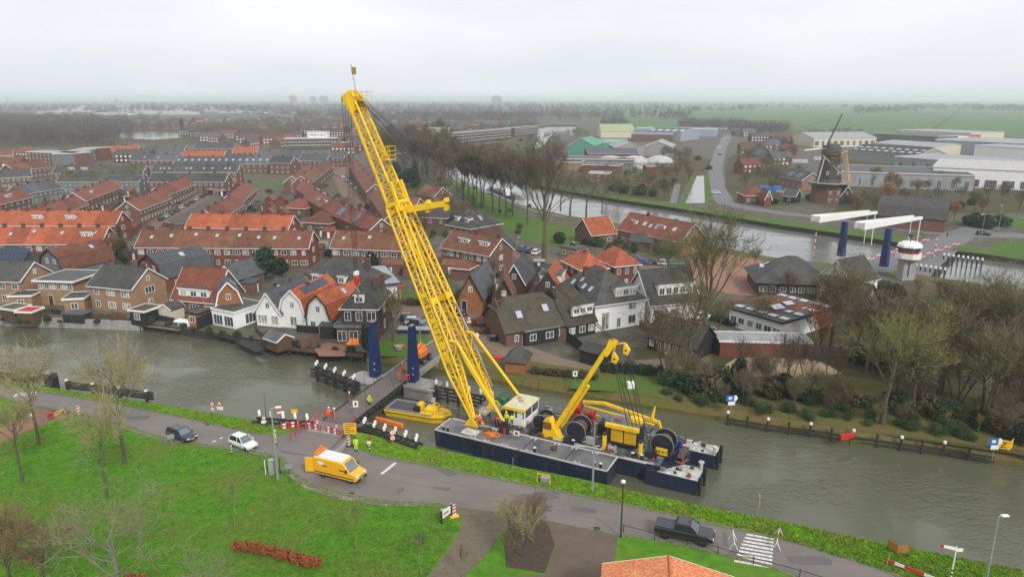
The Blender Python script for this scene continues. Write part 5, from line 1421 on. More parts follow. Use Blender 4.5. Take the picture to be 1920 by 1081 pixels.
for sgn in (-1,1):
 def leg(t,sgn=sgn):
  L_ = t * BL * JT
  y0,y1 = 6.5 + sgn * 2.7,6.5 + sgn * 1.0
  c = Vector((FX,y0 + (y1 - y0) * t,FZ)) + ub * L_
  k = min(1,t / .22)
  return c,.16 + .46 * k,.18 + .62 * k
 lo,K = lattice(BOOM,'boom_leg',leg,22,.155,.066)
 # plated foot, pins and cross plates
 a = [leg(0.0)[0],leg(.10)[0],leg(.2)[0]]
 for side in (-1,1):
  pl = MB()
  p0,p1 = leg(.0),leg(.2)
  y0 = p0[0].y + side * (p0[1] + .05); y1 = p1[0].y + side * (p1[1] + .03)
  A_ = [Vector((p0[0].x,y0,p0[0].z)) - nb * .28,Vector((p0[0].x,y0,p0[0].z)) + nb * .28,Vector((p1[0].x,y1,p1[0].z)) + nb * .75,Vector((p1[0].x,y1,p1[0].z)) + nb * .35]
  pl.hexa([q + Vector((0,-.04,0)) for q in A_] + [q + Vector((0,.04,0)) for q in A_])
  part(pl,'foot_plate','crane_yellow',lo)
 part(MB().hexa([q - ub * .3 for q in K[12]] + [q + ub * .5 for q in K[12]]),'splice_plate','crane_yellow',lo)
 part(MB().lathe([(.3,-.7),(.3,.7)],10,(FX,6.5 + sgn * 2.7,FZ),'y'),'pivot_pin','steel_grey',lo)
 fb_ = MB().extr([(FX - 1.0,DZ),(FX + 1.2,DZ),(FX + .35,FZ + .3),(FX - .3,FZ + .3)],6.5 + sgn * 2.7 - .75,6.5 + sgn * 2.7 - .55); fb_.extr([(FX - 1.0,DZ),(FX + 1.2,DZ),(FX + .35,FZ + .3),(FX - .3,FZ + .3)],6.5 + sgn * 2.7 + .55,6.5 + sgn * 2.7 + .75)
 part(fb_,'pivot_bracket','crane_yellow')
 # back strut with knee
 cs,aa,dd = leg(.36)
 top = cs + nb * (dd + .1)
 knee = top + nb * .9 - ub * .4
 s_ = MB().tube([top,knee],.22,6); s_.tube([knee,Vector((8.4,6.5 + sgn * 3.1,2.2))],.2,10); s_.tube([cs + nb * dd - ub * 1.8,knee],.1,6)
 part(s_,'back_strut','crane_yellow',BOOM)
 part(MB().extr([(7.7,DZ),(9.0,DZ),(8.7,2.5),(8.1,2.5)],6.5 + sgn * 3.1 - .3,6.5 + sgn * 3.1 + .3),'strut_bracket','winch_blue')
def up_boom(t):
 L_ = BL * (JT + (1 - JT) * t)
 return Vector((FX,6.5,FZ)) + ub * L_,1.10 - .36 * t,.80 - .24 * t
uo,K = lattice(BOOM,'upper_boom',up_boom,15,.15,.064)
# heavy box chords on the front of the upper boom
for sgn in (-1,1):
 b = MB()
 p0,p1 = up_boom(-.02),up_boom(1.0)
 q0 = p0[0] + Vector((0,sgn * p0[1],0)) - nb * p0[2]; q1 = p1[0] + Vector((0,sgn * p1[1],0)) - nb * p1[2]
 b.tube([q0,q1],.2,4)
 part(b,'box_chord','crane_yellow',uo)
 b = MB(); pj = up_boom(-.06); pk = up_boom(.2)
 q0 = pj[0] + Vector((0,sgn * (pj[1] + .1),0)) + nb * pj[2]; q1 = pk[0] + Vector((0,sgn * (pk[1] + .1),0)) + nb * (pk[2] + .35)
 b.tube([q0,q1],.25,4); part(b,'joint_cheek','crane_yellow',uo)
c,a,d = up_boom(0)
for off,hh in ((-.9,.5),(.1,.45)):
 P_ = [c + ub * off + Vector((0,s1 * (a + .25),0)) + nb * s2 * (d + .22) for s1,s2 in ((-1,-1),(1,-1),(1,1),(-1,1))]
 part(MB().hexa(P_ + [p + ub * hh for p in P_]),'collar','crane_yellow',uo)
# boom head with sheaves
c,a,d = up_boom(1.0)
for sgn in (-1,-.35,.35,1):
 A_ = [c + Vector((0,sgn * a,0)) - nb * (d + .35) - ub * 2.4,c + Vector((0,sgn * a,0)) - nb * (d + .75) + ub * .35,c + Vector((0,sgn * a,0)) + nb * .35 + ub * .55,c + Vector((0,sgn * a,0)) + nb * (d + .15) - ub * 1.2]
 part(MB().hexa([q + Vector((0,-.07,0)) for q in A_] + [q + Vector((0,.07,0)) for q in A_]),'head_plate','crane_yellow',uo)
part(MB().hexa([c + Vector((0,s1 * a,0)) - nb * (d + .42 if s2 < 0 else -d * .2) + ub * o_ for o_ in (-2.2,.2) for s1,s2 in ((-1,-1),(1,-1),(1,1),(-1,1))]),'head_box','crane_yellow',uo)
for sgn in (-.75,-.25,.25,.75):
 part(MB().lathe([(.2,-.09),(.48,-.09),(.42,0),(.48,.09),(.2,.09)],14,c + Vector((0,sgn * a,0)) - nb * (d + .5),'y'),'sheave','steel_grey',uo)
# walkway, ladders and cages on the back of the upper boom
for t,wd in ((.93,1.6),(.40,1.3)):
 c,a,d = up_boom(t); k = MB(); y0,y1 = c.y - a * .7,c.y + a * .7
 bse = c + nb * (d + .1)
 x0,x1 = bse.x,bse.x + wd
 k.box(x0,x1,y0,y1,bse.z - .05,bse.z)
 cg = part(k,'platform','crane_yellow',uo)
 k = MB()
 for zz in (.55,1.1,1.7 if t < .6 else 1.1):
  for (p,q) in (((x0,y0),(x1,y0)),((x1,y0),(x1,y1)),((x1,y1),(x0,y1))): k.tube([(*p,bse.z + zz),(*q,bse.z + zz)],.035,4)
 for p in ((x0,y0),(x1,y0),(x1,y1),(x0,y1),((x0 + x1) / 2,y0)): k.tube([(*p,bse.z),(*p,bse.z + (1.7 if t < .6 else 1.1))],.035,4)
 part(k,'guard_rail','crane_yellow',cg)
k = MB()
for sgn in (-.25,.25):
 k.tube([up_boom(.02)[0] + Vector((0,sgn,0)) + nb * .98,up_boom(.92)[0] + Vector((0,sgn,0)) + nb * .75],.04,4)
for i in range(44):
 t = .02 + .9 * i / 43; p = up_boom(t)[0] + nb * (.98 - .23 * t); k.tube([p - Vector((0,.25,0)),p + Vector((0,.25,0))],.025,4,False)
part(k,'ladder','crane_yellow',uo)
# grey service pipe along one leg, inner rope guards
part(MB().tube([leg(.5)[0] + nb * 1.05 + Vector((0,.3,0)),leg(.08)[0] + nb * .9 + Vector((0,.3,0))],.12,6),'service_pipe','concrete',BOOM)
# jib arm pointing back from the joint
c,a,d = up_boom(-.02)
JE = c + Vector((7.3,0,1.2))
j = MB()
for sgn in (-.4,.4):
 y = c.y + sgn
 j.hexa([(c.x + .3,y - .09,c.z - .75),(JE.x,y - .09,JE.z - .45),(JE.x,y + .09,JE.z - .45),(c.x + .3,y + .09,c.z - .75),(c.x + .3,y - .09,c.z + .15),(JE.x,y - .09,JE.z + .25),(JE.x,y + .09,JE.z + .25),(c.x + .3,y + .09,c.z + .15)])
for i in range(8):
 f = i / 7; p = c.lerp(JE,.12 + .85 * f); j.box(p.x - .1,p.x + .1,c.y - .42,c.y + .42,p.z - .4,p.z + .05)
jo = part(j,'jib_arm','crane_yellow',BOOM)
for f in (.62,1.0):
 p = c.lerp(JE,f)
 part(MB().extr([(p.x - .35,p.z - .3),(p.x + .35,p.z - .3),(p.x + .2,p.z - 1.0),(p.x - .2,p.z - 1.0)],c.y - .3,c.y + .3),'sheave_cheek','crane_yellow',jo)
 part(MB().extr([(p.x - .25,p.z + .1),(p.x + .25,p.z + .1),(p.x + .1,p.z + .6),(p.x - .1,p.z + .6)],c.y - .45,c.y + .45),'lug','crane_yellow',jo)
# flag on the head
c,a,d = up_boom(1.0)
fp = c + nb * .7 + ub * .3
part(MB().tube([fp,fp + Vector((-.55,0,3.3))],.035,5),'flagpole','trim_dark',uo)
fl = MB(); ft = fp + Vector((-.5,0,2.95))
ringf = [[ft + Vector((x * .85,.12 * math.sin(x * 5),.0 - .12 * x)) + Vector((0,0,z)) for z in (0,-.45,-.9)] for x in (0,.3,.6,1.0)]
for i in range(3):
 for k_ in range(2): fl.quad(ringf[i][k_],ringf[i + 1][k_],ringf[i + 1][k_ + 1],ringf[i][k_ + 1])
fo = part(fl,'flag','crane_yellow_dark',uo); fo.modifiers.new('cloth','SOLIDIFY').thickness = .02
# ---- stern mast
MF,MH = Vector((14.1,5.3,DZ)),Vector((21.4,5.5,14.4))
mo = part(MB().tube([MF + Vector((.1,0,.5)),MF.lerp(MH,.93)],[.34,.30],12),'mast','crane_yellow',smooth=False)
part(MB().tube([MF + Vector((1.0,.9,1.2)),MF.lerp(MH,.55) + Vector((.5,.5,0))],.24,8),'mast_brace','crane_yellow',mo)
part(MB().extr([(MF.x - 1.0,DZ),(MF.x + 1.5,DZ),(MF.x + .6,DZ + 1.3),(MF.x - .1,DZ + 2.6),(MF.x - .9,DZ + 2.2)],4.7,5.9),'mast_foot','crane_yellow',mo)
part(MB().box(MF.x - .85,MF.x + .2,4.6,4.72,DZ + 1.2,DZ + 2.1),'rust_panel','rust',mo)
md = (MH - MF).normalized()
hd = MB()
for sgn in (-.3,.3):
 A_ = [MF.lerp(MH,.88),MF.lerp(MH,.88) + Vector((.6,0,-.1)),MH + Vector((.8,0,.2)),MH + Vector((-.1,0,.5))]
 hd.hexa([q + Vector((0,sgn - .06,0)) for q in A_] + [q + Vector((0,sgn + .06,0)) for q in A_])
part(hd,'mast_head','crane_yellow',mo)
for (dx,dz_) in ((.55,-1.9),(1.9,-.6)):
 p = MH + Vector((dx,0,dz_))
 b_ = MB().extr([(p.x - .34,p.z - .4),(p.x + .22,p.z - .6),(p.x + .44,p.z),(p.x - .08,p.z + .75),(p.x - .27,p.z + .7)],MH.y - .22,MH.y + .22)
 bo_ = part(b_,'pulley_block','crane_yellow',mo)
 part(MB().tube([p + Vector((-.2,0,.8)),MH + Vector((.6,0,-.1))],.09,6),'link','crane_yellow',bo_)
 part(MB().lathe([(.12,-.3),(.12,.3)],8,p,'y'),'pin','trim_dark',bo_)
# ---- wires
def wire(a,b_,r=.035,nm='wire_rope',par=None): return part(MB().tube([a,b_],r,5),nm,'wire',par)
hc = up_boom(1.0)[0]
for y in (-.9,-.4,.4,.9):
 wire(hc + Vector((.8,y,-.2)),MH + Vector((.3,y * .35,.3)),.032,'pendant_rope')
for y in (-.3,.3):
 wire(hc + Vector((.9,y * 2,-.6)),JE + Vector((0,y,.4)),.04,'pendant_rope')
 wire(JE + Vector((0,y,.2)),MH + Vector((.1,y,.2)),.028,'pendant_rope')
EX = loc(1195,835,2.0)
for i,(dx,ex) in enumerate(((.5,-.5),(.7,.1),(1.9,.9),(2.1,1.5),(1.2,.4))):
 p = MH + Vector((dx,0,-2.3 if dx < 1.3 else -1.1))
 wire(p + Vector((0,(i - 2) * .08,0)),Vector((24.6 + ex,6.4 + .2 * i,2.0)),.05,'luffing_rope')
# hoist ropes, hook block and slings down to the lifted leaf
hk = hc + Vector((-.6,0,0)) - nb * .6
HZ = 17.6
for y in (-.85,-.3,.3,.85):
 wire(Vector((hk.x,6.5 + y,hk.z)),Vector((hk.x,6.5 + y * .5,HZ + .9)),.04,'hoist_rope')
hb = part(MB().lathe([(.1,HZ - 1.1),(.36,HZ - .75),(.42,HZ),(.34,HZ + .45)],10,(hk.x,6.5,0)),'hook_block','red_paint')
part(MB().cbox(hk.x - .25,hk.x + .25,6.1,6.9,HZ + .45,HZ + 1.0,.08),'block_cheek','trim_white',hb)
part(MB().tube([(hk.x,6.5,HZ - 1.05),(hk.x,6.5,HZ - 1.6),(hk.x + .35,6.5,HZ - 2.0),(hk.x,6.5,HZ - 2.3),(hk.x - .32,6.5,HZ - 2.0)],[.12,.13,.12,.1,.05],6),'hook','steel_grey',hb)
HKW = bworld(hk.x,6.5,HZ - 2.2)
# ---- wheelhouse
W0 = Vector((7.2,6.0,DZ))
wl = MB()
zb,zt = DZ,DZ + 2.35
wl.cbox(7.2,10.0,6.0,10.2,zb,zb + 1.05,.06)
wo_ = part(wl,'wheelhouse','white_wall')
for (x,y) in ((7.25,6.05),(8.5,6.05),(9.95,6.05),(7.25,10.15),(9.95,10.15),(9.95,8.1),(7.25,8.1)):
 part(MB().box(x - .07,x + .07,y - .07,y + .07,zb + 1.05,zt),'window_post','white_wall',wo_)
for (x0,x1,y0,y1) in ((7.32,8.43,6.03,6.07),(8.57,9.88,6.03,6.07),(9.93,9.97,6.12,8.03),(9.93,9.97,8.17,10.08),(7.23,7.27,6.12,8.03),(7.23,7.27,8.17,10.08),(7.32,9.88,10.13,10.17)):
 part(MB().box(x0,x1,y0,y1,zb + 1.06,zt - .02),'window','glass',wo_)
part(MB().box(8.9,9.7,5.96,6.0,zb + .1,zb + 2.1),'door','trim_white',wo_)
part(MB().cbox(6.95,10.15,5.75,10.4,zt,zt + .16,.05),'roof','paint_cream',wo_)
part(MB().box(6.9,10.2,5.62,5.76,zt - .16,zt + .2),'roof_trim','crane_yellow',wo_)
part(MB().box(8.2,8.7,7.8,8.4,zt + .16,zt + .34),'roof_hatch','roof_flat_light',wo_); part(MB().box(7.6,8.0,8.6,9.2,zt + .16,zt + .3),'roof_hatch','roof_flat_light',wo_)
part(MB().tube([(10.0,10.2,zt),(10.0,10.2,zt + 2.6)],.04,5),'antenna','trim_dark',wo_)
# ---- winches
def winch(x,y,z,r,w):
 o = part(MB().lathe([(r * .45,-w),(r * .45,w)],16,(x,y,z),'y'),'winch_drum','winch_blue')
 part(MB().lathe([(r * .62,-w * .8),(r * .62,w * .8)],16,(x,y,z),'y'),'rope_layer','rope_brown',o)
 for q in (-w,w):
  b = MB()
  N = 22
  b.loft([[(x + r * f * math.cos(a),y + q + dy,z + r * f * math.sin(a)) for f,dy in ((1,-.09),(1.0,.09),(.93,.09),(.93,-.09))] for a in [2 * math.pi * k / N for k in range(N + 1)]],caps=False)
  part(b,'flange_rim','steel_grey',o)
  b = MB()
  for k in range(6):
   a = k * math.pi / 3 + .2; b.tube([(x,y + q,z),(x + r * .9 * math.cos(a),y + q,z + r * .9 * math.sin(a))],.07,4)
  part(b,'spokes','winch_blue',o)
  part(MB().lathe([(r * .94,-.03),(r * .94,.03)],20,(x,y + q * .93,z),'y'),'flange_disc','winch_blue',o)
 part(MB().extr([(x - r * .8,DZ),(x + r * .8,DZ),(x + .2,z),(x - .2,z)],y - w - .35,y - w - .15).extr([(x - r * .8,DZ),(x + r * .8,DZ),(x + .2,z),(x - .2,z)],y + w + .15,y + w + .35),'winch_stand','winch_blue',o)
 part(MB().lathe([(.34,-.5),(.34,.5)],12,(x - r * .5,y - w - .5,DZ + .55),'y').box(x - r * .9,x - r * .1,y - w - 1.2,y - w - .4,DZ,DZ + .35),'winch_motor','winch_blue',o)
 return o
winch(12.5,6.6,2.0,1.25,1.0); winch(17.3,6.5,2.1,1.35,1.1)
w3 = winch(27.8,7.6,2.1,1.45,.9)
part(MB().box(27.2,28.6,6.28,6.34,1.05,1.95),'name_plate','crane_yellow',w3)
fo_ = letters('HEBO',.5,w3); fo_.location = (27.25,6.265,1.32); fo_.rotation_euler = (math.pi / 2,0,0)
# lettering down the near leg
fo_ = letters('HEBO LIFT 2',.95,BOOM,space=1.1)
def legn(t):
 L_ = t * BL * JT
 return Vector((FX,6.5 - 2.7 + 1.7 * t,FZ)) + ub * L_
pa,pb = legn(.58),legn(.30)
lp = MB()
q0,q1 = legn(.60),legn(.28)
lp.hexa([q0 + Vector((0,-.70,0)) - nb * .45,q1 + Vector((0,-.70,0)) - nb * .45,q1 + Vector((0,-.66,0)) - nb * .45,q0 + Vector((0,-.66,0)) - nb * .45,q0 + Vector((0,-.70,0)) + nb * .45,q1 + Vector((0,-.70,0)) + nb * .45,q1 + Vector((0,-.66,0)) + nb * .45,q0 + Vector((0,-.66,0)) + nb * .45])
part(lp,'letter_board','crane_yellow',BOOM)
xa = (pb - pa).normalized(); ya = nb.copy(); za = xa.cross(ya)
if za.y > 0: ya = -ya; za = -za
mw = Matrix((xa,ya,za)).transposed().to_4x4(); mw.translation = pa + Vector((0,-.73,0)) - ya * .32
fo_.matrix_local = mw
# ---- engine house, loader crane and deck clutter belonging to the vessel
eh = MB().cbox(21.3,25.0,6.0,8.8,DZ + .5,DZ + 2.9,.08); eo = part(eh,'engine_house','winch_blue')
part(MB().box(21.0,25.2,5.55,6.0,DZ + 2.75,DZ + 3.2),'roof_hood','crane_yellow',eo)
part(MB().box(21.2,25.1,6.0,8.9,DZ + 2.9,DZ + 3.0),'roof','deck_steel',eo)
for x in (21.7,23.35):
 q = part(MB().box(x,x + 1.45,5.9,5.99,DZ + .9,DZ + 2.6),'louvre_panel','crane_yellow',eo)
 for k in range(10):
  part(MB().box(x + .08 + k * .134,x + .13 + k * .134,5.87,5.9,DZ + 1.0,DZ + 2.5),'slat','crane_yellow_dark',q)
part(MB().cbox(23.3,25.0,7.6,8.4,DZ + 3.0,DZ + 3.65,.2),'exhaust_box','crane_yellow',eo); part(MB().box(21.6,22.5,7.2,7.9,DZ + 3.0,DZ + 3.3),'roof_box','brick_pink',eo)
for x in (21.2,25.7):
 part(MB().tube([(x,5.0,DZ),(x,5.0,DZ + 1.9)],.26,8),'spud_post','crane_yellow'); part(MB().lathe([(.2,DZ + 1.9),(.24,DZ + 2.2)],8,(x,5.0,0)),'post_cap','winch_blue')
lc = part(MB().lathe([(.5,DZ),(.45,DZ + 2.0),(.3,DZ + 2.6)],10,(15.4,10.6,0)),'loader_base','red_paint')
part(MB().lathe([(.42,-.8),(.42,.6),(.6,.6),(.6,1.0)],12,(15.0,10.5,DZ + 2.1),'x'),'loader_tank','red_paint',lc); part(MB().lathe([(.3,-.6),(.3,.4),(.55,.4),(.55,.7)],12,(17.2,10.4,DZ + 1.6),'x'),'loader_tank','red_paint',lc)
lb = MB().tube([(16.2,10.6,DZ + 3.0),(19.0,10.8,DZ + 3.3),(26.2,10.6,DZ + 2.3)],.25,4); lb.tube([(16.4,10.6,DZ + 2.5),(25.8,10.4,DZ + 1.9)],.14,6)
part(lb,'loader_arm','crane_yellow',lc)
part(MB().tube([(26.2,10.6,DZ + 2.5),(26.6,10.5,DZ + 1.6),(26.6,10.3,DZ)],.2,4).tube([(25.4,10.6,DZ + 2.6),(25.7,10.6,DZ + 4.3)],[.25,.1],5),'loader_elbow','crane_yellow',lc)
part(MB().lathe([(.3,-.35),(.3,.35)],10,(22.3,4.8,DZ + .5),'x').lathe([(.45,-.4),(.45,-.3)],12,(22.3,4.8,DZ + .5),'x').lathe([(.45,.3),(.45,.4)],12,(22.3,4.8,DZ + .5),'x').box(21.7,22.9,4.4,5.2,DZ,DZ + .1),'anchor_winch','concrete')
an = MB().tube([(30.2,5.6,DZ + 1.9),(30.6,5.9,DZ + .3)],.12,6); an.tube([(29.9,5.4,DZ + .3),(30.5,5.7,DZ + .1),(31.1,6.3,DZ + .5)],.14,5)
part(an,'anchor','rust')
for (x0,x1,y0,y1,z1,m) in ((19.0,19.9,8.6,9.6,1.4,'timber_dark'),(10.6,11.3,9.2,10.6,1.0,'winch_blue'),(5.0,6.3,6.0,8.2,1.3,'steel_grey'),(18.6,19.6,5.4,5.9,.9,'concrete'),(26.2,27.0,5.2,5.9,1.0,'winch_blue'),(25.9,26.8,8.0,9.4,1.7,'steel_grey'),(28.9,29.6,8.8,9.8,1.2,'blue_paint'),(29.6,30.4,6.9,9.9,.25,'deck_brown'),(6.5,8.6,10.9,12.2,1.2,'roof_flat_light'),(2.2,4.0,6.6,8.8,.3,'concrete')):
 part(MB().cbox(x0,x1,y0,y1,DZ,DZ + z1,.06),'deck_locker',m)
part(MB().box(28.3,30.6,6.5,10.3,-1.0,.35),'stern_platform','hull_blue')
gr = MB()
for i in range(14):
 x = 9.2 + i * 1.3; gr.tube([(x,11.25,DZ + .35),(x,11.25,DZ + 1.35)],.03,4,False)
for z in (.85,1.35): gr.tube([(9.2,11.25,DZ + z),(26.1,11.25,DZ + z)],.028,4,False)
part(gr,'guard_rail','steel_grey')
rc_ = random.Random(9)
for i in range(170):      # small deck gear: pipes, boxes, valves, coils
 x,y = rc_.uniform(1.8,28),rc_.uniform(4.3,12.4)
 if (6.8 < x < 10.3 and 5.6 < y < 10.5) or (21 < x < 25.3 and 5.4 < y < 9): continue
 z = DZ + (.35 if y > 11.1 and x > 9 else .0); s_ = rc_.uniform(.12,.42); k_ = rc_.random()
 m_ = rc_.choice(['steel_grey','winch_blue','coaming_white','rust','timber_dark','coaming_white','rope_brown','blue_paint','crane_yellow','red_paint','steel_grey'])
 if k_ < .45: b = MB().cbox(x,x + s_ * 1.6,y,y + s_,z,z + s_ * rc_.uniform(.6,1.8),.03)
 elif k_ < .7: b = MB().tube([(x,y,z + .1),(x + rc_.uniform(-1.6,1.6),y + rc_.uniform(-1,1),z + rc_.uniform(.1,.5))],.06,6)
 elif k_ < .85: b = MB().lathe([(s_ * .6,z),(s_ * .5,z + s_ * 1.6),(s_ * .7,z + s_ * 1.7),(.02,z + s_ * 1.8)],8,(x,y,0))
 else: b = MB().lathe([(s_,z),(s_ * 1.2,z + .12),(s_ * .5,z + .2),(s_ * .4,z)],10,(x,y,0))
 part(b,'deck_gear',m_)
for i in range(34):      # ropes, bitts and boxes on the stern decks
 y0,x1 = ((3.5,32.6),(10.4,33.2))[i % 2]; x,y = rc_.uniform(27.2,x1 - .6),y0 + rc_.uniform(.2,2.5); s_ = rc_.uniform(.12,.34); z = DZ - .42
 m_ = rc_.choice(['steel_grey','winch_blue','rust','rope_brown','timber_dark','coaming_white'])
 b = MB().cbox(x,x + s_ * 1.8,y,y + s_,z,z + s_ * 1.4,.03) if i % 3 else MB().lathe([(s_ * .8,z),(s_,z + .1),(s_ * .5,z + .22),(s_ * .3,z)],9,(x,y,0))
 part(b,'deck_gear',m_)
gn = MB().extr([(3.2,DZ),(5.2,DZ),(5.0,DZ + 1.1),(4.2,DZ + 1.6),(3.3,DZ + 1.1)],9.9,11.3)
tag(gn.build('deck_hut','green_paint',None,BO,BA),'small green box hut on the bow of the crane barge','hut')
# loose things lying on the deck
def on_deck(nm,label,cat,mb,m): return tag(mb.build(nm,m,None,BO,BA),label,cat)
on_deck('hatch_cover','white square hatch cover lying on the near deck','hatch',MB().cbox(3.4,5.6,.8,2.3,DZ + .02,DZ + .16,.04),'deck_white')
cb = MB()
rr = random.Random(3)
for k in range(9):
 a0 = rr.uniform(0,6); cx,cy = 7.3 + rr.uniform(-.5,.5),2.0 + rr.uniform(-.25,.25); q = rr.uniform(.3,.55)
 cb.tube([(cx + q * math.cos(a0 + t * .7) * 1.4,cy + q * math.sin(a0 + t * .7),DZ + .06 + .02 * k) for t in range(9)],.05,5)
on_deck('hose_coil','heap of orange hose coiled on the near deck','hose',cb,'orange_paint')
for (x,y,r_,lab) in ((6.3,2.9,.55,'round brown basket of rope beside the hose heap'),(12.2,4.6,.6,'round grey tub of rope below the wheelhouse'),(15.8,2.2,.4,'rusty coil of chain on the near deck')):
 on_deck('rope_tub',lab,'tub',MB().lathe([(r_ * .8,DZ),(r_,DZ + .35),(r_ * .9,DZ + .37),(r_ * .75,DZ + .2),(.02,DZ + .28)],12,(x,y,0)),'rope_brown')
on_deck('red_drum','red barrel standing on the near deck','barrel',MB().lathe([(.28,DZ),(.3,DZ + .3),(.28,DZ + .32),(.3,DZ + .9),(.02,DZ + .9)],10,(8.5,3.3,0)),'red_paint')
ws = thing('warning_board','white warning board with red symbol on the barge rail','sign',bworld(10.2,3.2,DZ),BA)
MB().box(-.4,.4,-.02,.02,.1,.8).build('board','trim_white',ws); MB().box(-.2,.2,-.03,-.021,.25,.65).build('symbol','red_paint',ws)
# ------------------------------------------------------------------ bridge under repair
mat('bridge_deck',(0.160,0.130,0.115),0.75,(0.110,0.090,0.080),0.5,6,0.2,8)
mat('pile_wood',(0.040,0.038,0.036),0.85,(0.020,0.019,0.018),2.0,5)
worn('tower_blue',(0.010,0.026,0.125),(0.05,0.05,0.055),.5,.38)
mat('hivis_yellow',(0.62,0.80,0.020),0.7,(0.50,0.66,0.02),3)
mat('hivis_orange',(0.85,0.105,0.020),0.7,(0.68,0.08,0.02),3)
mat('sign_yellow',(0.85,0.46,0.01),0.5)
mat('sign_red',(0.62,0.018,0.020),0.5)
mat('sign_white',(0.80,0.80,0.78),0.5)
mat('sign_blue',(0.02,0.15,0.50),0.5)
mat('galv',(0.42,0.44,0.46),0.45,(0.32,0.34,0.36),1.5,metal=.5)
BD = Vector((.336,.943,0)).normalized(); BP = Vector((-24.3,83.4,0)); BANG = math.atan2(BD.y,BD.x) - math.pi / 2
def bw(s,l,z): return BP + Vector((BD.x * s + BD.y * l,BD.y * s - BD.x * l,z))
# local frame of bridge parts: x across (to the right), y along
fx = thing('fixed_span','fixed bridge span with brown deck and concrete kerbs reaching the far bank','bridge',BP,BANG)
MB().box(-2.1,2.1,19.0,39.5,.05,.42).build('deck','bridge_deck',fx)
for x in (-2.35,2.1): MB().box(x,x + .25,19.0,39.5,-.35,.62).build('kerb','concrete',fx)
MB().box(-2.6,2.6,28.8,29.6,-2.2,.05).build('abutment','concrete',fx)
lf = thing('bridge_leaf','movable bridge leaf with brown deck hung on the crane hook','bridge leaf',BP,BANG)
MB().box(-2.0,2.0,3.2,18.9,.18,.50).build('deck','bridge_deck',lf)
for x in (-2.12,2.0): MB().box(x,x + .12,3.2,18.9,-.1,.58).build('edge_beam','trim_dark',lf)
for k in range(16):
 for x in (-2.5,2.12):
  MB().box(x,x + .38,3.7 + k * .95,4.2 + k * .95,.05,.42).build('bracket','timber_dark',lf)
for x in (-1.2,0,1.2): MB().box(x - .12,x + .12,3.3,18.8,-.4,.18).build('girder','trim_dark',lf)
for k,(s,l) in enumerate(((8,-1.7),(8,1.7),(16,-1.7),(16,1.7))):
 o = MB().tube([HKW,bw(s,l,.5)],.03,5).build('sling','wire'); tag(o,'thin lifting sling from the red hook to the bridge leaf','sling','slings holding the bridge leaf')
ab = thing('bridge_abutment','near bridge abutment with curved concrete wing wall','abutment',BP,BANG)
MB().box(-2.6,2.6,.2,3.1,-2.4,.30).build('abutment_wall','concrete',ab)
MB().hexa([(-3.2,-5,.0),(3.2,-5,.0),(2.4,3.15,.0),(-2.4,3.15,.0),(-3.2,-5,.03),(3.2,-5,.03),(2.4,3.15,.40),(-2.4,3.15,.40)]).build('ramp','asphalt',ab)
cw = MB().loft([[(3.0 + 1.6 * math.sin(a) - dx * math.sin(a),-2.6 - 1.8 * math.cos(a) * 1.6 + dx * math.cos(a),z) for dx,z in ((0,-.2),(0,.55),(.3,.55),(.3,-.2))] for a in [i * math.pi / 8 for i in range(0,7)]],caps=True)
cw.build('wing_wall','concrete',ab)
def rail(label,pts,h=1.0,m='red_paint',nm='railing',grp=None,n=8):
 a,b_ = Vector(pts[0]),Vector(pts[1])
 t = thing(nm,label,'railing',a,0,grp)
 for i in range(n):
  p = a.lerp(b_,i / (n - 1)) - a; MB().tube([p,p + Vector((0,0,h))],.045,5).build('post',m,t)
 for z in (h * .5,h):
  MB().tube([Vector((0,0,z)),b_ - a + Vector((0,0,z))],.04,5).build('rail',m,t)
 return t
rail('long pink red railing between the approach and the fender corner',(bw(-2.5,-3.1,.1),bw(4.5,-2.7,.4)))
rail('short pink red railing beside the yellow notice board',(bw(0.5,2.8,.1),bw(3.8,2.5,.4)),n=5)
# lift towers on their piers
def tower(label,p,wx,hgt,rot):
 t = thing('lift_tower',label,'tower',(p[0],p[1],0),rot)
 b = MB().loft([[(-wx * k,-.75 * k2,z),(wx * k,-.75 * k2,z),(wx * k,.75 * k2,z),(-wx * k,.75 * k2,z)] for k,k2,z in ((1.0,1.0,.4),(.97,1.0,3.0),(.55,.75,hgt))])
 b.build('column','tower_blue',t)
 MB().box(-.32,.32,-.45,.45,hgt,hgt + .16).build('cap','concrete',t)
 MB().cbox(-wx - .42,-wx - .04,-.3,.5,1.2,3.2,.05).build('cabinet','concrete',t)
 MB().box(-wx - .04,-wx + .1,.1,.3,1.9,2.1).build('bracket','galv',t)
 for z in (1.6,2.6): MB().box(.2,.5,-.80,-.73,z,z + .3).build('lamp_box','galv',t)
 return t
tower('dark blue tapered lift tower on the far side of the bridge deck',(-21.1,102.9),.66,9.2,BANG)
tw2 = tower('dark blue tapered lift tower behind the two bending workers',(-14.9,100.9),.62,9.2,BANG)
for nm,px,py,lab in (('pier',-22.0,102.2,'flat concrete pier beyond the lifted leaf'),('pier',-13.6,99.9,'concrete pier beside the two workers at the tower')):
 t = thing('pier',lab.replace('left ','cabinet-sided ').replace('right ','workers-side '),'pier',(px,py,0),BANG + R(-4))
 pl = [(-3.0,-1.3),(-2.4,-2.0),(2.4,-2.0),(3.0,-1.3),(3.0,1.3),(2.4,2.0),(-2.4,2.0),(-3.0,1.3)]
 MB().prism(pl,.05,.38).build('cap','concrete',t); MB().prism([(x * .88,y * .88) for x,y in pl],-2.6,.05).build('shaft','concrete',t)
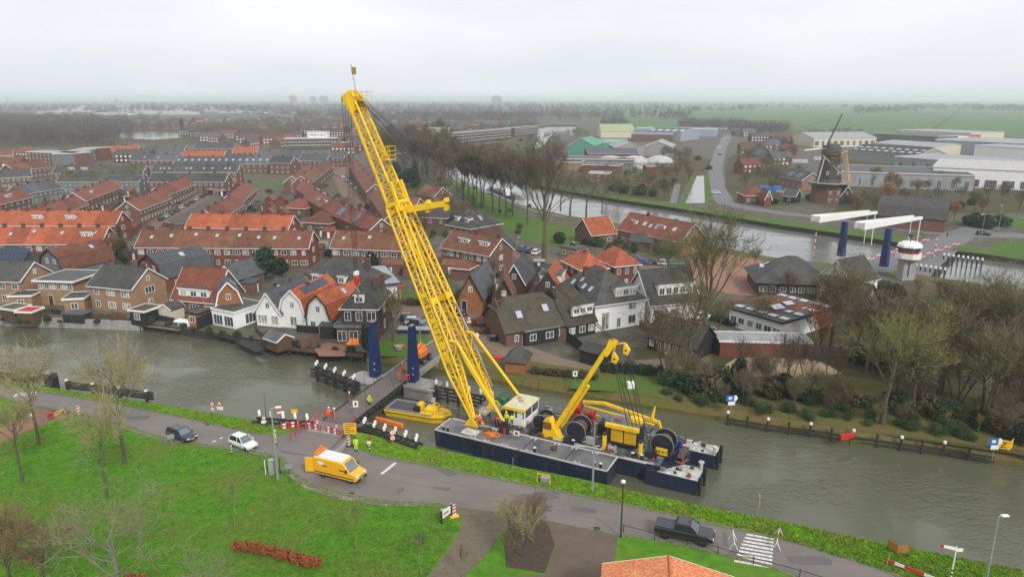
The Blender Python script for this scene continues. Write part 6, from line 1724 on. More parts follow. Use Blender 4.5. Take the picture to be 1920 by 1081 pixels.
# timber fenders: piles with white caps, rails one by one
PILE = MB().lathe([(.17,-3.2),(.17,1.15)],8).mesh('pile','pile_wood')
CAP = MB().lathe([(.19,0),(.20,.42),(.14,.50)],8).mesh('cap','trim_white')
def fender(label,p0,p1,n,h=0.0,rails=(-.9,-.35,.2),two=True):
 a,b_ = Vector((*p0,0)),Vector((*p1,0)); v = b_ - a; ang = math.atan2(v.y,v.x); Ln = v.length
 t = thing('timber_fender',label,'fender',a,ang)
 for i in range(n):
  for k in ((0,1) if two else (0,)):
   x = Ln * (i + .15 + .22 * k) / (n - .6)
   if x > Ln: continue
   q = link('pile',PILE,t,(x,.32 * (1 - 2 * k),h + random.uniform(-.05,.05))); link('cap',CAP,q,(0,0,1.1))
 for z in rails:
  for y in (-.55,.55):
   MB().box(-.3,Ln + .3,y - .1,y + .1,z + h,z + h + .24).build('rail','timber_dark',t)
 for i in range(n):
  MB().box(Ln * (i + .2) / n,Ln * (i + .2) / n + .2,-.45,.45,.42 + h,.58 + h).build('cross_beam','timber_dark',t)
 return t
fender('dark timber fender with white-capped piles beyond the lifted leaf',(-31.5,106.4),(-23.6,100.0),5)
fender('dark timber fender running from the tower pier behind the boom feet',(-11.6,98.4),(-2.5,93.6),6)
fender('dark timber fender in the corner beside the bridge approach',(-34.2,87.5),(-26.8,86.2),5)
fender('dark timber fender between the bridge and the barge bow',(-19.6,85.4),(-11.6,80.2),6)
# single quay rails along the near bank at the left, with thick posts
def quay(label,p0,p1,n,h=0.0,cap=True):
 a,b_ = Vector((*p0,0)),Vector((*p1,0)); v = b_ - a; ang = math.atan2(v.y,v.x); Ln = v.length
 t = thing('mooring_rail',label,'mooring rail',a,ang)
 for i in range(n):
  x = Ln * (i + .05) / (n - .9)
  q = MB().tube([(0,0,-2.6),(0,0,.75)],.26,8).build('post','pile_wood',t,(min(x,Ln),0,h)); MB().lathe([(.27,.74),(.22,.92)],8).build('cap','trim_white' if cap else 'concrete',q)
 for z in (-.7,-.25,.2):
  MB().box(-.4,Ln + .6,.27,.5,z + h,z + .3 + h).build('rail','pile_wood',t)
 return t
quay('mooring rail with four white-topped posts along the near bank',G(127,732,-.6)[:2],G(280,753,-.6)[:2],4,.35)
quay('mooring rail beyond the black steel dolphin on the near bank',G(-60,704,-.6)[:2],G(66,724,-.6)[:2],3,.35)
sp_ = thing('dolphin','black steel mooring dolphin standing in the canal','dolphin',G(101,729,-1) + Vector((0,0,1)),R(-22))
MB().cbox(-.9,.9,-.6,.6,-3,1.6,.12).build('body','black_wood',sp_); MB().cbox(-.95,-.1,-.65,.2,1.6,1.75,.05).build('cap','concrete',sp_)
for k in (-.7,0,.7): MB().box(k - .05,k + .05,-.68,-.6,-2.5,1.55).build('rib','timber_dark',sp_)
# long mooring rail on the far bank at the right
fbk = [(1365,790),(1440,803),(1520,812),(1600,825),(1690,838),(1770,848),(1865,864)]
ftop = thing('mooring_rail','long dark mooring rail with white-headed posts along the wooded bank','mooring rail',G(1365,790,-1))
po = ftop.location.copy()
for i in range(len(fbk) - 1):
 a,b_ = G(*fbk[i],-1.0) - po,G(*fbk[i + 1],-1.0) - po
 for z in (-.1,.45): MB().tube([a + Vector((0,0,z)),b_ + Vector((0,0,z))],.16,4).build('rail','pile_wood',ftop)
 for f in (0.0,.5):
  p = a.lerp(b_,f); q = MB().tube([p + Vector((0,0,-1.5)),p + Vector((0,0,1.3))],.16,7).build('post','pile_wood',ftop)
  if f == 0: MB().lathe([(.2,1.25),(.2,1.55),(.1,1.6)],8,p).build('cap','trim_white',q)
rb = MB().hexa([tuple(G(u,v,0)) for u,v in ((1575,821),(1602,816),(1604,820),(1578,825))] + [tuple(G(u,v,0) + Vector((0,0,.5))) for u,v in ((1575,821),(1602,816),(1604,820),(1578,825))])
tag(rb.build('kayak','red_paint'),'bright red canoe lying against the far mooring rail','canoe')
# quay walls below the waterfront gardens
qz = [(0,604),(110,608),(270,614)]
for k in range(2):
 a,b_ = G(*qz[k],-1),G(*qz[k + 1],-1)
 t = thing('quay_wall',('pale concrete quay wall below beige annex','pale concrete quay wall below large beige house')[k],'quay wall',a)
 d = b_ - a; nseg = 14
 for i in range(nseg):
  p,q = d * (i / nseg),d * ((i + .96) / nseg)
  MB().hexa([(p.x,p.y - .35,-.8),(q.x,q.y - .35,-.8),(q.x,q.y + .3,-.8),(p.x,p.y + .3,-.8),(p.x,p.y - .35,1.35),(q.x,q.y - .35,1.35),(q.x,q.y + .1,1.35),(p.x,p.y + .1,1.35)]).build('panel','concrete',t)
for k,(u0,v0,u1,v1,lab) in enumerate([(375,622,515,655,'black plank jetty along the waterside before white house'),(270,612,345,622,'low stone bank edging before the cream shed'),(520,655,690,672,'brown timber bank edging below the patios')]):
 a,b_ = G(u0,v0,-.9),G(u1,v1,-.9); t = thing('jetty',lab,'jetty',a); d = b_ - a; L_ = d.length; ang = math.atan2(d.y,d.x); t.rotation_euler = (0,0,ang)
 nseg = int(L_ / 1.2)
 for i in range(nseg): MB().box(i * 1.2,i * 1.2 + 1.14,-.9,.9,.45,.62).build('plank',('timber_dark','mud','brown_wood')[k],t)
 for i in range(int(L_ / 3) + 1): MB().tube([(i * 3.,-.7,-1.6),(i * 3.,-.7,.75)],.12,6).build('post','pile_wood',t)
# garden walls, patios, terraces, fences on the far bank
def fence(label,A,B,h=1.6,m='brown_wood',n=None,nm='fence'):
 a,b_ = G(*A),G(*B); d = b_ - a; L_ = d.length; ang = math.atan2(d.y,d.x)
 t = thing(nm,label,'fence',a,ang); n = n or max(int(L_ / 1.8),1)
 for i in range(n):
  MB().box(L_ * i / n + .05,L_ * (i + 1) / n - .05,-.03,.03,.08,h).build('panel',m,t)
  MB().box(L_ * i / n - .05,L_ * i / n + .05,-.05,.05,-.1,h + .1).build('post','timber_dark',t)
 return t
fence('brown board fence beside the waterside patio',(565,655),(602,640),1.7,'brick_brown')
fence('dark board fence at the black house terrace',(558,622),(600,625),1.4,'black_wood')
fence('black slatted fence with life ring at the jetty',(372,618),(400,606),2.4,'black_wood')
fence('dark pergola fence below the thatched barn',(1063,640),(1092,662),2.0,'black_wood')
fence('rust brown garden fence along the stable yard',(1200,612),(1262,655),1.2,'brick_red')
fence('pale grey panels beside the blue covered car',(596,462),(618,462),1.8,'concrete')
for k,(A,B) in enumerate([((60,585),(100,588)),((100,588),(118,590)),((160,596),(240,600)),((300,600),(330,606)),((480,622),(500,640)),((520,640),(560,652)),((420,545),(470,540)),((350,545),(322,560)),((130,500),(200,505)),((180,480),(255,485))]):
 fence('low garden fence between the waterfront gardens',A,B,1.1,('brown_wood','timber_dark')[k % 2],nm='garden_fence')['group'] = 'low fences between waterfront gardens'
tag(sheet('patio',[(590,655),(612,642),(650,645),(648,668),(600,668)],.06,'brick_pink'))
tag(sheet('patio',[(440,640),(470,640),(500,655),(480,660)],.06,'timber_dark'))
aw = MB().hexa([tuple(G(u,v,z)) for u,v,z in ((650,646,2.2),(690,646,2.2),(692,634,2.5),(658,634,2.5))] + [tuple(G(u,v,z) + Vector((0,0,.06))) for u,v,z in ((650,646,2.2),(690,646,2.2),(692,634,2.5),(658,634,2.5))])
at = tag(aw.build('awning','orange_paint'),'bright orange red awning over the brick terrace','awning')
for u in (653,688):
 p = G(u,646,2.2); MB().tube([p,(p.x,p.y,0)],.05,5).build('post','trim_dark',at)
hb_ = thing('house_boat','small white cruiser with large windows moored at the jetty','boat',G(350,622,WZ),R(-18))
MB().loft([[(-2.2,-.9,0),(1.8,-.9,0),(2.6,0,.2),(1.8,.9,0),(-2.2,.9,0)],[(-2.4,-1.1,.9),(2.0,-1.1,.9),(3.0,0,1.0),(2.0,1.1,.9),(-2.4,1.1,.9)]]).build('hull','white_wall',hb_)
MB().cbox(-1.9,1.5,-.9,.9,.9,2.4,.1).build('cabin','white_wall',hb_)
for k in range(3): MB().box(-1.7 + k * 1.08,-.8 + k * 1.08,-.93,-.905,1.2,2.1).build('window','glass',hb_)
# yellow work boat
wb = thing('work_boat','yellow steel work boat moored between bridge and barge','boat',G(790,779,WZ),R(-20))
def hullring(z,k,q):
 return [(-4.9 * k,-1.75 * q,z),(2.6,-1.75 * q,z),(4.1 * k,-1.2 * q,z),(4.9 * k,0,z),(4.1 * k,1.2 * q,z),(2.6,1.75 * q,z),(-4.9 * k,1.75 * q,z)]
MB().loft([hullring(-.3,.9,.85),hullring(.62,1,1)]).build('hull','crane_yellow',wb)
MB().loft([hullring(.62,1.005,1.01),hullring(.74,1.02,1.03)]).build('rubbing_strake','rubber',wb)
MB().loft([hullring(.74,1.0,1.0),hullring(1.0,1.0,1.0)]).build('bulwark','crane_yellow',wb)
MB().prism([(-4.6,-1.5),(.4,-1.5),(.4,1.5),(-4.6,1.5)],1.0,1.03).build('deck','roof_flat',wb)
MB().prism([(.4,-1.5),(2.6,-1.5),(4.4,0),(2.6,1.5),(.4,1.5)],1.0,1.05).build('fore_deck','crane_yellow',wb)
for p in (((-4.7,-1.62),(2.5,-1.62)),((-4.7,1.62),(2.5,1.62)),((-4.7,-1.6),(-4.7,1.6))):
 MB().tube([(*p[0],1.12),(*p[1],1.12)],.13,4).build('gunwale','galv',wb)
MB().cbox(1.0,2.7,-.9,.6,1.05,1.7,.1).build('engine_cover','crane_yellow',wb); MB().cbox(-.5,.3,-.3,.9,1.03,1.9,.1).build('console','crane_yellow',wb)
MB().cbox(1.6,2.6,.2,1.1,1.05,2.0,.2).build('seat_box','crane_yellow',wb); MB().cbox(-.7,.2,-.9,-.3,1.03,1.7,.1).build('pump','rubber',wb)
MB().lathe([(.25,1.7),(.28,1.95),(.1,2.05)],8,(2.3,.5,0)).build('bucket','green_paint',wb)
MB().hexa([(1.2,.9,1.9),(1.8,.9,1.9),(1.8,1.0,1.9),(1.2,1.0,1.9),(1.3,1.1,2.6),(1.9,1.1,2.6),(1.9,1.16,2.6),(1.3,1.16,2.6)]).build('windscreen','skylight_glass',wb)
rl = MB()
for z in (1.35,1.65): rl.tube([(2.6,-1.5,z),(4.2,-.9,z),(4.7,0,z),(4.2,.9,z),(2.6,1.5,z)],.03,4)
for p in ((2.6,-1.5),(4.2,-.9),(4.7,0),(4.2,.9),(2.6,1.5)): rl.tube([(*p,1.0),(*p,1.65)],.03,4)
rl.build('bow_rail','crane_yellow_dark',wb)
bx_ = thing('float_beam','orange floating beam beside the timber fender','beam',G(712,785,-1.2),R(-30)); MB().cbox(-.6,4.2,-.25,.25,-.3,.25,.08).build('body','orange_paint',bx_)
# boom lift parked on the bridge
al = thing('boom_lift','orange boom lift with folded arm parked on the fixed span','aerial platform',bw(27.5,.2,.45),BANG + math.pi / 2)
MB().cbox(-1.5,1.5,-.95,.95,.55,1.0,.1).build('chassis','timber_dark',al)
for x in (-1.15,1.15):
 for y in (-1.05,1.05):
  w_ = MB().lathe([(.2,-.2),(.55,-.2),(.55,.2),(.2,.2)],14,(x,y,.5),'y').build('wheel','rubber',al)
  MB().lathe([(.22,-.22),(.22,.22)],8,(x,y,.5),'y').build('rim','concrete',w_)
MB().cbox(-1.4,1.2,-.85,.85,1.0,2.1,.2).build('turret','orange_paint',al)
MB().hexa([(-2.6,.1,1.7),(1.2,.1,2.3),(1.2,.6,2.3),(-2.6,.6,1.7),(-2.6,.1,2.1),(1.2,.1,2.75),(1.2,.6,2.75),(-2.6,.6,2.1)]).build('arm','orange_paint',al)
MB().hexa([(-2.8,-.5,1.2),(1.0,-.5,2.2),(1.0,-.1,2.2),(-2.8,-.1,1.2),(-2.8,-.5,1.6),(1.0,-.5,2.6),(1.0,-.1,2.6),(-2.8,-.1,1.6)]).build('arm','orange_paint',al)
MB().tube([(-2.8,-.2,1.5),(-4.2,-.2,1.0)],.12,4).build('jib','orange_paint',al)
bk = MB()
for z in (.2,.75,1.2):
 for (p,q) in (((-4.9,-1),(-4.2,-1)),((-4.2,-1),(-4.2,.7)),((-4.2,.7),(-4.9,.7)),((-4.9,.7),(-4.9,-1))): bk.tube([(*p,z),(*q,z)],.05,4)
for p in ((-4.9,-1),(-4.2,-1),(-4.2,.7),(-4.9,.7)): bk.tube([(*p,.1),(*p,1.2)],.05,4)
bk.box(-4.9,-4.2,-1,.7,.08,.5)
bk.build('basket','orange_paint',al)
# ------------------------------------------------------------------ vehicles
for nm_,c_ in dict(car_black=(0.014,0.015,0.022),car_white=(0.72,0.72,0.72),car_navy=(0.022,0.025,0.042),car_grey=(0.12,0.125,0.13),car_silver=(0.42,0.43,0.44),car_red=(0.30,0.015,0.018),car_blue=(0.02,0.075,0.28),car_green=(0.05,0.33,0.12),van_yellow=(0.86,0.43,0.008)).items():
 mat(nm_,c_,0.28,tuple(.9 * x for x in c_),0.7,spec=.5,coat=.6)
mat('lamp_clear',(0.7,0.7,0.7),0.1); mat('lamp_red',(0.4,0.01,0.01),0.2); mat('plate_yellow',(0.80,0.50,0.02),0.5)
mat('glass_car',(0.020,0.024,0.028),0.05,(0.030,0.034,0.038),0.8,spec=.9)
mat('glass_light',(0.16,0.20,0.22),0.05,(0.10,0.13,0.15),0.8,spec=.9)
def wheels(t,xs,y,r,w=.2):
 for x in xs:
  for sgn in (-1,1):
   o = MB().lathe([(r * .55,-w / 2),(r * .95,-w / 2),(r,-w / 3),(r,w / 3),(r * .95,w / 2),(r * .55,w / 2)],16,(0,0,0),'y').build('wheel','rubber',t,(x,sgn * y,r))
   b = MB()
   b.lathe([(r * .6,-.03),(r * .6,.03)],14,(0,sgn * (w / 2 - .03),0),'y')
   b.build('rim','galv',o)
def car(label,loc_,rz,L_=4.2,W=1.76,Ht=1.47,paint='car_white',kind='hatch',group=None,detail=True):
 t = thing('parked_car',label,'car',loc_,rz,group)
 a = L_ / 2; w = W / 2; g = .24; belt = Ht * .60
 hood = {'hatch': .98,'sedan': 1.0,'estate': 1.0}[kind]
 xr = {'hatch': -a * .93,'sedan': -a * .62,'estate': -a * .95}[kind]
 st = [(-a,.38,belt * .80,.84),(-a + .12,g,belt * .98 if kind != 'sedan' else belt * .95,.95),(-a * .55,g,belt,1.0),(0,g,belt,1.0),(a * .42,g,belt * .97,1.0),(a * .5,g,belt * .95,1.0),(a * .86,g,belt * .82,.95),(a - .1,g + .02,belt * .72,.88),(a,.36,belt * .60,.76)]
 rings = []
 for x,zb,zt,k in st:
  ww = w * k; c = min(.12,(zt - zb) * .3)
  rings.append([(x,-ww + .06,zb),(x,ww - .06,zb),(x,ww,zb + .12),(x,ww,zt - c),(x,ww - c,zt),(x,-ww + c,zt),(x,-ww,zt - c),(x,-ww,zb + .12)])
 bo = MB().loft(rings).build('body',paint,t,smooth=True)
 m = bo.modifiers.new('soft','BEVEL'); m.width = .03; m.segments = 1; m.limit_method = 'ANGLE'
 # greenhouse
 xf,xft,xrt = a * .46,a * .12,xr + (.30 if kind != 'sedan' else .55)
 zc = belt - .03; wi = w * .95; wt = w * .76
 base = [(xr,-wi * .92,zc),(xf,-wi,zc),(xf,wi,zc),(xr,wi * .92,zc)]
 mid = [(xr * .98 if kind != 'sedan' else xr + .1,-wi * .93,zc + .1)]
 topz = Ht - .05
 top = [(xrt,-wt * .95,topz),(xft,-wt,topz),(xft,wt,topz),(xrt,wt * .95,topz)]
 MB().loft([base,top]).build('side_window','glass_car',t)
 rb_ = MB().loft([[(x * 1.0,y * 1.02,topz - .03) for x,y,z in top],[(xrt + .12,-wt * .82,Ht),(xft - .15,-wt * .85,Ht),(xft - .15,wt * .85,Ht),(xrt + .12,wt * .82,Ht)]]).build('roof',paint,t,smooth=False)
 wsq = [Vector(base[1]),Vector(base[2]),Vector(top[2]),Vector(top[1])]
 nn = (wsq[1] - wsq[0]).cross(wsq[3] - wsq[0]).normalized() * .012
 cc = sum(wsq,Vector()) / 4
 MB().hexa([cc + (q - cc) * .9 - nn for q in wsq] + [cc + (q - cc) * .9 + nn for q in wsq]).build('windscreen','glass_light',t)
 pb_ = MB()
 for i in range(4): pb_.tube([Vector(base[i]) + Vector((0,0,-.02)),Vector(top[i])],.05,4)
 for sgn in (-1,1): pb_.tube([(-a * .10,sgn * wi * .985,zc),(-a * .12,sgn * wt * 1.0,topz)],.045,4)
 pb_.build('pillars',paint,t)
 wheels(t,(-a * .60,a * .62),w - .11,Ht * .215)
 for sgn in (-1,1):
  MB().box(a - .2,a - .03,sgn * w * .62 - .2,sgn * w * .62 + .2,belt * .60,belt * .74).build('headlight','lamp_clear',t)
  MB().box(-a + .02,-a + .16,sgn * w * .70 - .14,sgn * w * .70 + .14,belt * .62,belt * .86).build('tail_light','lamp_red',t)
  MB().cbox(a * .36,a * .42,sgn * (w + .08) - .09,sgn * (w + .08) + .09,belt - .02,belt + .12,.02).build('mirror',paint,t)
 if detail:
  MB().box(a - .02,a + .02,-.26,.26,.40,.52).build('number_plate','plate_yellow',t)
  MB().box(a - .06,a + .01,-w * .6,w * .6,.26,.38).build('grille','trim_dark',t)
 return t
def head(A,B):
 p,q = G(*A),G(*B); return math.atan2(q.y - p.y,q.x - p.x)
car('dark navy estate car parked on the road verge by the grey sign',G(343,820),head((315,812),(371,832)),4.4,1.78,1.42,'car_navy','estate')
car('small white hatchback parked at the edge of the lawn',G(458,836),head((432,826),(486,846)),3.9,1.68,1.5,'car_white','hatch')
# black pickup
pk = thing('pickup_truck','black crew cab pickup with hard bed cover beside the zebra bars','pickup',G(1284,1007),head((1232,999),(1338,1021)))
st = []
Lp,Wp = 2.85,.98
for x,zb,zt,k in ((-Lp,.62,1.05,.94),(-Lp + .1,.5,1.18,.99),(-.9,.48,1.2,1.0),(1.0,.48,1.2,1.0),(1.2,.48,1.18,1.0),(2.4,.48,1.12,.97),(2.75,.5,1.02,.92),(Lp,.6,.9,.84)):
 w = Wp * k; st.append([(x,-w + .06,zb),(x,w - .06,zb),(x,w,zb + .14),(x,w,zt - .1),(x,w - .1,zt),(x,-w + .1,zt),(x,-w,zt - .1),(x,-w,zb + .14)])
bo = MB().loft(st).build('body','car_black',pk,smooth=False); m_ = bo.modifiers.new('soft','BEVEL'); m_.width = .05; m_.segments = 2
MB().cbox(-2.78,-1.0,-.86,.86,1.2,1.30,.05).build('bed_cover','car_navy',pk)
for y in (-.45,0,.45): MB().box(-2.7,-1.1,y - .03,y + .03,1.30,1.325).build('cover_ridge','car_black',pk)
base = [(-.95,-.9,1.18),(1.35,-.92,1.18),(1.35,.92,1.18),(-.95,.9,1.18)]; top = [(-.75,-.72,1.86),(.55,-.74,1.86),(.55,.74,1.86),(-.75,.72,1.86)]
MB().loft([base,top]).build('side_window','glass_car',pk)
MB().loft([[(x,y * 1.03,1.83) for x,y,z in top],[(-.65,-.64,1.92),(.42,-.66,1.92),(.42,.66,1.92),(-.65,.64,1.92)]]).build('roof','car_navy',pk)
q = [Vector(p) for p in (base[1],base[2],top[2],top[1])]; c = sum(q,Vector()) / 4; nn = (q[1] - q[0]).cross(q[3] - q[0]).normalized() * .012
MB().hexa([c + (p - c) * .92 - nn for p in q] + [c + (p - c) * .92 + nn for p in q]).build('windscreen','glass_light',pk)
b = MB()
for i in range(4): b.tube([base[i],top[i]],.06,4)
for s_ in (-1,1): b.tube([(.2,s_ * .91,1.18),(.1,s_ * .735,1.86)],.05,4)
b.build('pillars','car_black',pk)
wheels(pk,(-1.75,1.85),.86,.42,.28)
for s_ in (-1,1):
 MB().box(2.62,2.84,s_ * .7 - .17,s_ * .7 + .17,.8,.98).build('headlight','lamp_clear',pk); MB().cbox(1.15,1.28,s_ * 1.08 - .12,s_ * 1.08 + .12,1.2,1.42,.02).build('mirror','car_black',pk)
 MB().box(-2.87,-2.78,s_ * .8 - .09,s_ * .8 + .09,.75,1.1).build('tail_light','lamp_red',pk)
MB().box(2.74,2.88,-.5,.5,.62,.95).build('grille','trim_dark',pk)
MB().lathe([(.09,1.92),(.09,2.05),(.04,2.08)],8,(.3,0,0)).build('beacon','red_paint',pk)
# orange delivery van with white roof and an open rear door
vn = thing('delivery_van','orange yellow high-roof van with white roof and open rear door','van',G(640,893),head((590,882),(684,905)))
pr = [(-2.95,.45),(2.75,.45),(2.95,.62),(2.93,.95),(2.75,1.12),(1.95,1.32),(1.15,2.30),(.85,2.42),(-2.9,2.45),(-2.97,1.5)]
rg_ = []
for y,kx,kz in ((-1.0,.0,.0),(-.99,0,0),(.99,0,0),(1.0,0,0)): pass
def vring(y,inset):
 out = []
 for x,z in pr:
  zz = z if z < 1.4 else 1.4 + (z - 1.4) * (1 - inset * .35)
  out.append((x * (1 - inset * .02),y,zz))
 return out
MB().loft([vring(-.99,.25),vring(-.86,0),vring(.86,0),vring(.99,.25)]).build('body','van_yellow',vn)
MB().loft([[(.9,-.86,2.43),(.9,.86,2.43),(-2.92,.86,2.46),(-2.92,-.86,2.46)],[(.7,-.7,2.62),(.7,.7,2.62),(-2.8,.7,2.66),(-2.8,-.7,2.66)]]).build('roof','car_white',vn)
for s_ in (-1,1):
 MB().hexa([(.55,s_ * .955,1.4),(1.72,s_ * .985,1.4),(1.72,s_ * 1.0,1.4),(.55,s_ * 1.0,1.4),(.6,s_ * .90,2.08),(1.18,s_ * .90,2.08),(1.18,s_ * .95,2.08),(.6,s_ * .95,2.08)]).build('side_window','glass_car',vn)
 MB().box(-2.9,2.5,s_ * 1.0 - .015,s_ * 1.0 + .015,.62,.74).build('side_rail','trim_dark',vn)
 MB().box(-.55,-.53,s_ * .985 - .012,s_ * .985 + .012,.8,2.2).build('door_seam','crane_yellow_dark',vn)
 MB().cbox(1.55,1.75,s_ * 1.12 - .12,s_ * 1.12 + .12,1.4,1.75,.03).build('mirror','trim_dark',vn)
 MB().box(2.72,2.95,s_ * .72 - .2,s_ * .72 + .2,.82,1.06).build('headlight','lamp_clear',vn)
MB().hexa([(1.98,-.82,1.36),(1.98,.82,1.36),(1.93,.82,1.33),(1.93,-.82,1.33),(1.20,-.74,2.30),(1.20,.74,2.30),(1.15,.74,2.27),(1.15,-.74,2.27)]).build('windscreen','glass_light',vn)
MB().box(2.9,3.02,-.85,.85,.42,.70).build('bumper','trim_dark',vn); MB().box(2.9,2.98,-.5,.5,.80,.98).build('grille','galv',vn)
MB().box(3.02,3.035,-.26,.26,.5,.61).build('number_plate','plate_yellow',vn)
wheels(vn,(-1.75,1.9),.84,.36,.24)
MB().box(-3.0,-2.965,-.85,.85,.6,2.3).build('rear_opening','trim_dark',vn)
MB().hexa([(-2.98,-1.0,.55),(-3.85,-1.32,.55),(-3.85,-1.26,.55),(-2.98,-.94,.55),(-2.98,-1.0,2.35),(-3.85,-1.32,2.35),(-3.85,-1.26,2.35),(-2.98,-.94,2.35)]).build('rear_door','van_yellow',vn)
MB().box(-2.9,-2.3,-.9,.9,2.66,2.8).tube([(-2.9,-.6,2.8),(-2.9,.7,3.05)],.09,4).build('roof_beacon_bar','orange_paint',vn)
lg = MB().prism([(.45 * math.cos(a) * (1 + .3 * math.sin(3 * a)),.22 * math.sin(a)) for a in [k * math.pi / 7 for k in range(14)]],0,.008)
lo_ = lg.build('emblem','trim_white',vn,(-1.9,-1.005,1.85)); lo_.rotation_euler = (math.pi / 2,0,0)
MB().box(-1.7,-1.0,-1.012,-1.003,1.52,1.62).build('lettering','trim_dark',vn)
# bicycle
bc = thing('bicycle','yellow bicycle with red pannier standing on the road by the cycle path','bicycle',G(112,781),head((98,783),(125,775)))
for x in (-.95,.95):
 wv_ = MB(); N = 18
 wv_.loft([[(x + (r_) * math.cos(a),y_,.36 + r_ * math.sin(a)) for r_,y_ in ((.36,-.03),(.36,.03),(.31,.03),(.31,-.03))] for a in [2 * math.pi * k / N for k in range(N + 1)]],caps=False)
 for k in range(6):
  a = k * math.pi / 3; wv_.tube([(x,0,.36),(x + .32 * math.cos(a),0,.36 + .32 * math.sin(a))],.008,3,False)
 wv_.build('wheel','rubber',bc)
fr_ = MB()
for p,q in (((-.95,0,.36),(-.2,0,.4)),((-.2,0,.4),(-.4,0,.95)),((-.2,0,.4),(.6,0,.85)),((-.42,0,.9),(.6,0,.9)),((.6,0,.95),(.95,0,.36)),((-.95,0,.36),(-.42,0,.8))): fr_.tube([p,q],.045,5)
fr_.build('frame','crane_yellow',bc)
MB().cbox(-.65,-.25,-.1,.1,.98,1.06,.03).build('saddle','rubber',bc); MB().tube([(.55,-.3,1.12),(.6,0,1.02),(.55,.3,1.12)],.03,5).build('handlebar','rubber',bc)
MB().cbox(-1.2,-.65,-.32,.32,.55,1.0,.08).build('pannier','red_paint',bc)
# parked cars in the streets of the town: one prototype in shared meshes
pc = {}
def town_car(u,v,rz,paint,label,grp):
 if 'p' not in pc:
  pc['p'] = car('x',(0,0,0),0,4.1,1.75,1.48,'car_silver','hatch',None,False)
  o = pc['p']
 else:
  o = copy_tree(pc['p'])
 o.location = G(u,v); o.rotation_euler = (0,0,rz)
 repaint(o,'car_silver',paint)
 tag(o,label,'car',grp)
PAINT = ['car_silver','car_white','car_grey','car_black','car_white','car_red','car_navy','car_silver','car_blue']
LBL = {'car_silver': 'silver','car_white': 'white','car_grey': 'grey','car_black': 'black','car_red': 'red','car_navy': 'dark blue','car_blue': 'blue','car_green': 'bright green'}
k = 0
for (A,B,n_,side) in [((640,330),(745,424),13,'in the parked-car street'),((652,330),(735,408),11,'in the parked-car street'),((300,415),(395,362),10,'in the brick street between red terraces'),((620,312),(632,330),3,'in the parked-car street')]:
 for i in range(n_):
  f = (i + .5) / n_; p = PAINT[(k * 5 + i) % 9]; k += 1
  town_car(A[0] + (B[0] - A[0]) * f,A[1] + (B[1] - A[1]) * f,head(A,B),p,f'{LBL[p]} car parked {side}',f'cars parked {side}')
for (u,v,p,lab) in [(706,417,'car_green','bright green car parked in the street below the red roofed row'),(981,470,'car_blue','bright blue car at the end of the bay by the huge tree'),(993,473,'car_black','black car in the bay by the huge tree'),(1006,476,'car_white','white car in the bay by the huge tree'),(1100,480,'car_black','black car with open roof rack behind the orange villas'),(1195,488,'car_grey','grey car in the row behind the mossy villa'),(1210,495,'car_blue','blue car in the row behind the mossy villa'),(1224,495,'car_navy','dark blue car in the row behind the mossy villa'),(1248,497,'car_silver','silver car in the row behind the mossy villa'),(1268,497,'car_green','green car in the row behind the mossy villa'),(1318,598,'car_white','white car on the yard beside the white gabled house'),(1322,620,'car_black','black car on the yard beside the forked tree'),(1845,441,'car_black','black car waiting on the far bridge road'),(1344,363,'car_white','white car driving up the far canal road'),(1352,291,'car_red','red car on the far road towards the halls'),(1350,277,'car_white','white van-like car on the far road'),(1356,262,'car_white','pale car at the far end of the road'),(860,590,'car_black','black car behind the boom on the brick street'),(788,612,'car_navy','dark car beside the bare round tree'),(770,600,'car_black','black car on the street beside the lawn'),(780,607,'car_silver','silver car beside the lawn trailer'),(600,470,'car_grey','grey car by the pale panels'),(336,440,'car_white','white car at the terrace corner'),(318,424,'car_red','dark red car in front of the brick street'),(1465,362,'car_silver','silver car beside the windmill houses'),(1485,365,'car_white','white car beside the windmill houses')]:
 town_car(u,v,{981: 1.2,993: 1.2,1006: 1.2}.get(u,R(random.uniform(-40,10))),p,lab,None)
cv = thing('covered_car','car under a bright blue tarpaulin at the terrace end','car',G(606,473),R(-5))
MB().loft([[(-2.1,-.85,.1),(2.1,-.85,.1),(2.1,.85,.1),(-2.1,.85,.1)],[(-2.1,-.85,.8),(2.1,-.85,.75),(2.1,.85,.75),(-2.1,.85,.8)],[(-1.5,-.65,1.4),(.6,-.65,1.42),(.6,.65,1.42),(-1.5,.65,1.4)]]).build('tarpaulin','blue_bright',cv)
wheels(cv,(-1.3,1.3),.7,.3)
for lab,u,v,rz,m_ in (('white delivery van parked at the head of the car street',570,333,.5,'car_white'),('white van on the street near the solar row',590,345,.4,'car_white')):
 t = thing('parked_van',lab,'van',G(u,v),rz)
 MB().extr([(-2.4,.4),(2.3,.4),(2.4,.9),(1.8,1.2),(1.2,1.95),(-2.35,2.0)],-.9,.9).build('body',m_,t)
 MB().hexa([(1.78,-.75,1.25),(1.78,.75,1.25),(1.74,.75,1.22),(1.74,-.75,1.22),(1.28,-.7,1.88),(1.28,.7,1.88),(1.24,.7,1.85),(1.24,-.7,1.85)]).build('windscreen','glass_car',t)
 for s_ in (-1,1): MB().box(.4,1.2,s_ * .9 - .012,s_ * .9 + .012,1.2,1.75).build('side_window','glass_car',t)
 wheels(t,(-1.4,1.5),.78,.33)
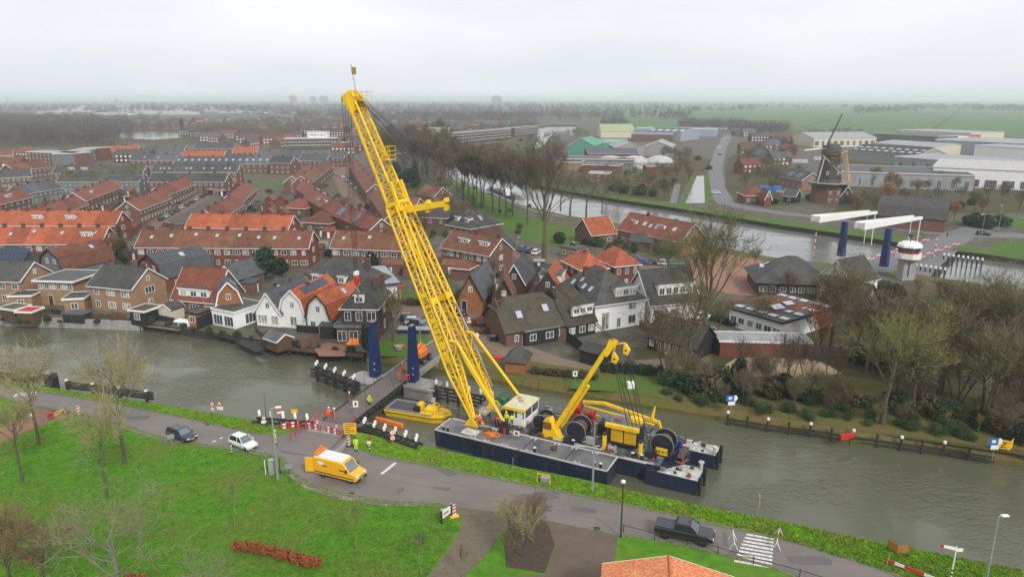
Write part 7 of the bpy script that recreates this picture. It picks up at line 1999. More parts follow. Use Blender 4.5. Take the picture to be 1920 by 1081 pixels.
# ------------------------------------------------------------------ people
for nm_,c_ in dict(skin=(0.48,0.27,0.19),hair_dark=(0.025,0.018,0.014),cloth_navy=(0.02,0.024,0.045),cloth_red=(0.32,0.02,0.02),boot=(0.02,0.018,0.016),reflect=(0.62,0.63,0.62)).items():
 mat(nm_,c_,.7,tuple(.8 * x for x in c_),4)
def skin_mesh(name,J,E):
 """one continuous figure grown over a jointed skeleton: J joint -> (position, radius)"""
 keys = list(J); me = bpy.data.meshes.new(name)
 me.from_pydata([J[k][0] for k in keys],[(keys.index(a),keys.index(b_)) for a,b_ in E],[])
 o = bpy.data.objects.new(name,me); col.objects.link(o)
 sk = o.modifiers.new('skin','SKIN'); sk.use_smooth_shade = True
 for k,v in zip(keys,me.skin_vertices[0].data):
  r_ = J[k][1]; v.radius = r_ if isinstance(r_,tuple) else (r_,r_)
  v.use_root = k == 'pelvis'
 o.modifiers.new('sub','SUBSURF').levels = 1
 dg = bpy.context.evaluated_depsgraph_get(); dg.update()
 m2 = bpy.data.meshes.new_from_object(o.evaluated_get(dg))
 bpy.data.objects.remove(o); m2.name = name
 return m2
def skeleton(pose):
 J = {}
 def hand(s,w,d):
  """palm and five separate slightly curled fingers"""
  d = Vector(d).normalized(); side = Vector((s,0,0)); f = Vector((0,-1,0))
  if abs(d.dot(f)) > .8: f = Vector((0,0,1))
  p = Vector(w) + d * .09
  J[f'palm{s}'] = (tuple(p),(.042,.022)); ed.append((f'wri{s}',f'palm{s}'))
  for k in range(5):
   off = f * (.036 - .018 * k) if k else f * .05 - d * .05
   a = p + off + d * .03; ln = (.045,.07,.08,.075,.055)[k]
   b_ = a + d * ln + side * -.012 * (1 if k else -1)
   J[f'fa{s}{k}'] = (tuple(a),.010); J[f'fb{s}{k}'] = (tuple(b_),.008); ed.append((f'palm{s}',f'fa{s}{k}')); ed.append((f'fa{s}{k}',f'fb{s}{k}'))
 ed = []
 if pose == 'stand':
  J.update(pelvis=((0,0,.95),(.165,.12)),waist=((0,0,1.12),(.15,.115)),chest=((0,-.01,1.34),(.185,.125)),neck=((0,0,1.50),.062),chin=((0,-.02,1.58),.075),head=((0,-.01,1.68),(.088,.105)),top=((0,0,1.76),.07))
  for s in (-1,1):
   J.update({f'hip{s}': ((s * .10,0,.88),.105),f'kne{s}': ((s * .12,-.02,.50),.075),f'ank{s}': ((s * .13,.02,.11),.06),f'toe{s}': ((s * .15,-.15,.045),.05),f'sho{s}': ((s * .20,0,1.42),.075),f'elb{s}': ((s * .27,.03,1.14),.06),f'wri{s}': ((s * .25,-.07,.90),.042)})
 elif pose == 'bend':
  J.update(pelvis=((0,.12,.90),(.165,.125)),waist=((0,-.02,1.04),(.15,.12)),chest=((0,-.22,1.13),(.185,.13)),neck=((0,-.38,1.14),.062),chin=((0,-.44,1.10),.075),head=((0,-.52,1.10),(.088,.10)),top=((0,-.60,1.09),.07))
  for s in (-1,1):
   J.update({f'hip{s}': ((s * .10,.12,.84),.105),f'kne{s}': ((s * .13,.02,.48),.075),f'ank{s}': ((s * .14,.12,.11),.06),f'toe{s}': ((s * .16,-.05,.045),.05),f'sho{s}': ((s * .20,-.28,1.08),.075),f'elb{s}': ((s * .24,-.34,.80),.06),f'wri{s}': ((s * .18,-.46,.58),.042)})
 else:   # kneeling
  J.update(pelvis=((0,.05,.50),(.165,.125)),waist=((0,.0,.66),(.15,.12)),chest=((0,-.08,.86),(.185,.13)),neck=((0,-.16,1.0),.062),chin=((0,-.20,1.06),.075),head=((0,-.22,1.15),(.088,.10)),top=((0,-.23,1.23),.07))
  for s in (-1,1):
   J.update({f'hip{s}': ((s * .11,.02,.46),.105),f'kne{s}': ((s * .15,-.32,.12 if s > 0 else .48),.08),f'ank{s}': ((s * .15,.1 if s > 0 else -.30,.10),.06),f'toe{s}': ((s * .16,.26 if s > 0 else -.46,.05),.05),f'sho{s}': ((s * .20,-.10,.94),.075),f'elb{s}': ((s * .26,-.22,.70),.06),f'wri{s}': ((s * .16,-.42,.56),.042)})
 ed += [('pelvis','waist'),('waist','chest'),('chest','neck'),('neck','chin'),('chin','head'),('head','top')]
 for s in (-1,1):
  ed += [('pelvis',f'hip{s}'),(f'hip{s}',f'kne{s}'),(f'kne{s}',f'ank{s}'),(f'ank{s}',f'toe{s}'),('chest',f'sho{s}'),(f'sho{s}',f'elb{s}'),(f'elb{s}',f'wri{s}')]
  w,e_ = J[f'wri{s}'][0],J[f'elb{s}'][0]
  hand(s,w,Vector(w) - Vector(e_))
 return J,ed
FIG = {}
def person(label,p,rz,pose,jacket,trousers,helmet='car_white',s=1.12,grp=None):
 t = thing('person',label,'person',p,rz,grp); t.scale = (s,s,s)
 if pose not in FIG:
  J,ed = skeleton(pose); me = skin_mesh('body',J,ed); FIG[pose] = (me,J)
  ks = list(J); P_ = [Vector(J[k][0]) for k in ks]
  # 0 skin 1 jacket 2 trousers 3 boots 4 reflective band
  cls = dict(); idx = []
  for f in me.polygons:
   c = f.center; k = ks[min(range(len(ks)),key=lambda i: (P_[i] - c).length)]
   if k.startswith(('toe',)) or (k.startswith('ank')): i_ = 3
   elif k.startswith(('hip','kne','pelvis')): i_ = 2
   elif k.startswith(('waist','chest','sho','elb')): i_ = 1
   elif k.startswith('wri'): i_ = 1
   else: i_ = 0
   if pose == 'stand' and i_ == 1 and abs(c.z - 1.12) < .035: i_ = 4
   if pose == 'stand' and i_ == 2 and abs(c.z - .36) < .04: i_ = 4
   idx.append(i_)
  me.polygons.foreach_set('material_index',idx)
  for m_ in ('skin','hivis_orange','hivis_orange','boot','reflect'): me.materials.append(MATS[m_])
 me,J = FIG[pose]
 o = link('body',me,t)
 for i,m_ in ((1,jacket),(2,trousers)):
  o.material_slots[i].link = 'OBJECT'; o.material_slots[i].material = MATS[m_]
 h_ = Vector(J['head'][0]); tp = (Vector(J['top'][0]) - Vector(J['chin'][0])).normalized()
 fw = Vector((0,-1,0)) - tp * Vector((0,-1,0)).dot(tp); fw.normalize()
 if pose == 'bend': fw = Vector((0,-.2,-1)).normalized()
 if helmet:
  key = (pose,helmet)
  b = MB(); b.ball(h_ + tp * .05,(.125,.14,.11),10,6); b.ball(h_ + tp * .02 + fw * .09,(.10,.08,.02),8,4)
  b.build('helmet',helmet,t,smooth=True)
 else:
  MB().ball(h_ + tp * .03 - fw * .02,(.105,.12,.11),10,6).build('hair','hair_dark',t,smooth=True)
 fc = MB(); sd = tp.cross(fw)
 for q in (-1,1): fc.ball(h_ + fw * .098 + sd * .035 * q - tp * .005,.012,6,4)
 fc.build('eyes','trim_dark',t)
 nb_ = MB(); nb_.ball(h_ + fw * .112 - tp * .03,(.014,.016,.02),6,4)
 for q in (-1,1): nb_.ball(h_ + sd * .10 * q - tp * .02,(.014,.022,.03),6,4)
 nb_.build('nose_and_ears','skin',t)
 mt = MB(); mt.ball(h_ + fw * .10 - tp * .065,(.026,.010,.008),6,4); mt.build('mouth','cloth_red',t)
 return t
PZ = .45
person('person in yellow hi-vis suit with dark hair standing on the verge',G(669,846),R(170),'stand','hivis_yellow','hivis_yellow',None)
person('person in yellow hi-vis suit and white helmet beside the grey lamp mast',G(518,833),R(120),'stand','hivis_yellow','hivis_yellow')
person('person in orange suit and white helmet with back to the barrier',G(619,788),R(200),'stand','hivis_orange','hivis_orange',grp='pair of orange workers behind the barriers')
person('person in orange suit turned sideways next to the other orange worker',G(629,790),R(110),'stand','hivis_orange','hivis_orange','trim_white')
person('person in dark red jacket standing at the edge of the bridge leaf',G(657,757,PZ),R(100),'stand','cloth_red','cloth_navy',s=1.05)
person('person in yellow jacket kneeling on the bridge leaf',G(692,758,PZ),R(60),'kneel','hivis_yellow','brown_wood','hivis_yellow')
person('person in orange suit standing before the lift tower',G(751,715,PZ),R(60),'stand','hivis_orange','hivis_orange','red_paint')
person('person in orange suit bending down at the lift tower',G(763,716,PZ),R(60),'bend','hivis_orange','hivis_orange','red_paint')
person('person in orange jacket and red trousers standing at the boom foot',bworld(5.0,3.0,DZ),R(150),'stand','hivis_orange','cloth_red','hivis_yellow')
person('person in orange jacket bending over the barge deck',bworld(6.6,4.7,DZ),R(30),'bend','hivis_orange','cloth_navy','blue_bright')
person('person in yellow jacket and red trousers at the wheelhouse door',bworld(7.7,5.3,DZ),R(-20),'stand','hivis_yellow','cloth_red','hivis_yellow')
person('person in dark clothes with yellow vest at the wheelhouse door',bworld(8.5,5.2,DZ),R(30),'stand','hivis_yellow','cloth_navy','trim_dark')
person('person in orange jacket on the street before the red cottage',G(887,580),R(20),'stand','hivis_orange','cloth_navy','hivis_orange')
person('person in dark coat walking by the bus shelter at the far bridge',G(1777,447),R(90),'stand','cloth_navy','cloth_navy',None)
# ------------------------------------------------------------------ signs, lamps, barriers
def rise_to(p,v):
 """height of the upright over ground point p whose top shows at photo row v"""
 lo,hi = 0.0,60.0
 for _ in range(40):
  m_ = (lo + hi) / 2; z = m_ - H; dep = p.y * cp - z * sp; up_ = p.y * sp + z * cp
  if CY - F * up_ / dep > v: lo = m_
  else: hi = m_
 return lo
def lamp(label,u,v,vtop,r=.08,m='galv',arm=None,headm='trim_white',rz=0.,nm='street_lamp',bands=False):
 p = G(u,v); h = rise_to(p,vtop); t = thing(nm,label,'street lamp' if nm == 'street_lamp' else 'mast',p,rz)
 MB().tube([(0,0,-.2),(0,0,.8),(0,0,h)],[r * 1.4,r * 1.2,r * .7],8).build('pole',m,t)
 if arm:
  MB().tube([(0,0,h - .05),(arm,0,h + .1)],r * .6,6).build('arm',m,t)
  MB().cbox(arm - .1,arm + .55,-.16,.16,h + .05,h + .17,.04).build('lamp_head',headm,t)
 elif headm:
  MB().lathe([(.08,h),(.26,h + .05),(.22,h + .2),(.06,h + .3)],10).build('lamp_head',headm,t)
 return t
lamp('tall grey street lamp with short arm beside the white hatchback',522,897,765,.13,'galv',.55,rz=R(10))
lamp('black lamp post with white head at the roadside lawn',1165,1006,904,.07,'trim_dark')
lamp('bare grey mast on the verge beside the barge',1112,923,790,.10,'galv',None,None,nm='mast')
lamp('pale tall street lamp beyond the finger post',1850,1088,968,.10,'galv',.3)
lamp('slim grey mast at the near bank with the mooring rail',198,742,640,.07,'galv',None,None,nm='mast')
lamp('thin antenna pole in the fender corner',502,800,735,.03,'trim_dark',None,None,nm='mast')
lamp('grey street lamp on the far bank by the round tree',790,660,600,.07,'galv',None,None,nm='mast')
lamp('tall grey mast before the white gabled house',1209,560,492,.09,'galv',None,None,nm='mast')
for u,v,vt,lab in ((697,520,478,'pale lamp beside the blue edged shop'),(1080,478,455,'pale lamp at the parking street bay'),(970,466,446,'pale lamp opposite the huge tree'),(323,535,485,'white lamp before the red gambrel house'),(150,510,480,'white lamp beside the grey gambrel house'),(1840,452,403,'street lamp at the far bridge junction'),(1872,440,385,'tall pale lamp mast at the far junction'),(1295,400,372,'lamp on the far bank footpath')):
 lamp(lab,u,v,vt,.06,'galv',.5,rz=R(random.uniform(0,360)))
def disc(t,nm,m,r,z,y=-.04,th=.02): return MB().lathe([(r,-th),(r,th)],16,(0,y,z),'y').build(nm,m,t)
def post_sign(label,u,v,kind,z=1.9,rz=0.,s=1.0,nm='road_sign',post='galv'):
 t = thing(nm,label,'sign',G(u,v),rz); t.scale = (s,s,s)
 MB().tube([(0,0,-.2),(0,0,z + .35)],.035,6).build('post',post,t)
 for i,k in enumerate(kind):
  zz = z - i * .72
  if k == 'ring':
   disc(t,'plate','sign_red',.36,zz); disc(t,'face','sign_white',.27,zz,-.065); MB().box(-.13,.13,-.095,-.088,zz - .05,zz + .06).build('symbol','trim_dark',t)
  elif k == 'tri':
   b = MB().extr([(-.45,zz - .3),(.45,zz - .3),(0,zz + .45)],-.06,-.03); b.build('plate','sign_red',t)
   MB().extr([(-.28,zz - .2),(.28,zz - .2),(0,zz + .26)],-.075,-.062).build('face','sign_white',t)
   MB().extr([(-.06,zz - .15),(.06,zz - .15),(0,zz + .08)],-.085,-.077).build('symbol','trim_dark',t)
  elif k == 'board': MB().box(-.45,.45,-.06,-.03,zz - .25,zz + .25).build('plate','sign_white',t)
  elif k == 'redboard':
   MB().box(-.45,.45,-.06,-.03,zz - .3,zz + .3).build('plate','sign_white',t); MB().box(-.45,.45,-.075,-.062,zz + .02,zz + .3).build('band','sign_red',t)
  elif k == 'back': MB().box(-.4,.4,-.05,-.02,zz - .3,zz + .3).build('plate','galv',t)
  elif k == 'square':
   MB().box(-.36,.36,-.06,-.03,zz - .45,zz + .45).build('plate','sign_white',t); MB().box(-.12,.12,-.075,-.062,zz - .2,zz + .25).build('symbol','trim_dark',t)
  elif k == 'yellow': MB().box(-.42,.42,-.06,-.03,zz - .3,zz + .3).build('plate','sign_yellow',t)
  elif k == 'blue':
   MB().box(-.75,.3,-.06,-.03,zz - .4,zz + .4).build('plate','sign_blue',t); MB().extr([(.3,zz - .4),(.55,zz - .4),(.8,zz),(.55,zz + .4),(.3,zz + .4)],-.06,-.03).build('arrow','sign_white',t); MB().box(-.45,.0,-.075,-.062,zz - .15,zz + .2).build('symbol','sign_white',t)
 return t
post_sign('round red ringed speed sign pair on the canal verge',403,786,['ring','ring'],2.3,R(-20))
post_sign('red triangle warning sign with white board on the canal verge',416,783,['tri','board'],2.2,R(-10))
post_sign('small round red ringed sign at the fender corner',497,798,['ring','board'],1.5,R(20),.8)
post_sign('red and white board on post beside the fender corner',529,792,['redboard'],1.7,R(15))
post_sign('small yellow sign on post behind the barriers',555,792,['yellow'],1.7)
post_sign('white square sign with black symbol on the bridge approach',670,790,['square'],2.6)
post_sign('two round red ringed signs on a post by the timber fender',738,836,['ring','ring'],1.9,R(10))
post_sign('back of a grey sign beside the navy car',324,838,['back'],1.5,R(30))
post_sign('back of a grey sign at the lawn corner below the van',545,903,['back'],2.0,R(10),post='trim_dark')
post_sign('slim white bird-watch sign beside the barge',963,880,[],1.2)
post_sign('white no-mooring sign with red border behind the mast',1079,722,['square'],1.9)
post_sign('blue direction board with white arrow on the far bank',1371,775,['blue','board'],2.2,0,1.05)
post_sign('blue direction board with white arrow by the yellow cube',1862,860,['blue','board'],2.2,0,1.05)
post_sign('yellow white marker sign on the verge behind the zebra bars',1421,968,['yellow'],1.7,R(72),1.2)
post_sign('blue site sign on the building site',890,650,['blue'],1.8,0,1.2)
post_sign('small round sign with white board at the street corner',881,612,['ring','board'],1.8,0,.9)
# yellow notice board with dark writing lines
nb2 = thing('notice_board','large yellow notice board with black lines of writing','sign',G(659,828),R(5))
for x in (-.55,.55): MB().tube([(x,0,-.2),(x,0,2.6)],.04,6).build('post','galv',nb2)
MB().box(-.8,.8,-.07,-.04,1.15,2.65).build('board','sign_yellow',nb2)
for k,wl_ in enumerate((.55,.62,.35,.6,.66)): MB().box(-.65,-.65 + 2 * wl_,-.082,-.072,2.42 - k * .25,2.50 - k * .25).build('text_line','brown_wood',nb2)
def delineator(label,u,v,s=1.0,base='trim_dark',h=1.2):
 t = thing('delineator',label,'marker post',G(u,v),R(20)); t.scale = (s,s,s)
 MB().cbox(-.4,.4,-.2,.2,0,.14,.04).build('base',base,t); MB().box(-.14,.14,-.03,.03,.14,h).build('blade','sign_white',t)
 for k in range(3): MB().hexa([(-.14,-.04,.3 + k * .32),(.14,-.04,.42 + k * .32),(.14,-.031,.42 + k * .32),(-.14,-.031,.3 + k * .32),(-.14,-.04,.46 + k * .32),(.14,-.04,.58 + k * .32),(.14,-.031,.58 + k * .32),(-.14,-.031,.46 + k * .32)]).build('stripe','sign_red',t)
 return t
delineator('red and white marker blade leaning by the notice board',656,836,1.2)
delineator('red and white marker blade on yellow base at the driveway',853,968,1.2,'sign_yellow')
delineator('red and white marker blade beside the cycle path',150,778,1.2)
cn = thing('marker_post','black and white striped post with red and white head on the verge','marker post',G(694,845),0)
MB().tube([(0,0,-.1),(0,0,1.0)],.07,8).build('post','trim_dark',cn)
for z in (.3,.7): MB().tube([(0,0,z),(0,0,z + .18)],.075,8).build('band','trim_white',cn)
MB().extr([(-.3,1.0),(.3,1.0),(.12,1.9),(-.1,1.9)],-.06,.0).build('head','sign_red',cn); MB().box(-.25,.25,-.08,-.061,1.0,1.4).build('plate','sign_white',cn)
bl = thing('striped_bollard','black and white striped bollard by the white hatchback','bollard',G(436,850),0)
MB().tube([(0,0,-.1),(0,0,1.1)],.08,8).build('post','trim_dark',bl)
for z in (.25,.6,.95): MB().tube([(0,0,z),(0,0,z + .17)],.085,8).build('band','trim_white',bl)
bl = thing('striped_bollard','dark post with small white head beside the cycle path tree','bollard',G(65,792),0)
MB().tube([(0,0,-.1),(0,0,1.3)],.1,8).build('post','trim_dark',bl); MB().cbox(-.25,.25,-.12,.12,1.0,1.35,.04).build('head','trim_white',bl)
def barrier(label,A,B,z0=.25,sign=False,rows=2):
 a,b_ = G(*A),G(*B); d = b_ - a; L_ = d.length; t = thing('road_barrier',label,'barrier',a,math.atan2(d.y,d.x))
 n_ = 7
 for r_ in range(rows):
  for i in range(n_):
   MB().box(L_ * i / n_,L_ * (i + 1) / n_,-.03,.03,z0 + .05 + r_ * .45,z0 + .32 + r_ * .45).build('segment','sign_red' if i % 3 != 1 else 'sign_white',t)
 for x in (.25,L_ - .25):
  MB().tube([(x,0,z0 + .9),(x - .02,-.35,0)],.03,5).tube([(x,0,z0 + .9),(x - .02,.35,0)],.03,5).build('leg','galv',t)
 if sign:
  p = thing('x','x','x') if False else None
  o = MB().lathe([(.33,-.02),(.33,.02)],16,(L_ * .78,-.02,z0 + 1.25),'y').build('sign_plate','sign_red',t); MB().lathe([(.25,-.015),(.25,.015)],16,(L_ * .78,-.055,z0 + 1.25),'y').build('face','sign_white',o)
  MB().box(L_ * .78 - .03,L_ * .78 + .03,-.09,-.075,z0 + 1.12,z0 + 1.4).build('symbol','trim_dark',o)
 return t
barrier('red and white barrier standing on the grass of the bridge corner',(527,808),(564,801))
barrier('red and white barrier with round sign across the bridge approach',(576,804),(604,811),sign=True)
barrier('second red and white barrier with round sign next to the notice board',(612,811),(640,820),sign=True)
t = barrier('red and white striped boom on the verge below the ochre sign box',(1660,1058),(1790,1108),.35,rows=1)
# guide board at the driveway and posts by the lamp
gb = thing('guide_board','white name board between two dark posts at the driveway','sign',G(838,974),R(55))
for x in (-.75,.75): MB().tube([(x,0,-.1),(x,0,1.5)],.12,8).build('post','trim_dark',gb); MB().lathe([(.13,1.5),(.1,1.6)],8,(x,0,0)).build('cap','galv',gb)
MB().box(-.65,.65,-.05,.05,.5,1.3).build('board','trim_white',gb); MB().box(-.5,.3,-.06,-.051,.85,1.0).build('text_line','trim_dark',gb)
post_sign('small white plate on post above the driveway board',833,962,['board'],1.0,R(10),.5)
ib = thing('control_cabinet','grey bridge control cabinet with panels beside the lamp mast','cabinet',G(512,888),R(8))
MB().cbox(-.35,.35,-.25,.25,0,1.9,.04).build('body','galv',ib); MB().box(-.25,.25,-.27,-.251,.3,1.6).build('door','roof_flat_light',ib)
for x,lab in ((-.75,''),(.9,'')):
 MB().tube([(x,0,-.1),(x,0,1.9)],.05,6).build('post','trim_white' if x < 0 else 'trim_dark',ib)
MB().hexa([(.45,-.2,1.5),(1.2,.3,.1),(1.25,.35,.1),(.5,-.15,1.5),(.45,-.2,1.65),(1.2,.3,.25),(1.25,.35,.25),(.5,-.15,1.65)]).build('brace','galv',ib)
rail('grey guard rail beside the white hatchback',(G(470,852),G(500,858)),.8,'galv','guard_rail',n=3)
yf = thing('cable_frame','yellow tubular frame guarding a grey box on the verge','guard frame',G(1020,906),R(-20))
MB().tube([(-.75,0,-.1),(-.75,0,1.15),(.75,0,1.15),(.75,0,-.1)],.06,6).build('frame','crane_yellow',yf); MB().cbox(-.4,.6,.05,.5,0,.75,.05).build('box','galv',yf)
ic = thing('info_box','brown and ochre folded sign box on the verge near the striped boom','sign',G(1683,1040),R(-35))
MB().hexa([(-.9,.3,.35),(0,-.25,.35),(0,-.2,.35),(-.9,.35,.35),(-.9,.3,1.2),(0,-.25,1.2),(0,-.2,1.2),(-.9,.35,1.2)]).build('panel','sign_ochre' if 'sign_ochre' in MATS else 'orange_wood',ic)
MB().hexa([(0,-.25,.35),(.9,.3,.35),(.9,.35,.35),(0,-.2,.35),(0,-.25,1.2),(.9,.3,1.2),(.9,.35,1.2),(0,-.2,1.2)]).build('panel','orange_wood',ic)
for x in (-.85,.85): MB().tube([(x,.32,-.1),(x,.32,1.25)],.05,6).build('post','brown_wood',ic)
zb = thing('yellow_cube_sign','yellow folded sign with black letter Z on the far bank','sign',G(1890,845),R(-8))
MB().hexa([(-1.3,0,.3),(0,-.4,.3),(0,-.35,.3),(-1.3,.05,.3),(-1.3,0,1.5),(0,-.4,1.5),(0,-.35,1.5),(-1.3,.05,1.5)]).build('panel','sign_yellow',zb)
MB().hexa([(0,-.4,.3),(.8,.5,.3),(.8,.55,.3),(0,-.35,.3),(0,-.4,1.5),(.8,.5,1.5),(.8,.55,1.5),(0,-.35,1.5)]).build('panel','sign_yellow',zb)
fo_ = letters('Z',1.1,zb); fo_.location = (-.98,-.14,.52); fo_.rotation_euler = (math.pi / 2,0,R(-17))
for x in (-1.2,.75): MB().tube([(x,.02 if x < 0 else .5,-.1),(x,.02 if x < 0 else .5,1.4)],.05,6).build('post','galv',zb)
fs = thing('finger_post','white finger post with two arms, one tipped red','sign',G(1783,1090),0)
hf = rise_to(G(1783,1090),1024)
MB().tube([(0,0,-.1),(0,0,hf)],.06,8).build('post','trim_white',fs)
for z in (.3,.7,1.1): MB().tube([(0,0,z),(0,0,z + .18)],.066,8).build('band','trim_dark',fs)
MB().hexa([(-1.2,.0,hf - .1),(0,-.03,hf - .4),(0,.03,hf - .4),(-1.2,.05,hf - .1),(-1.2,.0,hf + .15),(0,-.03,hf - .12),(0,.03,hf - .12),(-1.2,.05,hf + .15)]).build('arm','trim_white',fs)
MB().box(-1.35,-1.15,-.03,.08,hf - .12,hf + .18).build('arm_tip','sign_red',fs)
MB().box(.05,.6,-.05,.02,hf - .5,hf - .2).build('arm','trim_white',fs)
# railing between lawn and road, trestles by the zebra bars
rp = [(1170,996),(1228,1012),(1290,1022),(1347,1038),(1413,1058),(1500,1082),(1560,1100)]
rr_ = thing('lawn_railing','low dark tube railing between lawn and road','railing',G(*rp[0])); o0 = rr_.location.copy()
for i in range(len(rp)):
 p = G(*rp[i]) - o0; MB().tube([p + Vector((0,0,-.1)),p + Vector((0,0,.9))],.045,6).build('post','trim_dark',rr_)
 if i:
  q = G(*rp[i - 1]) - o0; MB().tube([q + Vector((0,0,.75)),p + Vector((0,0,.75))],.035,5).build('rail','trim_dark',rr_)
for lab,(u0,v0),(u1,v1),red in (('white trestle barrier seen end-on before the zebra bars',(1377,1034),(1374,1008),False),('white and red trestle barrier beside the zebra bars',(1456,1034),(1462,1000),True)):
 a,b_ = G(u0,v0),G(u1,v1); d = b_ - a; L_ = d.length; t = thing('trestle_barrier',lab,'barrier',a,math.atan2(d.y,d.x))
 for i in range(4): MB().box(L_ * i / 4,L_ * (i + 1) / 4,-.03,.03,.75,.98).build('segment','sign_red' if red and i % 2 else 'sign_white',t)
 for x in (.3,L_ - .3): MB().tube([(x,0,.9),(x,-.4,0)],.035,5).tube([(x,0,.9),(x,.4,0)],.035,5).build('leg','sign_white',t)
# wheelie bins, site clutter
for k,(u,m_) in enumerate(((922,'blue_bright'),(928,'orange_paint'),(933,'timber_dark'),(938,'concrete'),(943,'concrete'))):
 t = thing('wheelie_bin',f'{("blue lidded", "orange lidded", "black", "grey", "grey")[k]} wheelie bin in the row before the low hedge','bin',G(u,639),R(-10),'wheelie bins before the low hedge')
 MB().loft([[(-.22,-.25,.05),(.22,-.25,.05),(.22,.25,.05),(-.22,.25,.05)],[(-.29,-.34,.95),(.29,-.34,.95),(.29,.34,.95),(-.29,.34,.95)]]).build('body','timber_dark' if k < 3 else 'trim_dark',t)
 MB().box(-.3,.3,-.36,.38,.95,1.05).build('lid',m_,t)
 for x in (-.2,.2): MB().lathe([(.1,-.04),(.1,.04)],8,(x,.3,.1),'x').build('wheel','rubber',t)
tag(MB().cbox(-1.4,1.4,-.7,.7,0,1.5,.1).build('skip_container','trim_dark',None,G(908,618),R(-5)),'black rubbish container beside the curved rust hedge','container')
for lab,u,v,m_ in (('red plastic barrier heap on the building site',935,672,'sign_red'),('red flower tub on the lawn by the lift tower',749,650,'red_paint')):
 b = MB(); b.cbox(-.9,.9,-.25,.25,0,.45,.06); b.cbox(-.2,1.1,-.6,-.2,0,.35,.06); tag(b.build('plastic_barrier',m_,None,G(u,v),R(20)),lab,'barrier')
pl = thing('planter','stone planter on the lawn beside the bare round tree','planter',G(749,655),0); MB().lathe([(.5,0),(.75,.7),(.65,.72),(.6,.55),(.02,.6)],10).build('pot','concrete',pl)
tl = thing('flat_trailer','grey flat trailer with blue side on the lawn','trailer',G(778,622),R(-3)); MB().box(-3,3,-1.1,1.1,.55,.8).build('bed','roof_flat_light',tl); MB().box(-3,3,-1.14,-1.1,.6,.78).build('side_board','blue_paint',tl); wheels(tl,(-1.0,1.0),.95,.3)
wt_ = thing('water_tank','white square tank on the grassy bank','tank',G(1183,727),R(10)); MB().cbox(-.55,.55,-.4,.4,0,1.05,.08).build('body','trim_white',wt_); MB().lathe([(.14,1.05),(.14,1.14)],8).build('cap','trim_dark',wt_)
cpv = thing('canopy','red canopy on yellow posts beside the blue edged shop','canopy',G(738,560),R(20)); MB().box(-2.4,2.4,-1.0,1.0,2.7,2.85).build('roof','awning_red',cpv)
for x in (-1.6,1.6): MB().tube([(x,0,0),(x,0,3.4)],.09,6).build('post','crane_yellow',cpv)
gp_ = thing('lamp_screen','white lit-up style display board on a post in the garden','sign',G(1543,575),R(10)); MB().tube([(0,0,0),(0,0,4.2)],.1,6).build('post','trim_dark',gp_); MB().cbox(-.9,.7,-.2,.2,3.4,4.6,.1).build('board','trim_white',gp_)
gs = thing('garden_swing','grey timber climbing frame with slatted sides in the garden','climbing frame',G(1850,678),R(30))
for s_ in (-1,1):
 for k in range(7): MB().box(-.5,.5,s_ * (1.3 - k * .17) - .05,s_ * (1.3 - k * .17) + .05,.2 + k * .33,.28 + k * .33).build('rung','concrete',gs)
 for x in (-.55,.55): MB().tube([(x,s_ * 1.4,0),(x,s_ * .1,2.5)],.06,5).build('leg','concrete',gs)
# small craft and quay clutter
sh = thing('cargo_barge','dark blue cargo barge moored behind the avenue trees','barge',G(938,366,WZ),head((975,376),(905,350)))
MB().loft([[(-14,-2.3,-.3),(11,-2.3,-.3),(14,0,-.2),(11,2.3,-.3),(-14,2.3,-.3)],[(-14.5,-2.5,1.6),(11.5,-2.5,1.6),(15,0,2.2),(11.5,2.5,1.6),(-14.5,2.5,1.6)]]).build('hull','blue_paint',sh)
MB().cbox(-9,9,-1.8,1.8,1.6,2.3,.1).build('hatch','roof_flat',sh); MB().cbox(-13.5,-10,-1.8,1.8,1.6,4.2,.1).build('wheelhouse','white_wall',sh); MB().box(-13.4,-10.1,-1.83,-1.8,3.0,3.8).build('window','glass',sh)
# ------------------------------------------------------------------ lift bridge with white beams, control house, windmill
lb_ = {}
for k,(pb,qb,vt,lab) in enumerate((((1578,480),(1641,450),415,'white balance beam pair on a blue post, the one nearer the round tree'),((1658,503),(1725,466),428,'white balance beam pair on a blue post beside the control house'))):
 p,q = G(*pb),G(*qb); d = (q - p); L_ = d.length; ang = math.atan2(d.y,d.x); h = rise_to(p,vt)
 t = thing('balance_beam',lab,'lift bridge',p,ang)
 MB().loft([[(-.6,-1.0,0),(.6,-1.0,0),(.6,1.0,0),(-.6,1.0,0)],[(-.5,-.6,h),(.5,-.6,h),(.5,.6,h),(-.5,.6,h)]]).build('post','blue_paint',t)
 el,er = ((1537,410),(1645,398)) if k == 0 else ((1621,423),(1730,408))
 A_,B_ = G(*el,h + .5),G(*er,h + .5); dv = B_ - A_; an = math.atan2(dv.y,dv.x); Lb = dv.length; nx,ny = -math.sin(an),math.cos(an)
 t.rotation_euler = (0,0,an); lx = (A_ - p).dot(Vector((math.cos(an),math.sin(an),0))); ly = (A_ - p).dot(Vector((nx,ny,0)))
 for y in (ly,ly + 2.4):
  MB().extr([(lx,h - .6),(lx + Lb,h + .1),(lx + Lb,h + .8),(lx,h + 1.2)],y - .3,y + .3).build('beam','trim_white',t)
  MB().tube([(lx + Lb - .5,y,h + .2),(lx + Lb - .5,y,.6)],.12,6).build('hanger','trim_white',t)
 MB().box(lx + .2,lx + Lb * .2,ly + .3,ly + 2.1,h - .5,h + 1.0).build('counterweight','trim_white',t)
a,b_ = G(1640,505),G(1760,462); d = b_ - a
t = thing('lift_bridge_deck','asphalt deck of the far lift bridge with red and white rails','bridge',a,math.atan2(d.y,d.x))
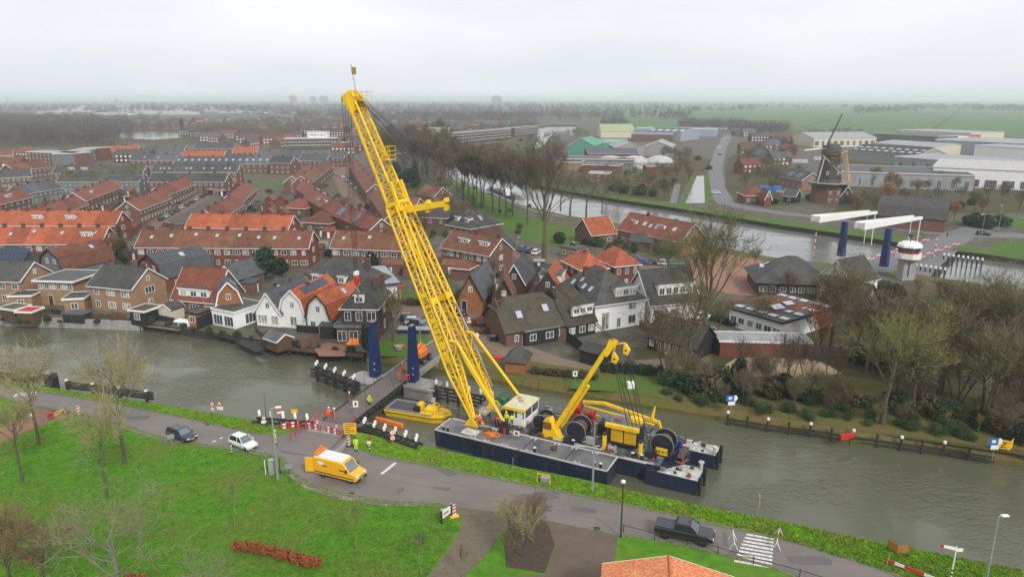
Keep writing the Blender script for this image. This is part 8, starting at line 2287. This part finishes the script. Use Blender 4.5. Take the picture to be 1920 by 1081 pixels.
MB().box(-4,d.length + 14,-4.2,4.2,.0,.55).build('deck','asphalt_grey',t)
for y in (-4.0,4.0):
 for i in range(14):
  x = 4 + i * 3.2; MB().box(x - .06,x + .06,y - .06,y + .06,.55,1.6).build('post','sign_red',t)
  MB().box(x,x + 3.2,y - .04,y + .04,1.25,1.45).build('rail','sign_red' if i % 2 else 'sign_white',t); MB().box(x,x + 3.2,y - .035,y + .035,.85,1.0).build('rail','sign_white' if i % 2 else 'sign_red',t)
for u,v,vt in ((1527,478,430),(1753,482,440)):
 p = G(u,v); h = rise_to(p,vt); q = thing('barrier_pole','upright red and white barrier pole at the far lift bridge','barrier',p,0,'raised barrier poles at the far bridge')
 for i in range(8): MB().tube([(0,0,h * i / 8),(0,0,h * (i + 1) / 8)],.13,6).build('segment','sign_red' if i % 2 else 'sign_white',q)
ch = thing('control_house','white octagonal bridge control house with red rimmed windows','control house',G(1698,524),R(12)); ch.scale = (.82,.82,.9)
def octo(r,z,k=1.0): return [(r * math.cos(math.pi / 8 + i * math.pi / 4),r * k * math.sin(math.pi / 8 + i * math.pi / 4),z) for i in range(8)]
MB().box(-2.0,2.2,-1.2,1.4,-1.5,6.0).build('shaft','concrete',ch); MB().loft([octo(3.6,6.0),octo(3.6,7.3)]).build('base_ring','trim_white',ch)
MB().loft([octo(2.7,7.3),octo(3.1,9.0)]).build('window','glass',ch); MB().loft([octo(2.8,7.3),octo(2.85,7.6)]).build('sill','red_paint',ch)
for i in range(8):
 a0 = math.pi / 8 + i * math.pi / 4; MB().tube([(2.75 * math.cos(a0),2.75 * math.sin(a0),7.3),(3.15 * math.cos(a0),3.15 * math.sin(a0),9.0)],.1,4).build('mullion','red_paint',ch)
MB().loft([octo(3.5,9.0),octo(3.3,9.6),octo(2.0,10.3)]).build('roof','trim_white',ch); MB().box(-.6,-.1,-1.25,-1.19,1.0,5.0).build('stair_window','blue_paint',ch)
MB().tube([(0,0,10.2),(0,0,11.6)],.12,6).build('mast','trim_dark',ch); MB().ball((0,0,12),(.9,.5,.6),8,5).build('signal_head','trim_dark',ch)
for k in range(9):
 t = thing('white_capped_pile','white capped pile in the fender line below the far lift bridge','pile',G(1770 + k * 9,486 + k * 1.2),0,'white piles below the far bridge'); link('post',PILE,t).scale = (1.1,1.1,1.0); link('cap',CAP,t,(0,0,1.1)).scale = (1.35,1.35,1.2)
for k in range(7):
 t = thing('white_capped_pile','white capped pile in the fender line below the far lift bridge','pile',G(1718 + k * 9,506 + k * 1.4),0,'white piles below the far bridge'); link('post',PILE,t).scale = (1.1,1.1,1.0); link('cap',CAP,t,(0,0,1.1)).scale = (1.35,1.35,1.2)
# windmill
mat('pale_wood',(0.46,0.30,0.13),0.8)
mp_ = G(1550,379)
wmil = thing('windmill','dark thatched tower windmill with wooden stage and one bare sail stock','windmill',mp_,0)
def ring_(r,z,n_=8): return [(r * math.cos(2 * math.pi * (i + .5) / n_),r * math.sin(2 * math.pi * (i + .5) / n_),z) for i in range(n_)]
MB().loft([ring_(6.6,-.3),ring_(6.0,8.6)]).build('brick_base','brick_brown',wmil)
MB().loft([ring_(5.0,8.6),ring_(3.3,20.0)]).build('thatched_body','roof_thatch',wmil)
MB().loft([ring_(8.3,8.2,16),ring_(8.3,8.6,16)]).build('stage','concrete',wmil)
for i in range(16):
 a0 = 2 * math.pi * (i + .5) / 16; x,y = 8.1 * math.cos(a0),8.1 * math.sin(a0); a1 = a0 + math.pi / 8
 MB().tube([(x,y,8.6),(x,y,9.7)],.09,4).build('stage_post','concrete',wmil); MB().tube([(x,y,9.65),(8.1 * math.cos(a1),8.1 * math.sin(a1),9.65)],.07,4).build('stage_rail','concrete',wmil)
 MB().tube([(8.0 * math.cos(a0),8.0 * math.sin(a0),8.3),(6.1 * math.cos(a0),6.1 * math.sin(a0),6.0)],.12,4).build('stage_brace','trim_dark',wmil)
MB().loft([[(x * k + dx,y * k * .8,z) for x,y,_ in ring_(3.9,0,12)] for k,z,dx in ((1.0,20.0,0),(1.02,21.0,0),(.88,22.6,.2),(.5,24.0,.5))]).build('cap','roof_dark',wmil)
MB().loft([ring_(3.95,19.7,12),ring_(3.95,20.15,12)]).build('cap_rim','rust',wmil)
for p,q in (((-4.6,-2.5,19.6),(6.4,-5.0,8.9)),((4.6,-1.5,20.5),(6.6,-4.6,8.9)),((3.0,-3.2,20.3),(6.2,-5.0,8.9)),((4.9,-.5,20.4),(6.8,-4.4,8.9)),((5.6,-1.0,21.0),(6.8,-4.6,8.9)),((2.2,-3.6,20.3),(6.0,-1.2,21.0))):
 MB().tube([p,q],.26,5).build('tail_beam','pale_wood',wmil)
MB().tube([(-3.2,-2.2,23.5),(.5,-4.5,36.0)],[.35,.2],5).build('sail_stock','trim_dark',wmil); MB().tube([(-3.0,-2.0,22.5),(-13.0,-4.5,21.6)],[.35,.25],5).build('sail_stock','trim_white',wmil)
MB().tube([(-2.2,-1.6,22.8),(-5.3,-3.8,23.2)],.5,8).build('wind_shaft','timber_dark',wmil); MB().hexa([(-6.8,-5,8.8),(-6.2,-5,8.8),(-6.2,-4.6,8.8),(-6.8,-4.6,8.8),(-4.4,-3.6,19.0),(-3.9,-3.6,19.0),(-3.9,-3.2,19.0),(-4.4,-3.2,19.0)]).build('sail_cloth','roof_flat_light',wmil)
for x,z in ((-1.4,4.6),(1.8,4.6),(-1.4,1.6),(1.8,1.8),(2.0,12.5),(2.0,15.0),(-2.4,12.4)):
 rr2 = 6.3 if z < 8 else 5.0 - (z - 8.6) * .15
 window(wmil,x,-(math.sqrt(max(rr2 * rr2 - x * x,1)) - .15) - .35,z,0,1.0,1.3,True)
hs_('black gabled shed with white verge against the windmill',(1576,368),(1602,368),9,3.2,4.0,'gy','black_wood','roof_dark','trim_white',far=True,name='mill_shed',cat='shed')
mat('green_teal',(0.10,0.30,0.20),0.6); mat('green_pale',(0.38,0.48,0.36),0.6); mat('hall_blue',(0.30,0.34,0.40),0.6); mat('green_hall',(0.10,0.15,0.12),0.7); mat('roof_yellow',(0.36,0.40,0.22),0.7)
# ---- houses and halls beyond the second canal
def fh(lab,A,B,d,he,rise,kind='gx',wall='brick_brown',roof='roof_dark',nm='house',cat='house',**k):
 return hs_(lab,A,B,d,he,rise,kind,wall,roof,k.pop('trim','trim_white'),far=True,name=nm,cat=cat,**k)
fh('brick house with orange roof beside the far canal road',(1400,366),(1445,366),11,3.6,3.6,'hip','brick_brown','roof_red',front=4)
fh('brick house with rows of solar panels beside the windmill',(1465,330),(1505,338),10,4.6,3.4,'gx','brick_pink','roof_dark',front=4,right=1,solar=[('F',.3,.5,5,2),('F',.7,.5,5,2)])
fh('small black hut with white door below the windmill houses',(1470,366),(1493,368),6,3.0,2.6,'gx','black_wood','roof_dark',front=1)
fh('little brick house at the path below the windmill',(1436,372),(1448,372),7,3.4,3.2,'gy','brick_red','roof_red')
fh('pale cottage with white gable by the far road',(1407,305),(1425,305),9,3.2,3.4,'gy','white_wall','roof_dark')
fh('black domed timber hall with grey flat top by the far bridge',(1645,402),(1775,412),26,4.2,5.0,'mx','brick_brown','roof_dark','hall','hall',trim='trim_dark')
H_ = lambda *a,**k: fh(*a,nm='hall',cat='hall',**k)
H_('white roofed hall with green and cream front behind the windmill',(1528,259),(1645,258),40,8,4,'gx','cream_wall','roof_flat_light',front=10,rows=[3.5],win=(4,4))
H_('green hall with dark roof and two rows of skylights',(1590,284),(1720,293),36,6,4.5,'gx','concrete','roof_dark',sky=[('F',(i % 9 + .5) / 9,.35 + .3 * (i // 9),3,2) for i in range(18)])
H_('low cream hall beside the green skylight hall',(1640,268),(1755,276),40,7,2,'gx','cream_wall','roof_flat_light')
H_('flat beige hall at the edge of the fields',(1690,244),(1822,250),50,9,.5,'flat','cream_wall','roof_flat_light')
H_('dark green hall standing between white roofs',(1640,250),(1760,256),30,8,.5,'flat','green_hall','roof_dark')
H_('long grey hall with rounded roof line',(1680,294),(1900,310),45,7,.5,'flat','roof_flat_light','roof_flat_light',front=8,rows=[2.5],win=(4,4))
H_('big pale blue grey hall with red sign',(1756,262),(2050,275),60,11,.5,'flat','hall_blue','roof_flat_light')
H_('white windowless hall below the blue grey hall',(1830,273),(2080,287),50,10,.5,'flat','white_wall','roof_flat_light')
H_('wide flat hall with dark roof stripe behind the willow',(1580,322),(1830,330),40,7,.5,'flat','roof_flat_light','roof_flat',front=10,rows=[2.5],win=(2,4))
H_('large white flat hall with blue stripe and loading doors',(1752,313),(2020,325),55,9,.5,'flat','white_wall','deck_white',front=8,rows=[2.2],win=(5,3.6))
H_('teal green gabled hall with open storage bay',(1067,272),(1116,273),34,9,5,'gy','green_teal','green_teal',trim='trim_white',gable_win=False)
H_('pale yellow green barrel roofed hall',(1128,246),(1190,246),36,7,7,'mx','cream_wall','roof_yellow',trim=None)
H_('long flat roofed hall with white edge behind the barrel hall',(1192,241),(1345,243),40,8,.5,'flat','hall_blue','roof_flat_light')
H_('blue grey hall with striped skylight roof',(1210,248),(1278,250),50,8,4,'gx','hall_blue','roof_slate',sky=[('F',(i + .5) / 5,.5,4,8) for i in range(5)])
H_('dark brick hall with saw tooth white roof lights',(1185,252),(1262,253),40,7,1.5,'gx','brick_brown','roof_slate',sky=[('F',(i + .5) / 12,.5,3,5) for i in range(12)])
H_('grey pitched hall with white gables in the works yard',(1155,277),(1208,277),36,7,4,'gy','concrete','roof_flat_light',gable_win=False)
H_('second grey pitched hall joined to the white gabled one',(1208,275),(1262,276),34,7,4,'gy','concrete','roof_flat_light',gable_win=False)
H_('wide grey roofed workshop behind the brick sheds',(1105,288),(1200,288),30,6,2.5,'gx','brick_brown','roof_slate')
H_('dark fronted workshop with white upper windows',(1053,298),(1190,300),22,6,.4,'flat','grey_wall','roof_flat',front=6,rows=[3],win=(5,3))
H_('green roofed workshop with pale skylights',(1120,268),(1180,268),34,7,2.5,'gx','green_teal','green_teal',sky=[('F',.5,.5,12,3)])
H_('low red brick shed with flat roof on the canal side',(1093,309),(1160,311),14,4.5,.4,'flat','brick_red','roof_flat')
H_('second low red brick shed behind the garden trees',(1215,312),(1258,312),14,4.5,.4,'flat','brick_red','roof_flat')
fh('beige house with bright blue flat roof by the works',(1053,304),(1088,305),12,5,.4,'flat','brick_beige','solar',front=3)
fh('brick house with flat roof below the red brick shed',(1105,325),(1143,326),10,5,.4,'flat','brick_brown','roof_flat_light',front=3)
fh('brick house with grey hipped roof among dark hedges',(1182,334),(1228,334),10,4,3,'hip','brick_beige','roof_dark',front=3)
for k in range(3):
 p = G(1145 + k * 46,314); t = thing('storage_dome','white domed storage tank behind the brick sheds','tank',p,0,'white domed tanks'); MB().lathe([(9,0),(9,3.5),(7.5,5.6),(4,7),(.3,7.5)],18).build('shell','deck_white',t); MB().lathe([(9.2,3.3),(9.2,3.7)],18).build('rim','concrete',t)
q0 = G(1008,297); ar = thing('curved_storage','curved open storage shed with pale green roof','shed',q0,0)
cc_ = G(1090,285) - q0
pts_ = [G(u,v) - q0 for u,v in ((1002,296),(1008,282),(1025,270),(1050,264),(1068,263))]
for i in range(4):
 a,b_ = pts_[i],pts_[i + 1]; c1 = a + (cc_ - a).normalized() * 10; c2_ = b_ + (cc_ - b_).normalized() * 10
 MB().hexa([tuple(a) ,tuple(b_),tuple(c2_),tuple(c1)] + [(v.x,v.y,z) for v,z in ((a,6.5),(b_,6.5),(c2_,7.2),(c1,7.2))]).build('bay','grey_wall',ar)
 MB().hexa([(v.x,v.y,z) for v,z in ((a,6.6),(b_,6.6),(c2_,7.3),(c1,7.3))] + [(v.x,v.y,z) for v,z in ((a,6.9),(b_,6.9),(c2_,7.6),(c1,7.6))]).build('roof_panel','green_pale',ar)
rs = thing('factory_sign','red square sign board with white figure on the blue grey hall','sign',G(1826,283),0); MB().box(-4,4,-.4,0,5,13).build('board','sign_red',rs); MB().box(-1,1,-.5,-.41,6.5,11.5).build('figure','sign_white',rs); MB().box(-14,-6,-.4,0,6,12).build('white_board','sign_white',rs)
# containers and stacked goods in the yards
for k,(u,v,m_,lab) in enumerate(((1697,345,'red_paint','red container at the wall of the grey hall'),(1750,345,'red_paint','red container beside the white truck'),(1806,352,'cloth_red','dark red container below the white hall'),(1876,352,'brick_dark','brown container row below the white hall'),(1540,300,'deck_white','white stacked pallets in the yard'),(1500,305,'deck_white','pale goods stacked in the yard'),(1040,292,'blue_bright','blue container in the curved storage yard'),(1445,358,'blue_bright','blue tarpaulin covered stack by the windmill houses'))):
 t = thing('container',lab,'container',G(u,v),R(-4)); MB().cbox(-5,5,-1.3,1.3,0,2.8 if k < 4 else 2.2,.05).build('body',m_,t)
 for i in range(9): MB().box(-4.6 + i * 1.1,-4.5 + i * 1.1,-1.36,-1.3,.2,2.1).build('rib',m_,t)
tr = thing('white_truck','white truck parked between the red containers','truck',G(1790,350),R(-5)); MB().cbox(-4,2,-1.2,1.2,1.0,3.8,.08).build('box_body','car_white',tr); MB().cbox(2.1,4.2,-1.2,1.2,.7,3.0,.15).build('cab','car_white',tr); MB().box(4.2,4.24,-1.0,1.0,1.8,2.7).build('windscreen','glass_car',tr); wheels(tr,(-2.6,3.0),1.0,.5,.3)
# ---- far roofs of the town: every house a thing, one shared mesh for each kind
def far_proto(wall,roof,w,d,he,rise):
 b = MB().box(-w/2,w/2,-d/2,d/2,-.2,he); b.cur = 1
 b.add([(-w/2 - .3,-d/2 - .4,he - .2),(w/2 + .3,-d/2 - .4,he - .2),(w/2 + .3,d/2 + .4,he - .2),(-w/2 - .3,d/2 + .4,he - .2),(-w/2 - .3,0,he + rise),(w/2 + .3,0,he + rise)],[(0,1,5,4),(2,3,4,5),(1,2,5),(3,0,4),(0,3,2,1)])
 b.cur = 2
 for i in range(int(w / 3)):
  for z in (1.0,3.6): b.box(-w/2 + 1 + i * 3,-w/2 + 2.4 + i * 3,-d/2 - .05,-d/2 + .01,z,z + 1.3)
 return b.mesh('far_house',[wall,roof,'trim_white'])
FP = [far_proto('brick_brown','roof_slate',14,9,5.4,3.4),far_proto('brick_brown','roof_brown',20,9,5.4,3.4),far_proto('white_wall','roof_dark',9,8,3.2,4.2),far_proto('brick_red','roof_red',12,9,5.4,3.2),far_proto('brick_dark','roof_dark',24,10,5.4,3.6)]
FL = ['slate roofed house in the hazy far town','brown roofed row in the hazy far town','small white walled house in the far town','red roofed house in the hazy far town','long dark roofed row in the hazy far town']
rf = random.Random(21)
zones = [((230,480),(226,268),70),((480,770),(212,256),170),((640,770),(256,292),22),((760,1000),(212,246),60),((0,60),(300,330),6),((1380,1480),(262,330),40),((1320,1440),(240,258),12),((20,260),(296,306),8),((460,560),(262,280),12),((880,900),(440,450),0)]
FHP = []
WHERE = ['between the lake and the slate roofs','behind the white balcony flats','behind the solar roofs of the car street','beyond the gallery flats','at the edge of the brown wood','beside the far canal road','at the far end of the road by the fields','before the curved flats','around the slate row','x']
for zi,((u0,u1),(v0,v1),n_) in enumerate(zones):
 for i in range(n_):
  k = rf.choice([0,0,1,2,3,4,4]); hu,hv = rf.uniform(u0,u1),rf.uniform(v0,v1)
  if 212 < hu < 356 and 238 < hv < 270: continue
  hp = G(hu,hv)
  if any((hp - q).length < 19 for q in FHP) or not free(hp,9): continue
  FHP.append(hp)
  o = link('far_house',FP[k],None,G(hu,hv),rf.choice([0,0,R(90),R(-20),R(70),R(15)]))
  tag(o,FL[k].split(' in the')[0] + ' ' + WHERE[zi],'house','far houses ' + WHERE[zi])
# pale greenhouses and halls on the hazy plain
for k in range(34):
 u = rf.uniform(90,470); v = rf.uniform(200,216)
 o = MB().extr([(-rf.uniform(15,60),0),(rf.uniform(15,60),0),(rf.uniform(15,50),6),(-rf.uniform(15,50),6)],0,rf.uniform(20,60)).build('greenhouse','deck_white',None,G(u,v)); tag(o,'pale greenhouse or hall on the hazy plain','hall','pale halls on the hazy plain')
for u,v,w,h,lab in ((550,196,42,54,'hazy round tower block on the horizon'),(588,195,40,50,'low hazy tower block on the horizon'),(607,195,60,52,'broad hazy tower block on the horizon'),(932,196,70,52,'broad hazy office block on the horizon above the fields')):
 p = G(u,v); t = thing('tower_block',lab,'tower block',p); MB().box(-w/2,w/2,0,40,0,h).build('wall','concrete',t); MB().box(-w/4,w/4,5,35,h,h + 8).build('roof_top','concrete',t)
 for i in range(6):
  for j in range(4): MB().box(-w * .42 + i * w * .15,-w * .34 + i * w * .15,-.6,0,10 + j * h * .2,16 + j * h * .2).build('window','glass',t)
p = G(222,196); t = thing('church','hazy church with pointed dome on the horizon','church',p); MB().box(-14,14,0,40,0,26).build('nave','concrete',t); MB().lathe([(9,0),(9,30),(7,38),(3,44),(1.2,52),(.3,60)],8).build('tower','concrete',t)
p = G(17,196); t = thing('factory_chimney','tall thin factory chimney in the haze','chimney',p); MB().lathe([(5,0),(3.5,58),(3.7,59)],10).build('stack','concrete',t)
# ---- far woods read as one mass: slim blades
def wood(label,zones,h,m,seed,blades=70,bl=2.6,bw_=.16,nm='far_wood'):
 rng = np.random.default_rng(seed); V_,F_ = [],[]
 off = 0
 for (u0,v0,u1,v1,dv,n_) in zones:
  for i in range(n_):
   f = rng.random(); p = G(u0 + (u1 - u0) * f,v0 + (v1 - v0) * f + rng.uniform(-dv,dv)); hh = h * rng.uniform(.65,1.2); rr2 = hh * rng.uniform(.24,.36)
   d = rng.normal(size=(blades,3)); d /= np.linalg.norm(d,axis=1)[:,None]; d *= rng.random((blades,1)) ** .4
   c = np.array([p.x,p.y,hh * .58]) + d * np.array([rr2,rr2,hh * .42])
   dr = d * .8 + rng.normal(size=(blades,3)) * .45 + np.array([0,0,.5]); dr /= np.linalg.norm(dr,axis=1)[:,None]
   sd = np.cross(dr,rng.normal(size=(blades,3))); sd /= np.linalg.norm(sd,axis=1)[:,None]
   k = rng.uniform(.6,1.3,(blades,1)); sz = bl * hh / 12
   tri = np.stack([c - sd * bw_ * k,c + sd * bw_ * k,c + dr * sz * k],1).reshape(-1,3)
   x,y = p.x,p.y; w_ = .18
   tk = np.array([(x - w_,y,0),(x + w_,y,0),(x,y,hh * .8)])
   V_.append(tri); V_.append(tk); n3 = len(tri) // 3 + 1
   F_.append(np.arange(off,off + n3 * 3).reshape(-1,3)); off += n3 * 3
 vv = np.concatenate(V_); ff = np.concatenate(F_)
 me = bpy.data.meshes.new(nm); me.vertices.add(len(vv)); me.vertices.foreach_set('co',vv.astype(np.float32).ravel())
 me.loops.add(ff.size); me.loops.foreach_set('vertex_index',ff.astype(np.int32).ravel()); me.polygons.add(len(ff)); me.polygons.foreach_set('loop_start',np.arange(0,ff.size,3,dtype=np.int32))
 me.update(calc_edges=True); me.validate()
 me.materials.append(MATS[m]); o = link(nm,me); return tag(o,label,kind='stuff')
wood('brown leafless wood beyond the curved flats',[(-120,262,225,262,12,380),(-120,240,200,240,10,280),(-120,229,170,229,5,240),(190,256,250,250,9,40),(160,232,300,229,4,60)],15,'twig_grey',51,80,3.0,.2)
wood('bare trees round the lake',[(228,244,345,243,2,90),(350,256,470,252,6,130),(400,245,640,240,8,200),(470,262,560,258,4,50)],12,'twig_brown',52,70,2.6,.18)
wood('long bare poplar belt crossing the plain',[(560,222,900,222,4,260),(700,232,1010,228,5,240),(900,222,1170,222,5,260)],17,'twig_grey',53,55,3.2,.22)
wood('bare trees along the gallery flats',[(820,262,1010,247,3,170),(700,262,790,250,8,120)],13,'twig_brown',54,75,2.6,.17)
wood('dark copse at the field edge',[(1275,240,1400,244,4,170),(1130,236,1178,236,2,50),(1395,250,1480,250,5,110)],13,'twig_grey',55,70,2.8,.18)
wood('olive thicket beside the curved storage shed',[(965,300,1060,282,8,110),(985,330,1030,310,8,60),(1020,262,1110,252,5,90),(1140,350,1260,352,10,40),(1390,300,1470,320,25,100)],7,'twig_olive',56,90,2.4,.08)
wood('faint blue tree lines on the far plain',[(-100,206,480,206,7,420),(400,206,1250,205,7,640),(-100,196,1250,196,4,560),(1600,206,1780,206,2,60),(1700,200,1950,202,3,90),(1250,200,1500,198,2,50),(1600,213,1720,209,2,60),(1820,206,1930,208,2,60),(1250,210,1420,207,2,60),(1180,221,1300,224,2,40),(1400,203,1940,205,2,110)],16,'twig_grey',57,26,5.0,.9)
wood('winter scrub between the halls',[(1480,252,1620,250,3,70),(1600,388,1760,395,6,40),(1840,330,1930,335,4,40)],6,'twig_brown',58,80,2.2,.09)
# young grass and weeds standing up from the near verge and lawn
def tufts(label,polys,n_,h,m,seed):
 rng = np.random.default_rng(seed); P_ = []
 for poly,share in polys:
  k = int(n_ * share); us = rng.uniform(min(p[0] for p in poly),max(p[0] for p in poly),k * 3); vs = rng.uniform(min(p[1] for p in poly),max(p[1] for p in poly),k * 3)
  ins = np.zeros(len(us),bool); j = len(poly) - 1
  for i in range(len(poly)):
   (xi,yi),(xj,yj) = poly[i],poly[j]
   cnd = ((yi > vs) != (yj > vs)) & (us < (xj - xi) * (vs - yi) / (yj - yi + 1e-9) + xi); ins ^= cnd; j = i
  for u,v in list(zip(us[ins],vs[ins]))[:k]: P_.append(G(u,v))
 c = np.array([(p.x,p.y,.02) for p in P_]); N = len(c)
 B = 3; c = np.repeat(c,B,0) + np.concatenate([rng.normal(size=(N * B,2)) * .06,np.zeros((N * B,1))],1)
 a = rng.uniform(0,6.28,N * B); hh = h * rng.uniform(.4,1.2,N * B); s_ = np.stack([np.cos(a),np.sin(a),0 * a],1) * .035; ln = np.stack([np.cos(a + 1.5) * .5,np.sin(a + 1.5) * .5,1 + 0 * a],1) * hh[:,None]
 tri = np.stack([c - s_,c + s_,c + ln],1).reshape(-1,3); ff = np.arange(len(tri)).reshape(-1,3)
 me = bpy.data.meshes.new('grass'); me.vertices.add(len(tri)); me.vertices.foreach_set('co',tri.astype(np.float32).ravel()); me.loops.add(ff.size); me.loops.foreach_set('vertex_index',ff.astype(np.int32).ravel()); me.polygons.add(len(ff)); me.polygons.foreach_set('loop_start',np.arange(0,ff.size,3,dtype=np.int32)); me.update(calc_edges=True)
 me.materials.append(MATS[m]); return tag(link('grass',me),label,kind='stuff')
LAWN = [(0,830),(130,782),(320,832),(480,850),(540,890),(590,916),(660,935),(830,950),(862,990),(800,1085),(0,1085)]
VG1 = [(690,848),(755,861),(960,900),(1210,951),(1440,1002),(1690,1079),(1800,1120),(1919,1120),(1919,1069),(1690,1025),(1440,973),(1210,927),(1085,898),(960,874),(855,850),(755,828),(680,815)]
tufts('short green grass blades on the lawn',[(LAWN,1.0)],30000,.10,'grass',61)
tufts('long bright grass blades on the canal verge',[(VG1,.8),([(0,713),(287,757),(480,789),(560,799),(500,811),(480,811),(225,756),(0,719)],.2)],34000,.26,'verge_grass',62)
# ---- haze
hm = bpy.data.materials.new('haze'); hm.use_nodes = True
hn = hm.node_tree; hn.nodes.clear(); ho = hn.nodes.new('ShaderNodeOutputMaterial'); pv = hn.nodes.new('ShaderNodeVolumePrincipled')
pv.inputs['Color'].default_value = (0.90,0.965,1.0,1); pv.inputs['Density'].default_value = 0.00019; pv.inputs['Anisotropy'].default_value = 0.1
hn.links.new(pv.outputs[0],ho.inputs['Volume']); MATS['haze'] = hm
o = MB().box(-far - 300,far + 300,-3500,far + 300,-2.6,62).build('haze','haze'); tag(o,'pale winter haze lying over the plain',kind='stuff')
